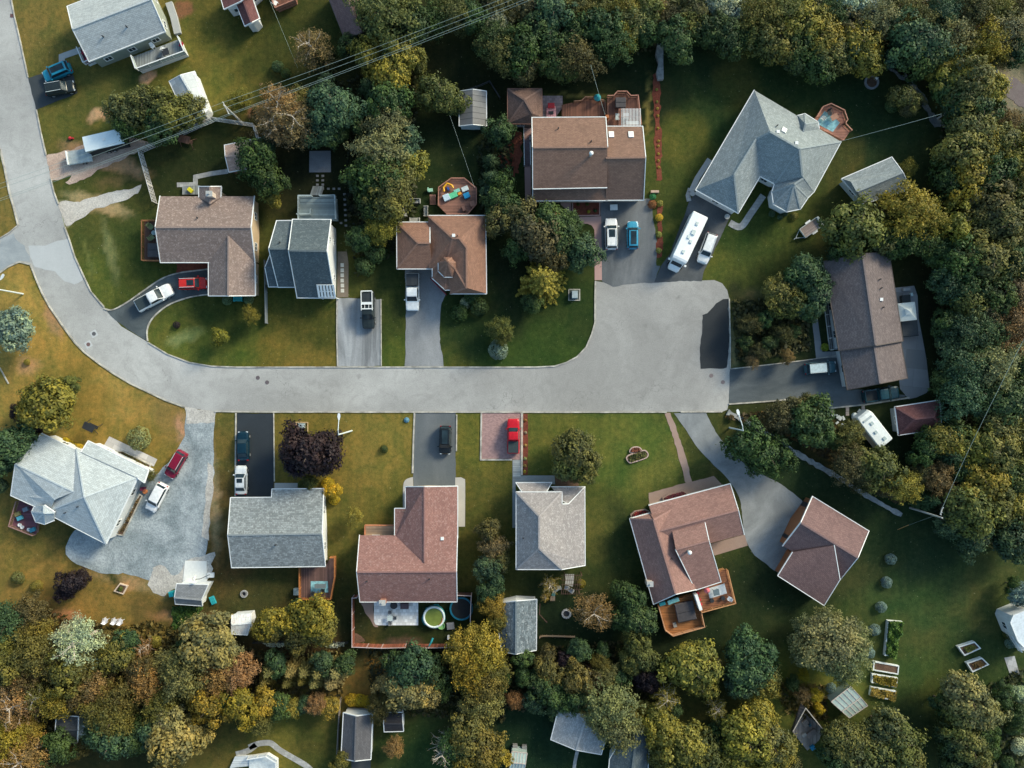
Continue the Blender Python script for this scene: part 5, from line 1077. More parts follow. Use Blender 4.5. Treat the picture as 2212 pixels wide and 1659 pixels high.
for i in range(9): y0 = 40-i*10; a = tp('11', [492, y0, 588, y0]); q0, q1 = P(*a[0]), P(*a[1]); b.beam(q0+Vector((0, 0, 1.5-i*.17)), q1+Vector((0, 0, 1.5-i*.17)), .3, .05)
solo('steps', b, WOODG, 'grey wooden steps going north from the weathered grey deck', 'steps')
PDK = planks('play_deck_boards', (.27, .135, .10), .16, 1); PDR = plain('play_deck_rail', (.36, .17, .12), .6)
oc = tp('10', [1580,1625,1690,1545,1800,1545,1905,1630])+tp('11', [1905,110,1830,195,1650,195,1578,120])
deck('octagonal brown play deck covered with bright toys', oc, .8, PDK, PDR, [[7, 0, 1, 2, 3, 4, 5, 6]], railh=.5)
deck('orange octagonal deck with a teal rug beside the blue-grey roofed house', tp('30', [405,1025,458,938,525,912,640,968,668,1050,648,1080,705,1140,655,1215,560,1165,440,1105]), 1.0, planks('salmon_deck', (.42, .19, .13), .16, 1), plain('salmon_rail', (.45, .22, .15), .6), [[0, 1, 2, 3, 4, 5], [5, 6]], railh=.9)
deck('large dark brown deck behind the chocolate roofed house', tp('20', [820,1090,820,845,872,845,905,808,985,808,1020,845,1082,842,1110,1092]), 1.6, WOODB, PDR, [[1, 2, 3, 4, 5, 6, 7]])
deck('lower brown deck with planters behind the chocolate roofed house', tp('20', [430,905,535,885,600,880,630,848,700,850,760,870,800,880,805,1005,430,1005]), .7, WOODB, plain('lower_deck_rail', (.22, .12, .08)), [[1, 2, 3, 4, 5, 6, 7]], railh=.6)
deck('red-brown railed deck cut off by the top edge with a white chair', vp([580,-25,640,-25,641,5,598,23]), .9, WOODB, PDR, [[0, 3, 2]], solid=True)
deck('orange railed deck with a blue rug behind the grey shingled house', tp('13', [388,-85,600,-85,650,-170,690,-170,690,0,655,188,388,188]), .9, planks('deck_plum', (.14, .08, .07), .16), plain('bright_cedar', (.42, .16, .05), .6), [[2, 3, 4, 5, 6, 0]], solid=False)
deck('small tan porch on the west side of the reddish roofed house', tp('12', [948,1215,1200,1215,1200,1320,948,1320]), .9, planks('tan_boards', (.45, .32, .22), .16, 1), plain('orange_rail', (.5, .2, .1)), [[1, 0, 3]], name='porch', cat='porch', railh=.8)
deck('square orange deck holding a large hot tub', tp('23', [1258,250,1590,150,1652,425,1382,502,1315,452]), 1.2, planks('cedar_deck', (.30, .13, .045), .14, 1), plain('cedar_rail', (.48, .24, .11), .6), [[0, 4, 3, 2, 1]], solid=True, top=plain('cedar_cap', (.5, .27, .15)))
deck('upper cedar deck with a glass table behind the rose brown roofed house', tp('23', [1585,130,1805,60,1790,-40,1850,-60,1918,222,1628,300]), 1.6, planks('cedar_deck_dark', (.24, .10, .05), .14, 1), plain('cedar_rail', (.48, .24, .11), .6), [[3, 4, 5]])
deck('deep purple deck with pots behind the very pale roofed house', tp('02', [170,1010,330,1080,310,1300,108,1220]), .9, planks('plum_deck', (.17, .07, .09), .16, 1), plain('plum_rail', (.3, .17, .15)), [[0, 3, 2]])
deck('grey front veranda along the grey-brown roofed house', tp('31', [490,960,560,960,625,1362,540,1365]), .8, plain('veranda_boards', (.32, .34, .35)), WHITE, [[0, 3]], top=DARKM, name='porch', cat='porch')
deck('white railed octagonal gazebo floor at the bottom edge near the left', tp('13', [-60,1560,100,1535,188,1590,190,1700,-60,1700]), .8, plain('white_deck', (.55, .6, .62)), WHITE, [[0, 1, 2, 3]], name='gazebo', cat='gazebo')
deck('white steps and landing beside the gazebo at the bottom edge', tp('03', [2030,1560,2172,1552,2190,1640,1985,1659]), .6, planks('white_steps', (.6, .64, .66), .35, 1, .08), WHITE, [], name='steps', cat='steps')
deck('white wooden steps joined to the dark roofed garden cabin', tp('03', [718,1262,822,1300,818,1345,712,1345]), .9, planks('white_cabin_steps', (.1, .12, .13), .5, 0, .05), WHITE, [[0, 1], [3, 2]], name='steps', cat='steps')
deck('white side stairs of the white sided house at the right edge', tp('33', [2042,455,2090,440,2230,600,2230,650,2160,640]), 1.2, planks('white_stairs', (.55, .6, .63), .3, 1, .06), WHITE, [[0, 4]], name='steps', cat='steps')

# concrete walk stairs beside the chocolate roofed house
b = MB()
for i in range(15): y0 = 1235+i*14; a = tp('20', [108, y0, 160, y0]); b.beam(P(*a[0])+Vector((0, 0, .1+.06*(15-i))), P(*a[1])+Vector((0, 0, .1+.06*(15-i))), .24, .05)
solo('steps', b, plain('plum_steps', (.16, .11, .12)), 'long flight of garden steps west of the large chocolate roofed house', 'steps')
fence('white handrail left of the long flight of garden steps', tp('20', [100,1075,106,1438]), 1.0, WHITE, 'rail', name='handrail'); fence('white handrail right of the long flight of garden steps', tp('20', [155,1200,160,1438]), 1.0, WHITE, 'rail', name='handrail')

# fences
LAT = planks('silver_fence_wood', (.5, .49, .47), .3, 0)
fence('weathered lattice fence around the lawn below the wires', [(340,440),(309,330),(467,262),(553,275),(566,318)], 1.8, LAT, 'lattice')
fence('low grey board fence between the dark slate roofed house and its neighbour', tp('11', [92,600,102,1135]), 1.2, WOODG, 'cap')
RF = planks('red_cedar_fence', (.30, .10, .06), .3, 0)
fence('red-brown board fence around the back yard with the round pool', tp('13', [890,160,850,165,850,580,1100,590,1300,585,1500,588,1650,585,1760,580]), 1.8, RF, 'board', pm=plain('fence_cap_grey', (.5, .42, .42)), name='fence')
fence('dark board fence right of the trampoline', tp('13', [1745,140,1865,145,1858,300,1855,480]), 1.8, plain('dark_fence', (.09, .05, .045)), 'board', pm=plain('fence_cap_grey', (.5, .42, .42)))
fence('thin black wire fence behind the golden trees at lower left', tp('12', [-10,2220,200,2215,420,2218,800,2220]), 1.0, DARKM, 'rail')
fence('grey board fence beside the dark gabled shed', tp('13', [738,1048,722,1300,712,1505]), 1.2, planks('old_fence', (.25, .22, .2), .3, 0), 'cap')
fence('curved tan edging wall below the fire pit', smoothline(tp('23', [238,525,262,512,400,513,540,518]), n=3), .6, plain('tan_wall', (.42, .28, .18)), 'cap')
fence('thin dark fence at the top of the garden right of the ribbed shed', vp([1003,200,1030,192,1058,180,1080,215]), 1.0, DARKM, 'rail')
fence('dark timber rail left of the blue-grey shed', vp([1117,1320,1118,1345,1130,1365]) if False else tp('23', [240,240,236,320,300,390]), .7, WOODD, 'rail')

# pergola over deck
pr = thing('pergola', 'red and white slatted pergola over the dark brown deck', 'pergola', tuple(P(1106+1015/4, 1012/4, 0)))
for i in range(16):
    x = 1106+(925+i*12.3)/4; b = MB(); b.beam(P(x, 938/4, 3.9), P(x, 1088/4, 3.9), .07, .16); part('slat', b, WHITE if i > 1 else PDR, pr)
for y in (945, 1010, 1080): b = MB(); b.beam(P(1106+920/4, y/4, 3.75), P(1106+1112/4, y/4, 3.75), .12, .16); part('beam', b, PDR, pr)
for x, y in ((930, 945), (1105, 945), (930, 1082), (1105, 1082)): b = MB(); q = P(1106+x/4, y/4, 3.7); b.box((q.x, q.y, 1.85), (.14, .14, 3.7)); part('post', b, PDR, pr)
# slatted entrance canopy of the slate roofed house
pr = thing('entrance_canopy', 'white slatted entrance canopy at the front corner of the dark slate roofed house', 'canopy', tuple(P(553+605/4, 414.75+855/4, 0)))
for i in range(6):
    x0 = 530+i*27; b = MB(); b.beam(P(553+x0/4, 414.75+800/4, 4.35), P(553+(x0+18)/4, 414.75+912/4, 2.95), .3, .05); part('slat', b, WHITE, pr)
for y, z in ((803, 4.22), (860, 3.5), (908, 2.9)): b = MB(); b.beam(P(553+(530+(y-803)*.15)/4, 414.75+y/4, z), P(553+(665+(y-803)*.15)/4, 414.75+y/4, z), .12, .08); part('beam', b, WHITE, pr)
for x in (545, 680): q = P(553+x/4, 414.75+908/4, 2.6); b = MB(); b.box((q.x, q.y, 1.3), (.12, .12, 2.6)); part('post', b, WHITE, pr)
# lattice arbour by fire pit
pr = thing('arbour', 'brown wire-thin arbour over a grey paved corner by the fire pit', 'arbour', tuple(P(1237, 1258, 0)))
for i in range(9): b = MB(); b.beam(P(1219+i*4.6, 1240, 2.2), P(1212+i*4.6, 1284, 2.2), .05, .08); part('slat', b, WOODD, pr)
for i in range(5): b = MB(); b.beam(P(1212, 1243+i*10, 2.1), P(1258, 1243+i*10, 2.1), .05, .08); part('beam', b, WOODD, pr)
for x, y in ((1214, 1282), (1252, 1282), (1220, 1243), (1257, 1243)): q = P(x, y, 2.1); b = MB(); b.box((q.x, q.y, 1.05), (.1, .1, 2.1)); part('post', b, WOODD, pr)
sheet('path', vp([1221,1240,1240,1240,1238,1268,1221,1262]), FLAG, .04)

# gazebo with square canopy
p = P(1961, 673, 2.6); gz = thing('gazebo', 'white square canvas gazebo east of the grey-brown roofed house', 'gazebo', (p.x, p.y, 0), math.radians(6))
b = MB(); b.add([(-1.35, -1.35, 2.3), (1.35, -1.35, 2.3), (1.35, 1.35, 2.3), (-1.35, 1.35, 2.3), (-.45, -.45, 2.75), (.45, -.45, 2.75), (.45, .45, 2.75), (-.45, .45, 2.75)], [(0, 1, 5, 4), (1, 2, 6, 5), (2, 3, 7, 6), (3, 0, 4, 7), (4, 5, 6, 7)]); part('canopy', b, plain('cream_canvas', (.62, .66, .62), .8, .08), gz, False)
b = MB(); b.add([(-.5, -.5, 2.86), (.5, -.5, 2.86), (.5, .5, 2.86), (-.5, .5, 2.86), (0, 0, 3.15)], [(0, 1, 4), (1, 2, 4), (2, 3, 4), (3, 0, 4)]); part('canopy_cap', b, plain('cream_canvas', (.62, .66, .62), .8, .08), gz, False)
for sx in (-1, 1):
    for sy in (-1, 1): b = MB(); b.box((sx*1.25, sy*1.25, 1.15), (.07, .07, 2.3)); part('post', b, DARKM, gz, False)
box_thing('swim_spa', 'long dark covered spa pool directly below the white canvas gazebo', 'hot tub', 1966, 709, .05, (2.4, 2.4, 1.1), math.radians(6), plain('spa_shell', (.05, .06, .065)), plain('spa_cover', (.045, .055, .062), .6), 'cover')
box_thing('storage_box', 'dark storage box left of the white jug on the patio at right', 'box', 1958, 646, .05, (1.3, 1.2, .7), .1, plain('box_dark', (.03, .04, .045)))
box_thing('bench', 'grey slab bench at the top of the patio at right', 'bench', 1959, 625, .05, (1.1, .45, .45), .1, CONC)
box_thing('water_jug', 'white water jug on the dark patio at right', 'jug', 1970, 636, .05, (.35, .5, .5), .2, plain('jug_white', (.6, .75, .75)))

# hot tubs, pool, trampoline
def hot_tub(label, px, py, z, s, rz, c):
    t = box_thing('hot_tub', label, 'hot tub', px, py, z, (s, s, .9), rz, plain('tub_cabinet', (.08, .05, .045)), plain('tub_cover', c, .6), 'cover')
    b = MB(); b.box((0, 0, .93), (s*.98, .05, .03)); b.box((0, s*.5+.02, .8), (.05, .05, .2)); part('cover_seam', b, plain('seam_dark', (.02, .02, .022)), t, False); return t
hot_tub('dark grey covered hot tub on the square orange deck', 1481, 1322, 1.2, 2.75, math.radians(12), (.06, .055, .06))
hot_tub('purple-grey covered hot tub on the red-brown balcony deck', 333, 540, 1.2, 2.0, 0, (.10, .06, .08))
hot_tub('teal covered hot tub in the bay of the large dark brown deck', 1341, 221, 1.6, 1.5, 0, (.07, .12, .13))
p = P(938, 1331.5, .5); po = thing('pool', 'round above-ground pool of green water with white rim', 'pool', (p.x, p.y, 0))
b = MB(); n = 32; b.lathe((0, 0, 0), [(1.62, 0), (1.66, .55), (1.60, .9)], n); part('wall', b, plain('pool_blue', (.03, .3, .36), .4), po, False)
b = MB(); prof = [(1.66, .84), (1.66, .98), (1.52, 1.02), (1.36, .98), (1.34, .84)]; vs = []; 
for r_, z_ in prof: vs += [(r_*math.cos(2*math.pi*k/n), r_*math.sin(2*math.pi*k/n), z_) for k in range(n)]
b.add(vs, [(i*n+k, i*n+(k+1) % n, (i+1)*n+(k+1) % n, (i+1)*n+k) for i in range(4) for k in range(n)]); part('rim', b, plain('pool_rim', (.66, .75, .77), .4, .05), po, False, smooth=True)
b = MB(); b.lathe((0, 0, .88), [(1.37, 0), (1.37, .035)], n); part('water', b, plain('green_water', (.17, .22, .045), .12, .2, 1.5), po, False)
b = MB(); b.tube([(.7, -1.2, .98), (1.15, -.75, 1.0), (1.3, -.1, .98)], .05, 6); part('hose', b, plain('hose_orange', (.5, .2, .08)), po, False)
tq = [P(937+25*math.cos(a)*(1+.12*math.sin(3*a)), 1331+25*math.sin(a)*(1+.14*math.cos(5*a)), 0) for a in [k*.3 for k in range(21)]]
b = MB(); b.prism(tq, .02, .06); solo('tarpaulin', b, plain('teal_tarp', (.02, .28, .3), .5, .3, 2), 'crumpled teal groundsheet spreading beneath the green pool', 'tarpaulin')
b = MB(); p = P(953, 1352.5, .3); b.lathe((p.x, p.y, 0), [(.5, 0), (.55, .25), (.47, .27), (.45, .1)], 20); solo('paddling_pool', b, plain('lime_plastic', (.25, .5, .2), .4), 'little lime green paddling pool below the round pool', 'pool')
p = P(996.5, 1315, .9); trm = thing('trampoline', 'round black trampoline with blue edge pad', 'trampoline', (p.x, p.y, 0))
b = MB(); b.lathe((0, 0, .86), [(1.5, 0), (1.5, .03)], 32); part('mat', b, plain('black_mesh', (.012, .014, .016), .8), trm, False)
b = MB(); vs = []; n = 32
for r_, z_ in ((1.76, .86), (1.76, .93), (1.5, .93), (1.5, .86)): vs += [(r_*math.cos(2*math.pi*k/n), r_*math.sin(2*math.pi*k/n), z_) for k in range(n)]
b.add(vs, [(i*n+k, i*n+(k+1) % n, ((i+1) % 4)*n+(k+1) % n, ((i+1) % 4)*n+k) for i in range(4) for k in range(n)]); part('edge_pad', b, plain('pad_blue', (.01, .13, .2), .5), trm, False)
for k in range(6): a = k*math.pi/3+.3; b = MB(); b.tube([(1.7*math.cos(a), 1.7*math.sin(a), 0), (1.7*math.cos(a), 1.7*math.sin(a), .86)], .03, 6); part('leg', b, GALV, trm, False)

# ---------------------------------------------------------------- yard furniture
G1 = 'garden chairs in a ring round the fire pit'
for x, y, rz, l in ((1198,1275.5,-50,'first pale chair at the left end of the fire pit ring above the wood seat'), (1207.5,1270,-75,'second pale chair from the left in the fire pit ring'), (1224.5,1270,-105,'pale chair at the top right of the fire pit ring'), (1234,1276,-125,'shaded chair at the right end of the fire pit ring')):
    chair(l, x, y, 0, math.radians(rz), plain('adirondack_grey', (.42, .45, .46)), 1.1, group=G1)
chair('teal chair between the pale ones in the fire pit ring', 1196.5, 1283, 0, math.radians(-20), plain('dull_teal', (.12, .28, .27)), .9, group=G1); chair('tan wooden chair lowest left by the fire pit', 1194.5, 1292, 0, 0, plain('tan_wood', (.36, .26, .18)), 1.1, group=G1)
def firepit(label, px, py, r=.6):
    p = P(px, py, .2); t = thing('fire_pit', label, 'fire pit', (p.x, p.y, 0))
    for k in range(12): a = k*math.pi/6; b = MB(); b.box((r*math.cos(a), r*math.sin(a), .14), (.26, .27, .28), a); part('stone', b, plain('firepit_stone', (.36, .36, .36), .9, .35), t, False)
    b = MB(); b.lathe((0, 0, .0), [(r*.8, 0), (r*.75, .05)], 14); part('ash', b, plain('ash', (.03, .03, .035)), t, False)
firepit('round stone fire pit facing the ring of chairs', 1223.5, 1331.5 if False else 1326); firepit('small lone fire ring on the lawn right of the barn-roofed shed', 527, 1283, .42)
BN = plain('bench_grey', (.42, .42, .4))
def bench(label, px, py, w, rz, m=BN, group=None):
    p = P(px, py, .4); t = thing('garden_bench', label, 'bench', (p.x, p.y, 0), math.radians(rz), group)
    b = MB()
    for k in range(4): b.box((0, -.22+k*.14, .44), (w, .1, .04))
    part('seat', b, m, t, False); b = MB()
    for k in range(3): b.box((0, .34, .55+k*.14), (w, .04, .1))
    part('backrest', b, m, t, False)
    for s in (-1, 1): b = MB(); b.box((s*w/2, .05, .32), (.08, .7, .64)); part('side_frame', b, m, t, False)
G2 = 'benches set in a square'
for x, y, rz, l in ((897,435,0,'topmost'), (875.5,456.5,90,'leftmost'), (919.5,456,-90,'rightmost'), (896,474.5,180,'lowest')): bench(l+' of four grey benches set in a square above the rust brown roof', x, y, 1.45, rz, group=G2)
def swing(label, px, py, rz, m):
    p = P(px, py, 1.2); t = thing('swing_seat', label, 'swing seat', (p.x, p.y, 0), math.radians(rz))
    b = MB(); b.box((0, 0, 1.75), (1.7, 1.1, .08)); part('canopy', b, m, t, False); b = MB(); b.box((0, .1, .5), (1.5, .5, .08)); part('seat', b, m, t, False)
    for s in (-1, 1):
        b = MB(); b.beam((s*.85, 0, 1.75), (s*.95, .85, 0), .06, .06); b.beam((s*.85, 0, 1.75), (s*.95, -.85, 0), .06, .06); part('side_frame', b, m, t, False)
swing('brown wooden swing seat inside the lattice fence', 401, 303, -15, WOODD); swing('black garden swing seat on the dry lawn above the very pale roof', 195.5, 922, -25, DARKM)
box_thing('transformer_box', 'grey utility cabinet on a square concrete base on the dark lawn', 'utility box', 1106+543/4, 414.75+885/4, .1, (.85, 1.1, .9), 0, plain('cabinet_grey', (.33, .4, .43), .4))
b = MB(); strip(b, tp('21', [490,842,585,842,585,936,490,936,490,842]), .12, 0, .12); solo('edging', b, KERB, 'thin square border around the grey utility cabinet', 'edging')
b = MB(); q = P(1106+538/4, 414.75+888/4, 0); b.box((q.x, q.y, .05), (1.5, 1.5, .1)); solo('plinth', b, plain('plinth_dark', (.06, .07, .06)), kind='structure')
box_thing('utility_box', 'grey utility box peeping out above the purple-leaved tree', 'utility box', 553+388/4, 829.5+365/4, .1, (.9, .8, .9), 0, plain('cabinet_grey', (.33, .4, .43), .4))
b = MB(); strip(b, tp('12', [348,410,348,330,448,332,448,410]), .12, 0, .12); solo('edging', b, plain('wood_edging', (.5, .35, .2)), 'thin wooden border around the utility box by the purple-leaved tree', 'edging')
# planters and raised beds
PW = plain('planter_white', (.68, .72, .72), .6, .12); GLD = (.2, .16, .03)
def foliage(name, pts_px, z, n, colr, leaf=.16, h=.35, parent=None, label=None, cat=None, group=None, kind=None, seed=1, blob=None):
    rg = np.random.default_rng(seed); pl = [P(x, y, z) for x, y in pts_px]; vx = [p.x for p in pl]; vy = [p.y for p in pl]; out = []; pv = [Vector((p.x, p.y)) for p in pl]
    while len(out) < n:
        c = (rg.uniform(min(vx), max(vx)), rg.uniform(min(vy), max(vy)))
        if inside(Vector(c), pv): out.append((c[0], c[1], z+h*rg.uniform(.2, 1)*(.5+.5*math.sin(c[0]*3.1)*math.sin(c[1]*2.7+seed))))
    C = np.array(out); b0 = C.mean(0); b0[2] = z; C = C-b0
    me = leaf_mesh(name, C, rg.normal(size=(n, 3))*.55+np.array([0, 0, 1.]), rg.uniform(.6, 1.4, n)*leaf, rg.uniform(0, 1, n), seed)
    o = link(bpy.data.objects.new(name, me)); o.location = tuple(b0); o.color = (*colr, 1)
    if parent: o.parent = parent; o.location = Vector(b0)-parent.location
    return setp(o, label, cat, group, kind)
def raised_bed(label, pts, h, m, fill, colr=None, n=500, seed=1, name='raised_bed', spill=1.0, leaf=.2, fh=.4):
    w = [P(x, y, h) for x, y in pts]; c = sum(w, Vector())/len(w); t = thing(name, label, 'raised bed', (c.x, c.y, 0))
    b = MB(); strip(b, [(p.x, p.y) for p in w], .16, 0, h, True, True); part('frame', b, m, t)
    b = MB(); b.prism([(p.x, p.y) for p in inset(ccw([(p.x, p.y) for p in w]), .07)], 0, h*.8); part('soil', b, fill, t)
    if colr: cx = sum(p[0] for p in pts)/len(pts); cy = sum(p[1] for p in pts)/len(pts); foliage('plants', [(cx+(x-cx)*spill, cy+(y-cy)*spill) for x, y in pts], h*.8, n, colr, leaf, fh, t, seed=seed)
raised_bed('white timber bed of bare brown soil, topmost of three beside the greenhouse', tp('33', [918,742,1130,780,1122,848,912,812]), .5, PW, SOIL)
raised_bed('middle of three raised beds, planted with yellow-green leaves', tp('33', [905,850,1118,885,1108,960,900,920]), .5, PW, SOIL, GLD, 900, 3, spill=1.0)
raised_bed('lowest of three raised beds, overflowing with golden leaves', tp('33', [895,962,1105,1000,1090,1075,885,1030]), .5, PW, SOIL, (.3, .22, .06), 900, 4, spill=1.05)
raised_bed('tall green overgrown raised bed standing upright on the lawn at right', tp('33', [1040,390,1160,400,1090,695,1012,685]), .6, PW, SOIL, (.08, .15, .035), 2600, 5, spill=1.04, fh=1.0)
raised_bed('white planter box with green plants, upper of two on the right lawn', tp('33', [1650,615,1785,572,1835,625,1700,685]), .7, PW, SOIL, (.2, .2, .06), 200, 6, spill=.6)
raised_bed('white planter box with brownish plants, lower of two on the right lawn', tp('33', [1724,755,1850,712,1905,765,1770,828]), .7, PW, SOIL, (.22, .13, .06), 200, 7, spill=.6)
raised_bed('small pallet planter on the dry lawn below the gravel yard', tp('03', [988,130,1035,68,1098,88,1062,155]), .35, plain('pallet_wood', (.6, .47, .36)), SOIL, (.12, .14, .03), 60, 8, spill=.5)
raised_bed('flower bed box in front of the rose brown house beside the terrace', tp('22', [1305,985,1350,958,1480,925,1512,945,1500,962,1310,1005]), .4, TERR, SOIL, (.2, .05, .08), 220, 9, name='flower_planter', spill=.85, leaf=.16)
raised_bed('flower bed box at the northwest corner of the rose brown house', tp('22', [1028,1130,1060,1102,1150,1085,1192,1105,1185,1122,1040,1160]), .4, TERR, SOIL, (.35, .05, .06), 160, 10, name='flower_planter', spill=.8, leaf=.16)
b = MB()
pl_ = smoothline(tp('22', [990,640,1010,615,1060,598,1110,580,1150,575,1175,600,1170,630,1130,650,1060,672,1015,680]), True, 3)
raised_bed('lower loop of the pink-edged flower bed on the front lawn', pl_, .3, plain('pink_edging', (.5, .36, .31)), SOIL, (.10, .11, .04), 260, 11, name='flower_planter', spill=.85, leaf=.16)
raised_bed('upper loop of the pink-edged flower bed on the front lawn', smoothline(tp('22', [1020,590,1028,560,1060,545,1100,548,1118,572,1070,592]), True, 3), .3, plain('pink_edging', (.5, .36, .31)), SOIL, (.25, .09, .07), 140, 12, name='flower_planter', spill=.8, leaf=.16)
raised_bed('narrow flower bed with whitewashed edge along the very pale roofed house', tp('02', [1205,955,1228,965,1060,1308,1010,1300,1090,1180]), .25, KERB, SOIL, (.13, .09, .05), 330, 13, name='flower_planter', spill=.85, leaf=.14)
raised_bed('narrow flower bed with pale edge below the slab path of the very pale roofed house', tp('02', [1000,580,1060,580,1300,700,1285,728,1230,720,1020,605]), .25, KERB, SOIL, (.10, .09, .03), 300, 14, name='flower_planter', spill=.85, leaf=.14)
raised_bed('brown framed mulch bed of little shrubs in front of the large chocolate roofed house', tp('21', [522,88,758,86,758,200,545,205,525,185]), .15, PINKC, MULCH, None, name='flower_planter')
foliage('ground_cover', tp('02', [540,475,580,470,725,545,715,575,640,560]), 0, 420, COLR['A'], .22, .5, kind='stuff', seed=21)
foliage('ground_cover', tp('03', [1495,262,1760,265,1720,330,1600,440,1500,460]), 0, 1600, (.05, .10, .025), .26, .6, kind='stuff', seed=22)
foliage('ground_cover', tp('13', [60,575,360,572,380,600,120,615]), 0, 330, (.6, .62, .6), .17, .4, kind='stuff', seed=23); foliage('ground_cover', tp('13', [570,565,770,570,760,610,600,620]), 0, 240, (.6, .62, .6), .17, .4, kind='stuff', seed=24)
foliage('ground_cover', tp('13', [1090,720,1130,670,1185,680,1140,760]), 0, 110, (.6, .62, .6), .17, .4, kind='stuff', seed=25); foliage('ground_cover', tp('13', [232,740,275,730,260,830,240,820]), 0, 80, (.6, .62, .6), .17, .4, kind='stuff', seed=26)
# clumps along mulch strips
def clump(px, py, r, c, label): e = tree(px, py, r, 'B', 'G', r/S*1.1, label); [setattr(o, 'color', (*c, 1)) for o in e.children if o.name.startswith('foliage')]; return e
YC, OC = (.42, .33, .09), (.28, .30, .10)
ys_ = [(1250,775),(1252,880),(1256,938),(1260,1000),(1262,1108),(1266,1220),(1264,1262),(1266,1330),(1266,1388),(1270,1445)]
for i, (x, y) in enumerate(ys_): clump(1106+x/4, y/4, 3.2, YC if i > 1 else OC, '%s small yellow clump down the red mulch strip' % ['first', 'second', 'third', 'fourth', 'fifth', 'sixth', 'seventh', 'eighth', 'ninth', 'tenth'][i])['group'] = 'yellow clumps along the mulch strip'
for x, y, r, c, l in ((1277,97,8,(.3,.28,.09),'round yellow-green bush at the top of the lower mulch strip'), (1272,220,8.5,(.6,.42,.06),'bright yellow bush second down the lower mulch strip'), (1270,368,7,OC,'third bush down the lower mulch strip'), (1270,505,7,OC,'lowest bush of the lower mulch strip beside the wide drive'), (1212,110,10,(.25,.11,.06),'rusty brown bush left of the lower mulch strip'), (1215,45,8,(.05,.25,.13),'bright green bush near the drive top beside the mulch strip')): clump(1106+x/4, 414.75+y/4, r, c, l)
for i, (x, y, c) in enumerate(((115,313,(.4,.2,.08)),(117,420,(.4,.35,.3)),(116,530,(.45,.3,.12)),(113,645,(.35,.4,.2)),(112,705,(.4,.28,.1)),(110,757,(.5,.38,.06)))): clump(1106+x/4, 829.5+y/4, 3.8, c, '%s clump down the brown bed beside the pink brick drive' % ['first', 'second', 'third', 'fourth', 'fifth', 'lowest'][i])['group'] = 'clumps in the brown bed'
for x, y, c, l in ((570,105,(.08,.1,.03),'small green shrub at the left of the framed mulch bed'), (650,105,(.08,.1,.03),'small green shrub at the top of the framed mulch bed'), (662,170,(.4,.35,.05),'yellow shrub in the framed mulch bed'), (718,162,(.05,.12,.05),'green shrub in the lower right of the framed mulch bed')): clump(1106+x/4, 414.75+y/4, 4.2, c, l)
for x, y, l in ((1962,932,'left'), (2150,932,'right')): clump(x/4, 414.75+y/4, 12, (.13,.2,.13), 'blue-green round bush %s of the turquoise garden bench' % l)
bench('turquoise garden bench below the brown speckled roof house', 514, 645.5, 1.2, 180, plain('turquoise', (.05, .5, .56)))
for x, y, l in ((1924,1207,'first'), (1914,1257,'second'), (1903,1310.5,'third'), (1888,1361,'fourth'), (1876.5,1409.5,'fifth')): clump(x, y, 13.5, (.17, .25, .29), '%s blue-grey round shrub down the line on the right lawn' % l)['group'] = 'blue-grey shrubs in a line'
clump(1795, 1486, 12, (.17, .25, .29), 'lone blue-grey round shrub above the greenhouse')
for x, y, r, l in ((35,190,8,'leftmost'), (105,215,7,'second'), (150,190,6,'third')): clump(1659+x/4, 414.75+y/4, r, (.07, .12, .09), l+' of the blue-green shrubs under the bay of the blue-grey roofed house')
clump(1659+225/4, 414.75+208/4, 9, (.18, .17, .06), 'yellow-green shrub at the right under the bay of the blue-grey roofed house')
for x, y, l in ((1562,12,'left'), (1860,212,'right')): p = P(1106+x/4, 414.75+y/4, .5); b = MB(); b.lathe((p.x, p.y, 0), [(.28, 0), (.4, .5), (.33, .5), (.3, .4)], 12); solo('flower_pot', b, plain('urn_grey', (.45, .46, .45)), '%s grey urn flanking the garage front of the blue-grey roofed house' % l, 'flower pot')
clump(1659+490/4, 414.75+1340/4, 9, (.25, .3, .04), 'lime green bush beside the veranda of the grey-brown roofed house')

# deck contents
RUG = plain('teal_rug', (.25, .5, .56), .8, .5, 1.5)
b = MB(); b.prism([P(x, y, 1.02) for x, y in tp('30', [430,1040,490,960,560,1000,620,1060,560,1140,445,1080])], 1.01, 1.03); solo('rug', b, RUG, 'teal and white rug on the orange octagonal deck', 'rug')
chair('pale chair on the teal rug', 1659+475/4, 1022/4, 1.03, 2.4, plain('pale_cushion', (.55, .6, .58))); chair('dark chair nearest the rail on the orange octagonal deck', 1659+530/4, 975/4, 1.03, -1.2, plain('dark_wicker', (.05, .045, .045)), 1.3)
table('brown table on the orange octagonal deck', 1659+575/4, 1010/4, 1.03, 1.1, .8, .5, plain('brown_top', (.35, .18, .12)), .7)
b = MB(); b.prism([P(x, y, .93) for x, y in tp('13', [473,45,620,45,625,143,473,143])], .91, .93); solo('rug', b, RUG, 'pale blue rug on the orange railed deck', 'rug')
table('long grey table on the pale blue rug', 553+555/4, 1244.25+88/4, .93, 1.7, .65, 0, plain('slate_top', (.14, .17, .18)))
for x, y, l in ((490,150,'left'), (578,128,'right')): chair('dark chair at lower %s of the pale blue rug' % l, 553+x/4, 1244.25+y/4, .93, 1.5, DARKM)
box_thing('shrub_box', 'grey-blue barbecue cover at the left end of the orange railed deck', 'barbecue', 553+345/4, 1244.25+140/4, .05, (.8, 1.0, .9), 0, plain('cover_bluegrey', (.16, .22, .25)))
DKW = plain('dark_wicker', (.05, .045, .045))
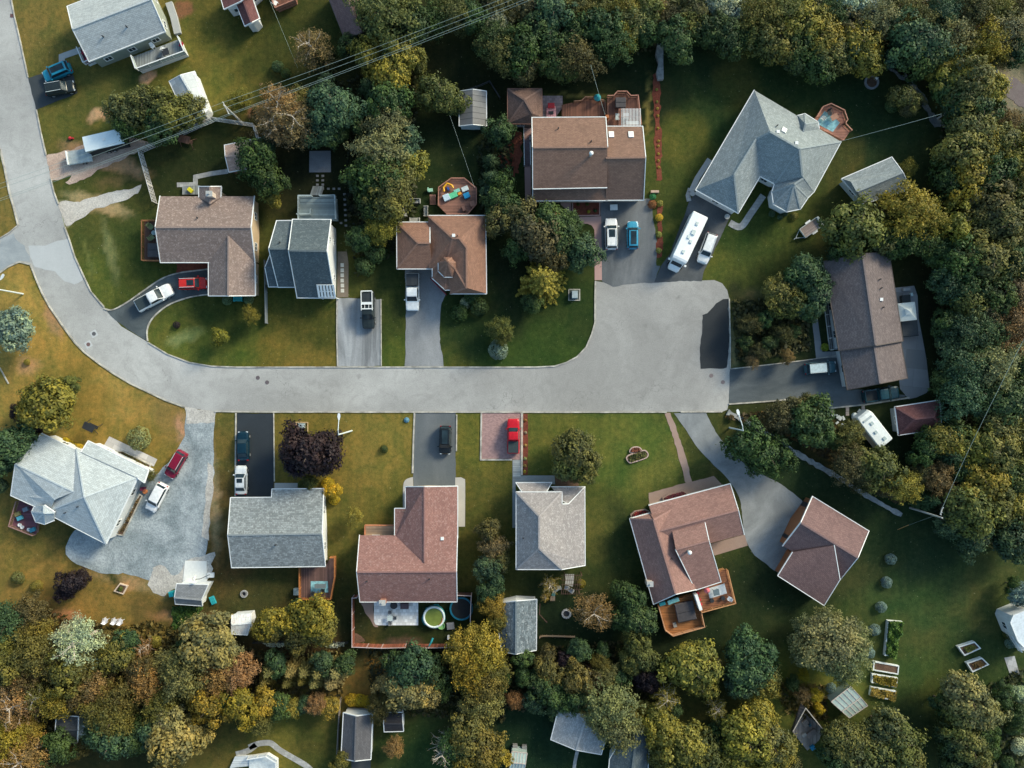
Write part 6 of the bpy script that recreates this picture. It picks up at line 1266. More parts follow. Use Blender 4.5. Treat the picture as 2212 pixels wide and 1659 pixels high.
table('dark round table on the white patio under the eaves', 553+1190/4, 1244.25+255/4, .06, 1.1, 1.1, 0, DKW, round_=True); box_thing('sofa', 'dark wicker sofa on the white patio under the eaves', 'sofa', 553+1282/4, 1244.25+262/4, .06, (1.2, .85, .7), 0, plain('wicker_plum', (.12, .08, .09)))
table('small glass table between the patio chairs', 553+1157/4, 1244.25+365/4, .06, .8, .8, 0, plain('glass_top', (.5, .58, .58), .2), legm=DARKM)
for x, y, rz, l in ((1157,315,-90,'topmost'), (1198,362,180,'rightmost'), (1158,405,90,'lowest')): chair('%s of three small grey chairs on the white patio' % l, 553+x/4, 1244.25+y/4, .06, math.radians(rz), plain('chair_grey', (.16, .17, .18)), .85)
box_thing('play_table', 'small grey play frame between the lime pool and the fence', 'play table', 553+1680/4, 1244.25+435/4, 0, (1.1, 1.0, .5), .1, plain('grey_plastic', (.22, .22, .24))); box_thing('bottle', 'white gas bottle near the red-brown fence', 'gas bottle', 553+1662/4, 1244.25+535/4, 0, (.3, .6, .5), 0, WHITE)
b = MB(); q = P(553+1510/4, 1244.25+590/4, 1.8); b.tube([q+Vector((.3, .9, -.1)), q+Vector((.1, .4, .05)), q+Vector((-.2, -.2, .05)), q+Vector((-.2, -.35, -.8))], .16, 7, .09); solo('towel', b, TEAL, 'teal towel hung over the red-brown fence', 'towel')
for x, y, rz, l in ((1308,302,-40,'upper'), (1315,395,40,'lower')): chair('%s green cushioned chair on the red-brown balcony deck' % l, x/4, 414.75+y/4, 1.2, math.radians(rz), plain('green_cushion', (.16, .2, .1)), 1.25)
table('mosaic table between the green cushioned chairs', 1328/4, 414.75+352/4, 1.2, .7, .7, 0, plain('mosaic', (.25, .35, .36)), .5, round_=True)
# toys on octagonal deck
toys = [((1640,1615),'yellow','play_slide','yellow play slide on the octagonal play deck','slide',(.75,.38,.02)), ]
b = MB(); q = [P(553+x/4, y/4, 1.3) for x, y in ((1625,1655),(1620,1620),(1650,1585),(1690,1600),(1705,1625))]; b.tube(q, .16, 8); solo('play_slide', b, plain('toy_yellow', (.75, .38, .02), .4), 'curved yellow play slide on the octagonal play deck', 'slide')
for x, y, s, c, l in (('10',0,0,0,0),)[:0]: pass
for (ij, x, y), (w_, d_, h_), c, nm, l in ((('10',1805,1630),(1.0,.7,.4),(.62,.7,.7),'toy_table','white toy table on the octagonal play deck'), (('11',1645,45),(.95,.95,.5),(.5,.65,.75),'play_tent','pale blue toy mound at the left of the play deck'), (('11',1700,28),(1.3,.8,.4),(.12,.55,.3),'play_mat','green toy heap in the middle of the play deck'), (('11',1820,28),(.9,.8,.5),(.02,.25,.5),'toy_box','blue toy box at the right of the play deck'), (('11',1795,140),(.45,.8,.6),(.25,.13,.1),'stool','brown stool at the lower edge of the play deck'), (('10',1660,1628),(.3,.5,.4),(.03,.08,.3),'toy_car','tiny navy toy beside the yellow slide'), (('11',1870,100),(.8,.8,.5),(.28,.14,.1),'corner_seat','brown corner seat on the play deck'), (('11',1760,12),(.5,.4,.4),(.8,.35,.05),'toy_ball','orange toy next to the green toy heap'), (('10',1735,1648),(.9,.5,.3),(.25,.6,.5),'toy_mat','mint toy at the top of the play deck')):
    q = tp(ij, [x, y])[0]; box_thing(nm, l, nm.replace('_', ' '), q[0], q[1], .8, (w_, d_, h_), .4, plain('toy_%d' % int(c[0]*99+c[1]*990+c[2]*9900), c, .45))
b = MB(); q = P(553+1530/4, 414.75+70/4, 0); [b.box((q.x, q.y+(i-2)*.28, .15+.12*i), (.9, .3, .06)) for i in range(5)]; solo('steps', b, PDK, 'short brown steps at the left of the octagonal play deck', 'steps')
b = MB(); q = P(553+1505/4, 1644/4, .3); b.box((q.x, q.y, .3), (.8, .5, .3), .1); b.box((q.x-.3, q.y+.1, .5), (.2, .5, .3)); solo('toy_vehicle', b, plain('mint_plastic', (.3, .55, .42)), 'mint green toy car left of the octagonal play deck', 'toy')
# deck contents of the chocolate roofed house
TG = plain('toy_truck_pink', (.6, .12, .12), .4)
t = box_thing('garden_cart', 'red and pink patterned cart on the flagstones behind the chocolate roofed house', 'cart', 1106+338/4, 970/4, .05, (1.4, 1.8, .5), 0, plain('pink_check', (.62, .3, .32), .6, .6, 6), plain('pink_check', (.62, .3, .32), .6, .6, 6)); b = MB(); b.box((0, .95, .55), (1.0, .7, .5)); part('seat', b, REDP, t, False); b = MB(); b.box((0, -.1, .6), (.7, .4, .2)); part('tray', b, DARKM, t, False)
b = MB(); q = P(1106+740/4, 838/4, 1.8); b.lathe((q.x, q.y, 1.5), [(.55, 0), (.5, .15), (.12, .75)], 10); solo('parasol', b, TEAL, 'folded teal parasol at the back of the dark brown deck', 'parasol')
box_thing('planter', 'orange planter beside the pergola deck steps', 'planter', 1106+823/4, 1005/4, 1.6, (.5, .5, .5), 0, plain('orange_pot', (.4, .14, .05))); table('grey table left of the slatted pergola', 1106+912/4, 1008/4, 1.6, .6, .95, 0, plain('table_grey', (.4, .46, .48))); box_thing('armchair', 'grey armchair under the slatted pergola', 'armchair', 1106+988/4, 1000/4, 1.6, (.8, .8, .7), 0, plain('armchair_grey', (.4, .4, .42))); box_thing('sofa', 'pale sofa under the slatted pergola', 'sofa', 1106+1040/4, 1065/4, 1.6, (1.8, .7, .7), 0, plain('sofa_pale', (.5, .52, .54)))
box_thing('cooler_box', 'white storage box standing on the wide drive near the garage doors', 'box', 1106+880/4, 414.75+130/4, .05, (1.1, .8, .5), .05, WHITE)
b = MB(); q = P(1106+1230/4, 414.75+2/4, 0); b.box((q.x, q.y, .3), (1.2, .35, .5)); solo('planter_wall', b, plain('tan_block', (.45, .33, .26)), 'short tan block wall at the corner of the wide drive', 'wall')
# deck contents of rose brown house
b = MB(); b.prism([P(x, y, 1.63) for x, y in tp('23', [1690,110,1835,65,1858,150,1708,195])], 1.61, 1.63); solo('rug', b, plain('white_rug', (.55, .6, .63), .8, .2), 'white rug on the upper cedar deck', 'rug')
table('glass table on the white rug', 1106+1765/4, 1244.25+142/4, 1.63, .9, .9, .2, plain('glass_dark', (.12, .16, .18), .2), legm=DARKM)
b = MB(); q = P(1106+1688/4, 1244.25+128/4, 3); b.lathe((q.x, q.y, 1.6), [(.04, 0), (.04, 1.2), (.45, 1.2), (.1, 1.7)], 12); solo('parasol', b, plain('red_pink', (.6, .15, .17)), 'folded red parasol on the upper cedar deck', 'parasol')
for x, y, l in ((1608,150,'highest'), (1622,205,'middle'), (1634,245,'lowest')): b = MB(); q = P(1106+x/4, 1244.25+y/4, 2.1); b.lathe((q.x, q.y, 1.6), [(.15, 0), (.22, .5), (.2, .55)], 10); solo('flower_pot', b, REDP, '%s red pot along the stair wall between the cedar decks' % l, 'flower pot')
for x, y, l in ((1730,215,'dark round stool at the lower left of the upper cedar deck'), (1825,195,'dark round stool at the lower right of the upper cedar deck')): b = MB(); q = P(1106+x/4, 1244.25+y/4, 2.1); b.lathe((q.x, q.y, 1.6), [(.3, 0), (.32, .45), (.3, .5)], 12); solo('stool', b, DARKM, l, 'stool')
chair('white chair in the corner of the upper cedar deck', 1106+1878/4, 1244.25+195/4, 1.6, 2.6, WHITE); box_thing('lounge_cushion', 'turquoise lounger against the wall of the square orange deck', 'lounger', 1106+1395/4, 1244.25+218/4, 1.2, (1.7, .6, .35), .35, plain('turquoise_pale', (.2, .5, .53))); box_thing('cushion', 'teal cushion left of the turquoise lounger', 'cushion', 1106+1300/4, 1244.25+242/4, 1.2, (.9, .5, .3), .3, TEAL)
box_thing('side_table', 'grey side table left of the large hot tub', 'table', 1106+1408/4, 1244.25+425/4, 1.2, (.5, .7, .45), .3, plain('grey_side', (.25, .24, .22)))
b = MB(); b.beam(P(1106+1580/4, 1244.25+150/4, 2.3), P(1106+1625/4, 1244.25+285/4, 2.3), .45, 1.4); solo('stair_wall', b, WHITE, 'white dividing wall between the two cedar decks', 'wall')
# pots on plum deck
for x, y, c, l in ((165,1160,(.1,.4,.5),'turquoise seat on the deep purple deck'), (215,1085,(.2,.23,.28),'grey table on the deep purple deck'), (145,1125,(.28,.24,.1),'mustard seat on the deep purple deck'), (275,1262,(.05,.25,.35),'blue pot group at the foot of the deep purple deck')): box_thing('seat' if 'seat' in l else 'box', l, 'seat' if 'seat' in l else 'box', x/4, 829.5+y/4, .9, (.8, .6, .45), .4, plain('c%d' % int(c[0]*100+c[1]*1000+c[2]*9000), c))
for x, y, l in ((168,1218,'leftmost'), (190,1238,'middle'), (248,1258,'rightmost')): b = MB(); q = P(x/4, 829.5+y/4, 1.2); b.lathe((q.x, q.y, .9), [(.2, 0), (.27, .35), (.2, .36), (.18, .25)], 12); solo('flower_pot', b, WHITE, '%s white rimmed pot on the deep purple deck' % l, 'flower pot')
chair('maroon chair by the east door of the very pale roofed house', 1245/4, 829.5+905/4, 0, 0, plain('maroon_ch', (.18, .03, .07))); b = MB(); q = P(1252/4, 829.5+930/4, .4); b.lathe((q.x, q.y, 0), [(.28, 0), (.35, .5), (.3, .52)], 12); solo('flower_pot', b, plain('terracotta', (.45, .16, .06)), 'terracotta pot by the east door of the very pale roofed house', 'flower pot')
for x, y, l in ((915,382,'grey chair at the wood edge below the dry lawn'), (993,385,'left white chair at the wood edge below the dry lawn'), (1045,390,'right white chair at the wood edge below the dry lawn')): chair(l, x/4, 1244.25+y/4, 0, 1.2, plain('chair_offwhite', (.62, .62, .66)), 1.2)
box_thing('wheelie_bin', 'turquoise bin left of the grey barn-roofed shed', 'bin', 1475/4, 1244.25+160/4, 0, (.65, .8, .9), .2, plain('bin_turq', (.02, .4, .42))); box_thing('play_boat', 'teal sled propped right of the grey barn-roofed shed', 'sled', 1835/4, 1244.25+212/4, 0, (.7, 1.2, .4), .4, plain('bin_teal', (.02, .3, .36)))
for x, y, l in ((1583,130,'upper'), (2000,1455,'lower')): pass
# white pad and basketball hoop
b = MB(); b.prism([P(x, y) for x, y in vp([400,1211,446.5,1212,447.5,1264,395,1262])], 0, .1); solo('pad', b, plain('white_concrete', (.72, .73, .71), .7, .08), kind='structure')
hp = thing('basketball_hoop', 'portable basketball hoop standing over the white pad', 'basketball hoop', tuple(P(455, 1240, 0)))
b = MB(); q = P(455, 1240, 0); b.tube([q, q+Vector((-.4, 0, 3.0)), q+Vector((-1.0, 0, 3.2))], .05, 6); part('pole', b, DARKM, hp); b = MB(); b.box((q.x-1.1, q.y, 3.2), (.06, 1.1, .8)); part('backboard', b, WHITE, hp)
b = MB(); b.tube([(q.x-1.35+.23*math.cos(a), q.y+.23*math.sin(a), 3.0) for a in [k*.6 for k in range(11)]], .02, 5); part('ring', b, plain('hoop_orange', (.5, .15, .03)), hp); b = MB(); b.box((q.x+.1, q.y-.1, .2), (1.0, .7, .35)); part('base', b, WHITE, hp)
# greenhouses
def greenhouse(label, pts, h0, h1):
    w = [P(x, y, h0) for x, y in pts]; c = sum(w, Vector())/4; t = thing('greenhouse', label, 'greenhouse', (c.x, c.y, 0)); fr = plain('greenhouse_frame', (.5, .44, .4)); g = plain('polycarbonate', (.36, .46, .44), .15, .2, .6, spec=.6)
    a, b_, cc, d = w; m1, m2 = (a+d)/2+Vector((0, 0, h1-h0)), (b_+cc)/2+Vector((0, 0, h1-h0)); off = Vector((0, 0, 0))
    b = MB(); b.quad(a, b_, m2, m1); b.quad(m1, m2, cc, d); part('roof_panel', b, g, t); b = MB()
    for p, q in ((a, b_), (b_, cc), (cc, d), (d, a)): b.quad((p.x, p.y, 0), (q.x, q.y, 0), q, p)
    b.add([a, m1, d], [(0, 1, 2)]); b.add([b_, m2, cc], [(0, 1, 2)]); part('wall', b, g, t)
    for k in range(6):
        f = k/5; b = MB()
        for p, q, r in ((a.lerp(b_, f), m1.lerp(m2, f), d.lerp(cc, f)),): b.beam(p+Vector((0, 0, .03)), q+Vector((0, 0, .03)), .08, .06); b.beam(q+Vector((0, 0, .03)), r+Vector((0, 0, .03)), .08, .06)
        part('rafter', b, fr, t)
    for p, q in ((a, b_), (m1, m2), (d, cc), (a, d), (b_, cc)): b = MB(); b.beam(p+Vector((0, 0, .03)), q+Vector((0, 0, .03)), .12, .1); part('beam', b, fr, t)
greenhouse('clear panelled greenhouse standing diagonally on the right lawn', tp('33', [545,1085,713,952,860,1118,702,1225]), 2.0, 2.6); greenhouse('small glass greenhouse at the bottom edge near the middle', tp('23', [0,1515,130,1530,105,1690,-25,1680]), 1.9, 2.4)
for x, y, l in ((27,1490,'left'), (107,1498,'right')): box_thing('compost_bin', '%s grey compost bin above the small glass greenhouse' % l, 'bin', 1106+x/4, 1244.25+y/4, 0, (.7, .9, .8), 0, plain('compost_grey', (.22, .22, .22)))
# open A-frame shelter
at = thing('shelter', 'triangular open timber shelter with furniture under dark boards at lower right', 'shelter', tuple(P(1750, 1570, 0)))
b = MB(); b.prism([P(x, y, .2) for x, y in tp('33', [325,1180,210,1345,340,1510,440,1420,480,1330])], .05, .2); part('floor', b, planks('shelter_floor', (.42, .34, .29), .2), at)
b = MB(); A = tz('33', [285,1095,2.2, 325,1140,2.9, 215,1342,2.9, 195,1345,2.2]); b.quad(*A); A2 = [v-Vector((0, 0, .08)) for v in A]; b.quad(*A2[::-1]); part('roof_panel', b, planks('shelter_roof', (.12, .1, .09), .2, 1), at)
b = MB(); b.beam(*[P(*q, 2.9) for q in tp('33', [325,1140,215,1342])], .12, .15); b.beam(*[P(*q, 2.6) for q in tp('33', [325,1140,548,1415])], .14, .2); part('beam', b, plain('shelter_beam', (.35, .33, .3)), at)
b = MB(); q0, q1 = [P(*q, 0) for q in tp('33', [345,1165,545,1405])]; b.beam(q0+Vector((0, 0, 1.2)), q1+Vector((0, 0, 1.2)), .06, 2.3); part('wall', b, plain('shelter_black', (.025, .025, .025)), at)
for (x, y), (w_, d_), c, l in (((330,1275),(.9,1.0),(.3,.24,.2),'tan bench in the triangular shelter'), ((380,1365),(1.6,.8),(.28,.22,.19),'long tan table in the triangular shelter'), ((362,1288),(.4,.5),(.06,.16,.2),'blue crate in the triangular shelter'), ((315,1375),(.7,.5),(.4,.38,.35),'pale box in the triangular shelter'), ((390,1488),(.7,.6),(.02,.25,.45),'bright blue tub outside the triangular shelter')): box_thing('bench' if 'bench' in l else 'table' if 'table' in l else 'crate', l, 'crate', 1659+x/4, 1244.25+y/4, .2, (w_, d_, .5), .6, plain('sh%d' % int(c[0]*100+c[1]*1000+c[2]*9000), c))
# rings, stones
b = MB(); q = P(1659+895/4, 710/4, .1); strip(b, [(q.x+.95*math.cos(k*.3), q.y+.95*math.sin(k*.3)) for k in range(21)], .28, 0, .25, True, True); solo('flower_ring', b, plain('ring_stone', (.2, .22, .24)), 'circular grey stone edging around bare soil on the top right lawn', 'flower bed')
b = MB(); b.lathe((q.x, q.y, 0), [(.9, 0), (.85, .08)], 20); solo('bed_soil', b, SOIL, kind='structure'); chair('pale garden ornament chair at the edge of the circular stone edging', 1659+940/4, 672/4, .1, 1, WHITE, .7)
rr = random.Random(5); k = 0
STN = plain('white_stone', (.55, .6, .6), .8, .2)
for x, y, l in ((540,385,'left side, upper of two stacked'),(540,408,'left side, lower of two stacked'),(555,435,'left side, third down'),(572,458,'left side, fourth down'),(610,482,'bottom end of the curve'),(597,335,'flat one at the top of the ring'),(640,355,'top of the ring, middle'),(670,368,'top of the ring, right end'),(585,270,'upper arc, second from left'),(605,285,'upper arc, third from left'),(625,298,'upper arc, fourth from left'),(650,295,'upper arc, right end'),(560,265,'upper arc, left end'),(790,235,'alone beside the camper nose')):
    b = MB(); q = P(1659+x/4, 829.5+y/4, .1); b.box((q.x, q.y, .1), (.5*rr.uniform(.7, 1.2), .38*rr.uniform(.7, 1.2), .2), rr.uniform(0, 3)); solo('garden_stone', b, STN, 'white stone left of the camper, '+l, 'stone', 'white stones left of the camper')
b = MB(); q = P(1659+755/4, 829.5+275/4, .3); b.lathe((q.x, q.y, 0), [(.5, 0), (.45, .4), (.2, .5)], 9); solo('covered_object', b, plain('white_bag', (.6, .68, .68)), 'white bundle at the front end of the camper', 'bundle')
for i, (x, y) in enumerate(((745,632),(745,677),(745,720),(745,765),(747,808),(747,852))): b = MB(); q = P(553+x/4, 414.75+y/4, .05); b.box((q.x, q.y, .05), (.5, .55, .08)); solo('stepping_stone', b, plain('slab_white', (.52, .52, .48)), '%s pale stepping slab beside the dark slate roofed house, counted from the top' % ['first', 'second', 'third', 'fourth', 'fifth', 'sixth'][i], 'paving slab', 'pale stepping slabs')
O7 = ['first', 'second', 'third', 'fourth', 'fifth', 'sixth', 'lowest']
DS = [(765+i*2, 20+i*45, '%s small dim slab down the column right of the weathered grey deck' % O7[i]) for i in range(7)]+[(735, 268, 'small dim slab set left of the column beside the weathered grey deck')]
DS += [(x, y, '%s slab of the %s pair below the square grey pad' % (sd, o)) for y, o in ((-140, 'topmost'), (-101, 'second'), (-64, 'third'), (-28, 'lowest')) for x, sd in ((530, 'left'), (577, 'right'))]
DS += [(x, -28, '%s dim slab of the short row running right from the paired slabs' % o) for x, o in ((625, 'left'), (672, 'middle'), (718, 'right'))]
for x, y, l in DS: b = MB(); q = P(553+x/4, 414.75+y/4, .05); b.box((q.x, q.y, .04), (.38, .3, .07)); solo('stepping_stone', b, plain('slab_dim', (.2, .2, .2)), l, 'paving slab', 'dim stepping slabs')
for x, y, l in ((550,233,'brown slab leftmost below the shaded drive, above the white stones'), (686,215,'upper brown slab between the shaded drive and the white bundle'), (686,255,'lower brown slab between the shaded drive and the white bundle'), (822,200,'brown slab right below the dark teal pickup'), (530,480,'brown slab down the dry garden left of the white stones')): b = MB(); q = P(1659+x/4, 829.5+y/4, .04); b.box((q.x, q.y, .04), (.5, .65, .06)); solo('stepping_stone', b, plain('slab_brown', (.3, .26, .24)), l, 'paving slab', 'brown stepping slabs')
# manholes
for x, y, c, l in ((203,721,(.1,.1,.11),'upper manhole cover with pale square surround on the road bend'), (191,744,(.16,.1,.1),'lower manhole cover with pale square surround on the road bend'), (557,816,(.12,.1,.11),'left manhole cover of the pair on the straight road'), (577,826,(.12,.1,.11),'right manhole cover of the pair on the straight road'), (1536.5,811.5,(.2,.16,.16),'upper manhole cover at the end of the turning circle'), (1561.5,825.5,(.2,.16,.16),'lower manhole cover at the end of the turning circle')):
    b = MB(); q = P(x, y, 0); b.lathe((q.x, q.y, .012), [(.31, 0), (.3, .025)], 20); solo('manhole_cover', b, plain('iron%d' % int(c[0]*1000), c, .6), l, 'manhole cover')
    if x < 300: b = MB(); b.box((q.x, q.y, .018), (1.0, 1.0, .012), .5); solo('road_patch', b, asphalt('patch_pale', (.48, .5, .51), (.55, .56, .57), .5), kind='structure')
b = MB(); q = P(26, 34, 0); b.box((q.x, q.y, .03), (.5, .55, .03)); solo('drain_grate', b, plain('iron_red', (.13, .07, .07)), 'rusty drain grate at the street edge in the top left corner', 'drain')
# street lamps
def lamp(label, bx, by, tx, ty, z, ax=None, ay=None):
    a = P(bx, by, 0); t_ = Vector((a.x, a.y, z)); t = thing('street_lamp', label, 'street lamp', (a.x, a.y, 0)); mt = plain('lamp_pole_pale', (.6, .66, .68), .4, .08)
    b = MB(); b.tube([(a.x, a.y, 0), (a.x, a.y, z)], .13, 8, .09); part('pole', b, mt, t)
    if ax is not None:
        e = P(ax, ay, z+.3); b = MB(); b.tube([t_, t_.lerp(e, .3)+Vector((0, 0, .35)), e], .06, 7); part('arm', b, mt, t)
        d = (e-t_).normalized(); b = MB(); s = Vector((-d.y, d.x, 0)); b.add([e-d*.15+s*.1, e+d*.35+s*.22, e+d*.75+s*.16, e+d*.85, e+d*.75-s*.16, e+d*.35-s*.22, e-d*.15-s*.1]+[v-Vector((0, 0, .18)) for v in (e+s*.08, e+d*.35+s*.15, e+d*.7+s*.1, e+d*.75, e+d*.7-s*.1, e+d*.35-s*.15, e-s*.08)], [tuple(range(7)), tuple(range(13, 6, -1))]+[(i, (i+1) % 7, 7+(i+1) % 7, 7+i) for i in range(7)]); part('lamp_head', b, WHITE, t)
lamp('pale street lamp on the dry lawn left of the slate grey drive', 760, 930.5, 732.5, 936, 9.2, 732, 905); lamp('pale street lamp beside the curving drive at right', 1576, 924, 1600, 925, 7, 1596, 896); lamp('pale street lamp at the left edge beside the side street', 50, 635, 0, 622, 6.5, 2, 602)
# utility poles and wires
def pole(label, bx, by, z, arm=None, m=plain('silver_pole', (.42, .42, .4), .7, .2)):
    a = P(bx, by, 0); t = thing('utility_pole', label, 'utility pole', (a.x, a.y, 0)); b = MB(); b.tube([(a.x, a.y, 0), (a.x, a.y, z)], .16, 8, .11); part('pole', b, m, t)
    if arm: b = MB(); p0, p1 = P(arm[0], arm[1], z-.4), P(arm[2], arm[3], z-.4); b.beam(p0, p1, .12, .14); part('crossarm', b, m, t); [part('insulator', MB().lathe(p0.lerp(p1, f)+Vector((0, 0, .07)), [(.05, 0), (.07, .15), (.03, .22)], 8), WHITE, t) for f in (.03, .35, .97)]
pole('utility pole with a crossarm above the lattice fence', 525, 267, 8.0, (482, 221, 495, 247)); pole('utility pole with transformer at the lower right wood edge', 1966, 1097, 9.0, (2031, 1112, 2036, 1096)); pole('silver pole leaning out of the trees near the top right', 2025, 256, 3.0)
WIRE = plain('wire_pale', (.3, .38, .36), .5, .1)
def wire(label, pts, z, r=.02, m=WIRE, zs=None, sag=.5):
    w = [P(x, y, z if zs is None else zs[i]) for i, (x, y) in enumerate(pts)]; out = []
    for a, b in zip(w, w[1:]):
        L = (b-a).length
        for k in range(8): f = k/8; out.append(a.lerp(b, f)-Vector((0, 0, 4*sag*f*(1-f)*min(1, L/40))))
    out.append(w[-1]); b = MB(); b.tube(out, r, 4); solo('overhead_wire', b, m, label, 'wire', 'overhead wires')
wire('topmost overhead wire crossing the upper left of the photo', vp([-60,417,482,221,1130,-20]), 7.9); wire('second overhead wire crossing the upper left of the photo', vp([-60,427,489,231.5,1150,-18]), 7.9)
wire('third overhead wire crossing the upper left of the photo', vp([-20,436,495,245.5,1165,-14]), 7.9); wire('lowest overhead wire crossing the upper left of the photo', vp([-18,440,497,248,1170,-10]), 7.5)
wire('thin service wire over the top left lawn', vp([580,-5,643,147]), 5, .013, zs=[6, 3], sag=.1); wire('thin service wire above the octagonal play deck', vp([972,250,1025,405]), 5, .013, zs=[5, 4]); wire('service wire running to the chocolate roofed house', vp([1276,140,1307,248]), 5, .018, zs=[8, 5.1])
wire('pale service wire running to the blue-grey roofed house', vp([2034,246,1816,305]), 5, .022, zs=[7, 3.4], sag=.6); wire('long wire over the right-hand wood to the lower pole', vp([2036,1096,2156,843,2230,700]), 9, .022); wire('guy wire of the lower right pole', vp([1938,1144,2022,1113]), 5, .013, zs=[0.1, 8]); b = MB(); b.tube([P(1939, 1144, .1), P(1963, 1134, 2.2)], .04, 6); solo('guy_guard', b, plain('guard_orange', (.7, .3, .03)), 'orange guy wire guard at the lower right lawn', 'guy guard')
for x, y, c, l in ((603,1194,(.55,.12,.08),'small red toy on the lawn above the trailers'),): b = MB(); q = P(x/4, y/4, .2); b.lathe((q.x, q.y, 0), [(.2, 0), (.28, .2), (.1, .45)], 9); b.box((q.x+.35, q.y, .2), (.4, .2, .3)); solo('ride_on_toy', b, REDP, l, 'toy')
t = box_thing('wheelbarrow', 'yellow wheelbarrow behind the brown speckled roof house', 'wheelbarrow', 1640/4, 1640/4, .3, (.8, .55, .5), -.7, plain('bright_yellow', (.65, .6, .03), .4))
deck('small grey landing deck behind the brown speckled roof house', tp('00', [1575,1610,1720,1600,1720,1680,1575,1680]), .4, WOODG, WOODD, [], name='deck'); b = MB(); strip(b, tp('00', [1530,1598,1690,1595,1690,1530,1830,1500,1970,1480]), .7, 0, .06); solo('path', b, FLAG, kind='structure')
b = MB(); q = P(553+1300/4, 829.5+312/4, .2); b.lathe((q.x, q.y, 0), [(.45, 0), (.4, .2), (.1, .35)], 7); solo('tarpaulin', b, plain('blue_tarp', (.08, .2, .28)), 'crumpled blue tarpaulin on the lawn by the street', 'tarpaulin')

RC = plain('crimson_cushion', (.4, .01, .05))
for x, y, rz, m_, l in ((1410,425,1.2,WHITE,'white chair against the wall on the grey deck of the topmost left house'), (1565,385,3,RC,'crimson chair at the far right of the grey deck of the topmost left house'), (1375,515,1.6,DARKM,'black chair by the railing of the grey deck of the topmost left house'), (1320,400,-1,WHITE,'small white chair at the left of the grey deck wall')): chair(l, x/4, y/4, 1.3, rz, m_)
table('black square table on the grey deck of the topmost left house', 1428/4, 448/4, 1.3, 1.0, 1.0, .3, DARKM)
for x, y, l in ((720,455,'upper'), (748,520,'lower')): chair('%s crimson chair on the small white porch at top left' % l, x/4, y/4, 1.0, 2.8, RC, .9)
chair('white chair on the red-brown railed deck at the top edge', 553+168/4, 28/4, .9, 1, WHITE, 1.2)
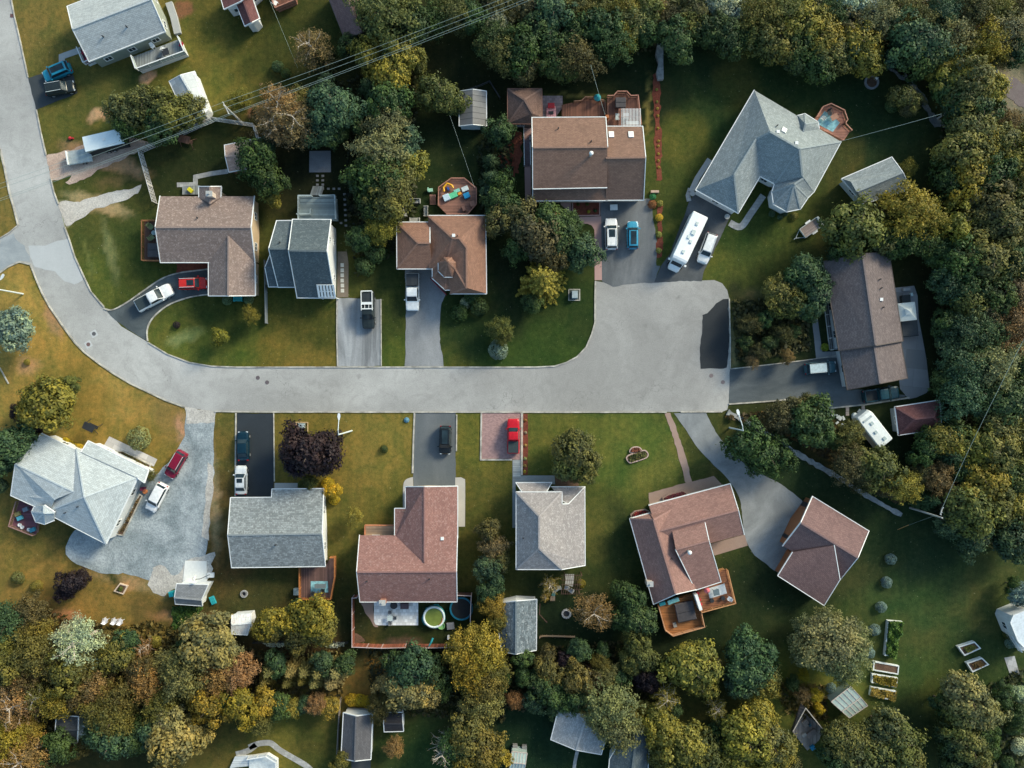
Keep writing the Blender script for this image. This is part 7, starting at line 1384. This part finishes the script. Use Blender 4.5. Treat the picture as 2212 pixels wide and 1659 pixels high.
# ---------------------------------------------------------------- trees: x, y, radius, kind, colour (plan units)
TL = '''275 237 38 D O;318 226 40 D O;368 240 44 D O;413 236 32 D O;345 270 38 D G;278 268 30 D G;517 218 22 F Y;553 345 42 D G;583 392 36 D G;590 425 20 D Y;575 320 25 D T;
675 107 40 V R;695 125 30 C N;755 100 26 D G;838 38 58 F O;890 66 42 D G;808 20 36 F G;800 118 38 D Y;868 122 42 D Y;850 160 40 D Y;905 140 24 D O;838 175 36 D O;803 192 24 D T;842 218 45 D G;838 272 42 F S;828 330 52 F S;878 318 38 D T;815 382 52 D G;885 358 38 D Y;770 392 28 D T;845 400 48 F O;800 440 36 D G;838 440 45 D O;778 515 28 D G;823 492 32 F Y;788 575 24 B G;812 545 26 B G;
610 235 46 V R;640 262 46 V R;598 272 40 V R;650 225 30 F O;722 232 50 D T;704 190 24 D T;700 285 38 D T;748 255 34 D G;728 290 30 D G;600 145 14 B T;618 160 12 B G;560 245 18 B N;
953 205 42 D O;930 195 24 F O;975 225 24 D G;1068 88 38 F G;1085 115 38 F O;1072 55 26 F W;1078 283 30 D G;1060 345 22 C T;1062 385 26 C T;1085 400 30 D G;1078 440 34 D G;1080 478 34 D N;1110 455 28 D G;1060 420 20 D T;980 30 36 F O;940 40 34 F G;1020 40 34 D G;1060 12 30 D N;
1130 112 42 D G;1195 30 44 D T;1187 92 38 D G;1160 60 36 D G;1250 20 36 F O;1150 20 34 D N;1240 72 36 D G;1293 62 42 D G;1345 78 30 F Y;1368 48 34 F S;1320 100 40 F G;1245 128 42 F N;1200 140 36 D G;1305 20 34 D O;1345 15 34 F Y;1395 25 36 D O;1395 65 34 D G;1420 15 30 S R;1445 45 30 F N;1462 85 40 D G;1480 62 34 F O;1500 30 34 D N;1555 15 34 D W;1585 28 28 D W;1528 72 38 D G;1575 80 38 D G;1640 40 44 F O;1615 75 34 D G;1655 92 40 D O;1140 150 30 D N;
1690 35 44 F O;1680 95 40 D O;1735 55 44 D Y;1725 95 38 D G;1775 85 42 D Y;1790 120 40 D O;1765 140 40 D G;1715 125 34 D G;1850 92 40 D Y;1868 128 38 D Y;1832 60 34 D N;1835 15 36 D W;1840 110 34 D G;1895 45 42 F S;1870 20 32 D W;1800 30 36 F G;1940 20 32 F O;1960 85 48 D T;2000 95 50 D T;1985 130 42 D G;1985 50 34 F O;2062 82 40 F S;2035 30 36 F T;2055 55 30 D N;2130 92 42 F Y;2150 120 28 F O;2100 25 40 F N;2105 60 30 F R;2170 70 42 F S;2160 35 36 F O;2200 105 34 D T;2200 30 34 F N;
2035 150 36 D Y;2058 170 42 D Y;2095 190 52 D O;2130 195 42 D Y;2070 225 42 D G;2110 240 42 D G;2040 190 34 D G;1925 230 17 B T;1955 210 28 D O;1968 225 22 D N;2100 285 48 D O;2075 330 50 D O;2125 320 44 D Y;2170 310 42 D O;2195 345 42 D Y;2175 268 26 F R;2045 395 38 D G;2090 385 48 D Y;2140 385 46 D G;2190 400 44 D O;2145 440 50 D N;2200 450 42 D O;1957 368 19 F Y;
1845 490 58 D O;1825 520 36 D G;1960 462 56 F Y;2000 475 38 F Y;1905 462 32 D N;1935 515 42 D G;1900 515 38 D O;1990 520 36 D G;1740 590 42 D T;1762 640 38 D T;1715 605 30 D G;1680 632 36 D O;1706 662 32 D O;1745 665 28 D G;1775 605 22 D T;
2065 485 42 D Y;2110 470 42 D O;2160 490 50 D O;2030 545 34 D G;2070 560 46 D G;2130 565 52 D O;2190 560 42 D G;2045 615 38 D T;2090 625 42 D G;2150 640 40 D G;2195 640 34 D R;2175 665 26 D W;2085 655 40 D O;2130 690 36 D N;2085 715 42 F T;2125 720 40 F T;2045 700 30 D G;2195 700 42 F R;2170 745 34 F R;2060 750 32 D T;2120 770 36 D G;2080 795 44 F T;2145 795 48 F S;2195 790 36 D G;2050 830 34 F G;
2075 850 46 F T;2120 855 40 D G;2180 865 48 D G;2160 900 40 D O;2040 948 38 D Y;2010 955 28 D G;2000 970 34 D G;2062 945 36 D G;2050 985 38 C T;2105 965 42 D Y;2150 965 46 D O;2200 950 36 D O;2085 1010 34 D G;2120 1045 46 D Y;2025 1035 32 F R;2160 1020 40 D G;2200 1020 40 D O;2010 1080 28 C T;2060 1075 36 D N;2095 1105 54 D O;2155 1090 44 D O;2195 1105 40 D Y;2060 1130 36 F T;2105 1160 38 D T;2180 1165 42 D T;2210 1180 36 D G;1990 1020 26 D N;
1618 965 44 D G;1655 985 43 D G;1680 985 34 D G;1745 905 46 D G;1722 890 30 D N;1684 905 34 F N;1770 930 32 D G;1800 950 20 F G;1832 937 26 F O;1830 968 20 F O;1862 998 34 D O;1900 1015 42 D O;1834 1005 34 F N;1865 1030 30 F N;1945 1050 36 F Y;1970 1040 22 D O;1915 1045 30 D N;1745 875 24 D N;
1135 490 42 D N;1190 485 42 D G;1160 520 48 D N;1215 520 38 D G;1190 548 36 D N;1120 540 30 D G;1225 485 30 D G;1262 545 36 D T;1245 560 26 D T;1172 602 52 C Y;1150 655 22 D G;
993 675 20 B G;1035 665 22 B G;1020 642 20 B G;1005 655 14 B W;1080 708 24 F O;1088 725 18 F O;1075 757 22 B B;
27 712 42 D B;476 730 20 D Y;542 680 17 F Y;382 702 8 B P;59 782 8 B Y;100 875 54 D Y;75 890 30 D Y;128 862 34 D Y;152 830 20 D O;15 965 48 D T;5 1000 30 D T;38 892 18 D P;68 918 26 D P;302 948 27 B S;325 1027 12 F O;0 1050 16 D T;143 952 8 B A;172 966 10 B A;
152 1262 26 D P;172 1248 20 D P;140 1280 18 D P;80 1265 14 B Y;40 1248 15 B O;175 1384 46 V W;155 1372 30 F W;
20 1350 40 F T;72 1320 34 F N;15 1400 42 F O;70 1360 34 F O;20 1440 40 D O;80 1410 44 F O;120 1430 36 F N;150 1450 46 D O;60 1470 36 F N;90 1500 36 V O;130 1515 38 F Y;40 1520 44 V R;190 1440 36 F O;212 1480 36 F R;250 1420 38 D O;275 1395 30 D G;230 1390 28 D N;180 1500 38 D N;262 1500 38 F O;275 1510 24 F S;220 1530 38 F O;250 1550 42 F O;215 1575 34 D T;245 1600 42 D T;290 1590 36 D G;375 1600 54 D S;365 1560 42 D S;335 1590 40 D T;410 1595 38 D S;320 1470 38 F R;350 1520 38 F O;300 1445 34 D N;450 1385 54 D S;430 1350 28 D S;480 1410 36 D S;400 1455 46 F S;365 1430 30 F S;475 1460 38 F R;515 1450 36 F R;430 1490 34 F O;455 1525 42 D Y;520 1520 42 D Y;490 1500 30 D G;338 1385 14 B Y;20 1595 40 F Y;55 1570 32 F Y;125 1615 36 D G;60 1635 46 V R;20 1650 36 F Y;100 1650 30 D N;170 1620 20 D N;310 1400 22 S R;400 1400 20 D G;
590 1342 38 D Y;600 1350 34 D O;675 1335 46 D Y;690 1360 36 D O;650 1370 34 D O;640 1330 30 D G;583 1450 26 C S;573 1470 22 C O;628 1450 24 C S;620 1475 20 C O;658 1450 24 C S;652 1470 18 C O;688 1452 26 C S;680 1475 22 C S;726 1450 28 C S;715 1475 26 C S;745 1430 24 D G;600 1430 24 D T;700 1430 26 D T;
575 1515 32 D Y;605 1525 28 D G;633 1528 22 D Y;655 1525 18 D T;685 1520 22 F R;713 1527 22 D Y;563 1555 26 F O;760 1512 15 B A;777 1513 15 B A;793 1515 14 B A;820 1525 26 F N;845 1515 22 D N;878 1490 42 D S;845 1475 28 D S;915 1490 34 D S;890 1445 44 D T;930 1450 34 D G;860 1440 30 D G;950 1490 26 D G;
1005 1400 40 F Y;1045 1405 44 F Y;1015 1440 42 F Y;1060 1440 34 F O;1045 1480 38 F O;1015 1470 30 D G;1042 1520 36 F S;1020 1530 26 F S;1015 1590 44 D O;985 1610 38 D G;1045 1610 42 D O;1010 1640 36 D Y;1065 1635 30 D Y;738 1645 20 D O;852 1613 19 F R;958 1620 34 X R;965 1600 26 X R;1065 1308 26 F Y;1055 1275 24 D T;1072 1255 22 D T;1060 1145 28 D N;1066 1180 26 F R;1052 1222 28 D T;1080 1210 22 D O;1045 1300 18 D G;1075 1340 22 D O;1035 1375 24 D O;1085 1470 18 D G;
670 978 54 D P;645 960 34 D P;695 960 34 D P;690 995 32 D P;640 995 32 D P;712 980 20 D P;718 1062 17 D A;710 1045 15 B A;722 1078 13 B A;670 1042 16 D O;655 1048 12 B G;765 1118 18 F Y;
1248 980 44 D O;1230 1000 34 D O;1265 1005 30 D O;1248 955 32 D O;1242 1032 12 F S;1188 1262 24 S Y;1178 1290 12 S Y;1281 1318 38 V R;1255 1260 10 B Y;
1366 1300 34 D G;1350 1280 26 D G;1378 1340 34 D G;1345 1335 28 D G;1376 1390 32 D O;1390 1420 30 D O;1360 1430 24 D O;1251 1404 25 D T;1298 1430 20 F O;1300 1405 16 D G;1128 1460 22 D G;1183 1450 30 D O;1190 1490 32 D G;1160 1480 28 D G;1246 1470 36 D O;1250 1510 30 D G;1215 1515 24 D G;1280 1480 28 D N;1318 1525 48 F S;1330 1570 44 F S;1295 1545 32 F S;1350 1545 30 F Y;1153 1515 22 D T;1198 1528 18 D T;1113 1510 18 F R;1310 1460 26 F O;1340 1465 22 D G;1273 1447 14 S R;1130 1420 22 D G;1180 1420 22 D N;1220 1430 20 D P;1240 1530 20 D O;
1496 1440 48 D Y;1480 1415 30 D Y;1510 1475 36 D Y;1520 1430 30 D R;1438 1505 34 S Y;1546 1528 28 S Y;1378 1465 20 D P;1400 1468 24 D P;1600 1405 42 D T;1640 1420 42 D T;1615 1450 46 D T;1650 1465 36 D Y;1600 1475 34 D T;1660 1440 26 D G;
1440 1580 42 D Y;1415 1560 34 D Y;1475 1610 48 D Y;1520 1625 44 D O;1430 1620 34 D Y;1400 1535 24 D Y;1450 1530 22 D G;1540 1600 30 D G;1610 1590 50 D Y;1635 1550 44 D Y;1590 1630 44 D Y;1660 1600 44 D O;1650 1640 40 D Y;1565 1560 24 D O;
1790 1385 56 F S;1815 1410 50 F S;1760 1400 42 F S;1780 1350 32 F S;1840 1380 34 F S;1745 1365 28 F S;1820 1440 34 F S;1655 1575 30 D Y;1676 1612 32 D O;1712 1655 26 D O;1680 1630 36 D Y;
1820 1592 42 D O;1862 1600 40 D O;1806 1625 36 D G;1840 1630 44 D O;1910 1575 44 D O;1940 1600 48 D O;1900 1630 44 D O;1965 1640 36 D O;1870 1600 30 D G;2084 1500 48 D S;2110 1530 42 D S;2070 1545 42 D O;2040 1520 28 D G;2055 1600 34 D G;2090 1610 40 D O;2120 1580 30 D G;2060 1645 30 D G;2100 1650 30 D O;2205 1285 24 D B;2190 1265 16 D G;2182 1388 13 B B;2178 1370 12 B O;2200 1500 20 D W;2180 1530 22 B W;2150 1575 13 B T;2185 1570 20 B G;2175 1645 16 B G;2200 1610 20 B W;2165 1500 26 D G;2195 1545 24 D G;2140 1620 20 B G;1733 1500 16 F R;1768 1530 11 D A;1760 1500 14 F A;1710 1475 16 D G;1725 1500 10 B O;1735 1458 12 F A;1690 720 20 F N;1640 760 18 F N;1620 700 22 F N;1610 740 16 D G;1650 690 20 D G;1660 740 18 D G;1700 770 14 F R;1625 780 14 F R;1715 715 14 D G;830 970 9 B G'''
for row in TL.replace('\n', '').split(';'):
    f = row.split()
    if len(f) == 5: tree(float(f[0]), float(f[1]), float(f[2]), f[3], f[4])
# labels that point at one tree
LM = [(440,1120,'the gravel yard'),(200,60,'the topmost left house'),(338,240,'the black box trailer'),(420,520,'the brown speckled roof house'),(655,560,'the dark slate roofed house'),(1020,250,'the ribbed roof shed'),(985,425,'the octagonal play deck'),(950,550,'the turreted rust brown house'),(1270,340,'the large chocolate roofed house'),(1400,130,'the red mulch strip'),(1680,320,'the blue-grey hip roofed house'),(1885,390,'the long grey shed'),(1865,680,'the grey-brown roofed house'),(1980,680,'the white canvas gazebo'),(1975,900,'the wine red shed'),(1880,925,'the camper'),(1545,760,'the dark asphalt patch'),(1780,1190,'the detached mauve garage'),(1490,1190,'the rose brown roofed house'),(1185,1130,'the grey hip roofed house'),(880,1170,'the reddish L-shaped house'),(960,1330,'the round pool'),(600,1130,'the grey shingled house'),(170,1060,'the very pale roofed house'),(415,1290,'the barn-roofed shed'),(520,1345,'the rusty white shed'),(150,1565,'the dark roofed garden cabin'),(775,1590,'the dark gabled shed'),(850,1565,'the black roofed shed'),(1220,1320,'the fire pit'),(1115,1350,'the blue-grey shingled shed'),(1250,1580,'the long grey bottom roof'),(1475,1310,'the square orange deck'),(1835,1515,'the diagonal greenhouse'),(1750,1570,'the triangular shelter'),(1910,1460,'the three raised beds'),(2110,1420,'the two white planters'),(1130,1620,'the small bottom greenhouse'),(2030,1110,'the lower right utility pole'),(1800,260,'the orange octagonal deck'),(1885,175,'the circular stone edging'),(2040,255,'the leaning silver pole'),(2180,165,'the top right retaining wall'),(500,240,'the crossarm utility pole'),(770,30,'the long mauve top roof'),(2190,700,'the middle of the right edge'),(2200,500,'the upper right edge'),(1650,20,'the top edge right of centre'),(1100,20,'the top edge centre'),(2110,850,'the long right-hand wire'),(30,1450,'the lower left edge'),(20,700,'the left edge lamp'),(380,1500,'the lower left wood centre'),(1750,495,'the open utility trailer'),(560,1640,'the white gazebo'),(640,1480,'the row of pale conical crowns'),(400,300,'the wooden swing seat')]
DIRS = ['right of', 'upper right of', 'above', 'upper left of', 'left of', 'lower left of', 'below', 'lower right of']
grp = {}
for e, x, y, r, k, c, lab in TREES:
    if lab: continue
    l = min(LM, key=lambda q: (q[0]-x)**2+(q[1]-y)**2); a = math.degrees(math.atan2(l[1]-y, x-l[0])) % 360
    sz = '' if k == 'X' else ('small ' if r < 20 else 'big ' if r >= 44 else '')
    grp.setdefault((sz+CNAME[c]+' '+KNAME[k], DIRS[int((a+22.5)//45) % 8], l[2]), []).append((math.hypot(l[0]-x, l[1]-y), e))
ORD = ['nearest', 'second nearest', 'third nearest', 'fourth nearest', 'fifth nearest', 'sixth nearest']
for (d, w, l), es in grp.items():
    es.sort(key=lambda q: q[0])
    for i, (_, e) in enumerate(es): e['label'] = ('%s, %s %s' % (d, w, l)) if len(es) == 1 else '%s %s %s %s' % (ORD[i], d, w, l)
# undergrowth beneath the woods
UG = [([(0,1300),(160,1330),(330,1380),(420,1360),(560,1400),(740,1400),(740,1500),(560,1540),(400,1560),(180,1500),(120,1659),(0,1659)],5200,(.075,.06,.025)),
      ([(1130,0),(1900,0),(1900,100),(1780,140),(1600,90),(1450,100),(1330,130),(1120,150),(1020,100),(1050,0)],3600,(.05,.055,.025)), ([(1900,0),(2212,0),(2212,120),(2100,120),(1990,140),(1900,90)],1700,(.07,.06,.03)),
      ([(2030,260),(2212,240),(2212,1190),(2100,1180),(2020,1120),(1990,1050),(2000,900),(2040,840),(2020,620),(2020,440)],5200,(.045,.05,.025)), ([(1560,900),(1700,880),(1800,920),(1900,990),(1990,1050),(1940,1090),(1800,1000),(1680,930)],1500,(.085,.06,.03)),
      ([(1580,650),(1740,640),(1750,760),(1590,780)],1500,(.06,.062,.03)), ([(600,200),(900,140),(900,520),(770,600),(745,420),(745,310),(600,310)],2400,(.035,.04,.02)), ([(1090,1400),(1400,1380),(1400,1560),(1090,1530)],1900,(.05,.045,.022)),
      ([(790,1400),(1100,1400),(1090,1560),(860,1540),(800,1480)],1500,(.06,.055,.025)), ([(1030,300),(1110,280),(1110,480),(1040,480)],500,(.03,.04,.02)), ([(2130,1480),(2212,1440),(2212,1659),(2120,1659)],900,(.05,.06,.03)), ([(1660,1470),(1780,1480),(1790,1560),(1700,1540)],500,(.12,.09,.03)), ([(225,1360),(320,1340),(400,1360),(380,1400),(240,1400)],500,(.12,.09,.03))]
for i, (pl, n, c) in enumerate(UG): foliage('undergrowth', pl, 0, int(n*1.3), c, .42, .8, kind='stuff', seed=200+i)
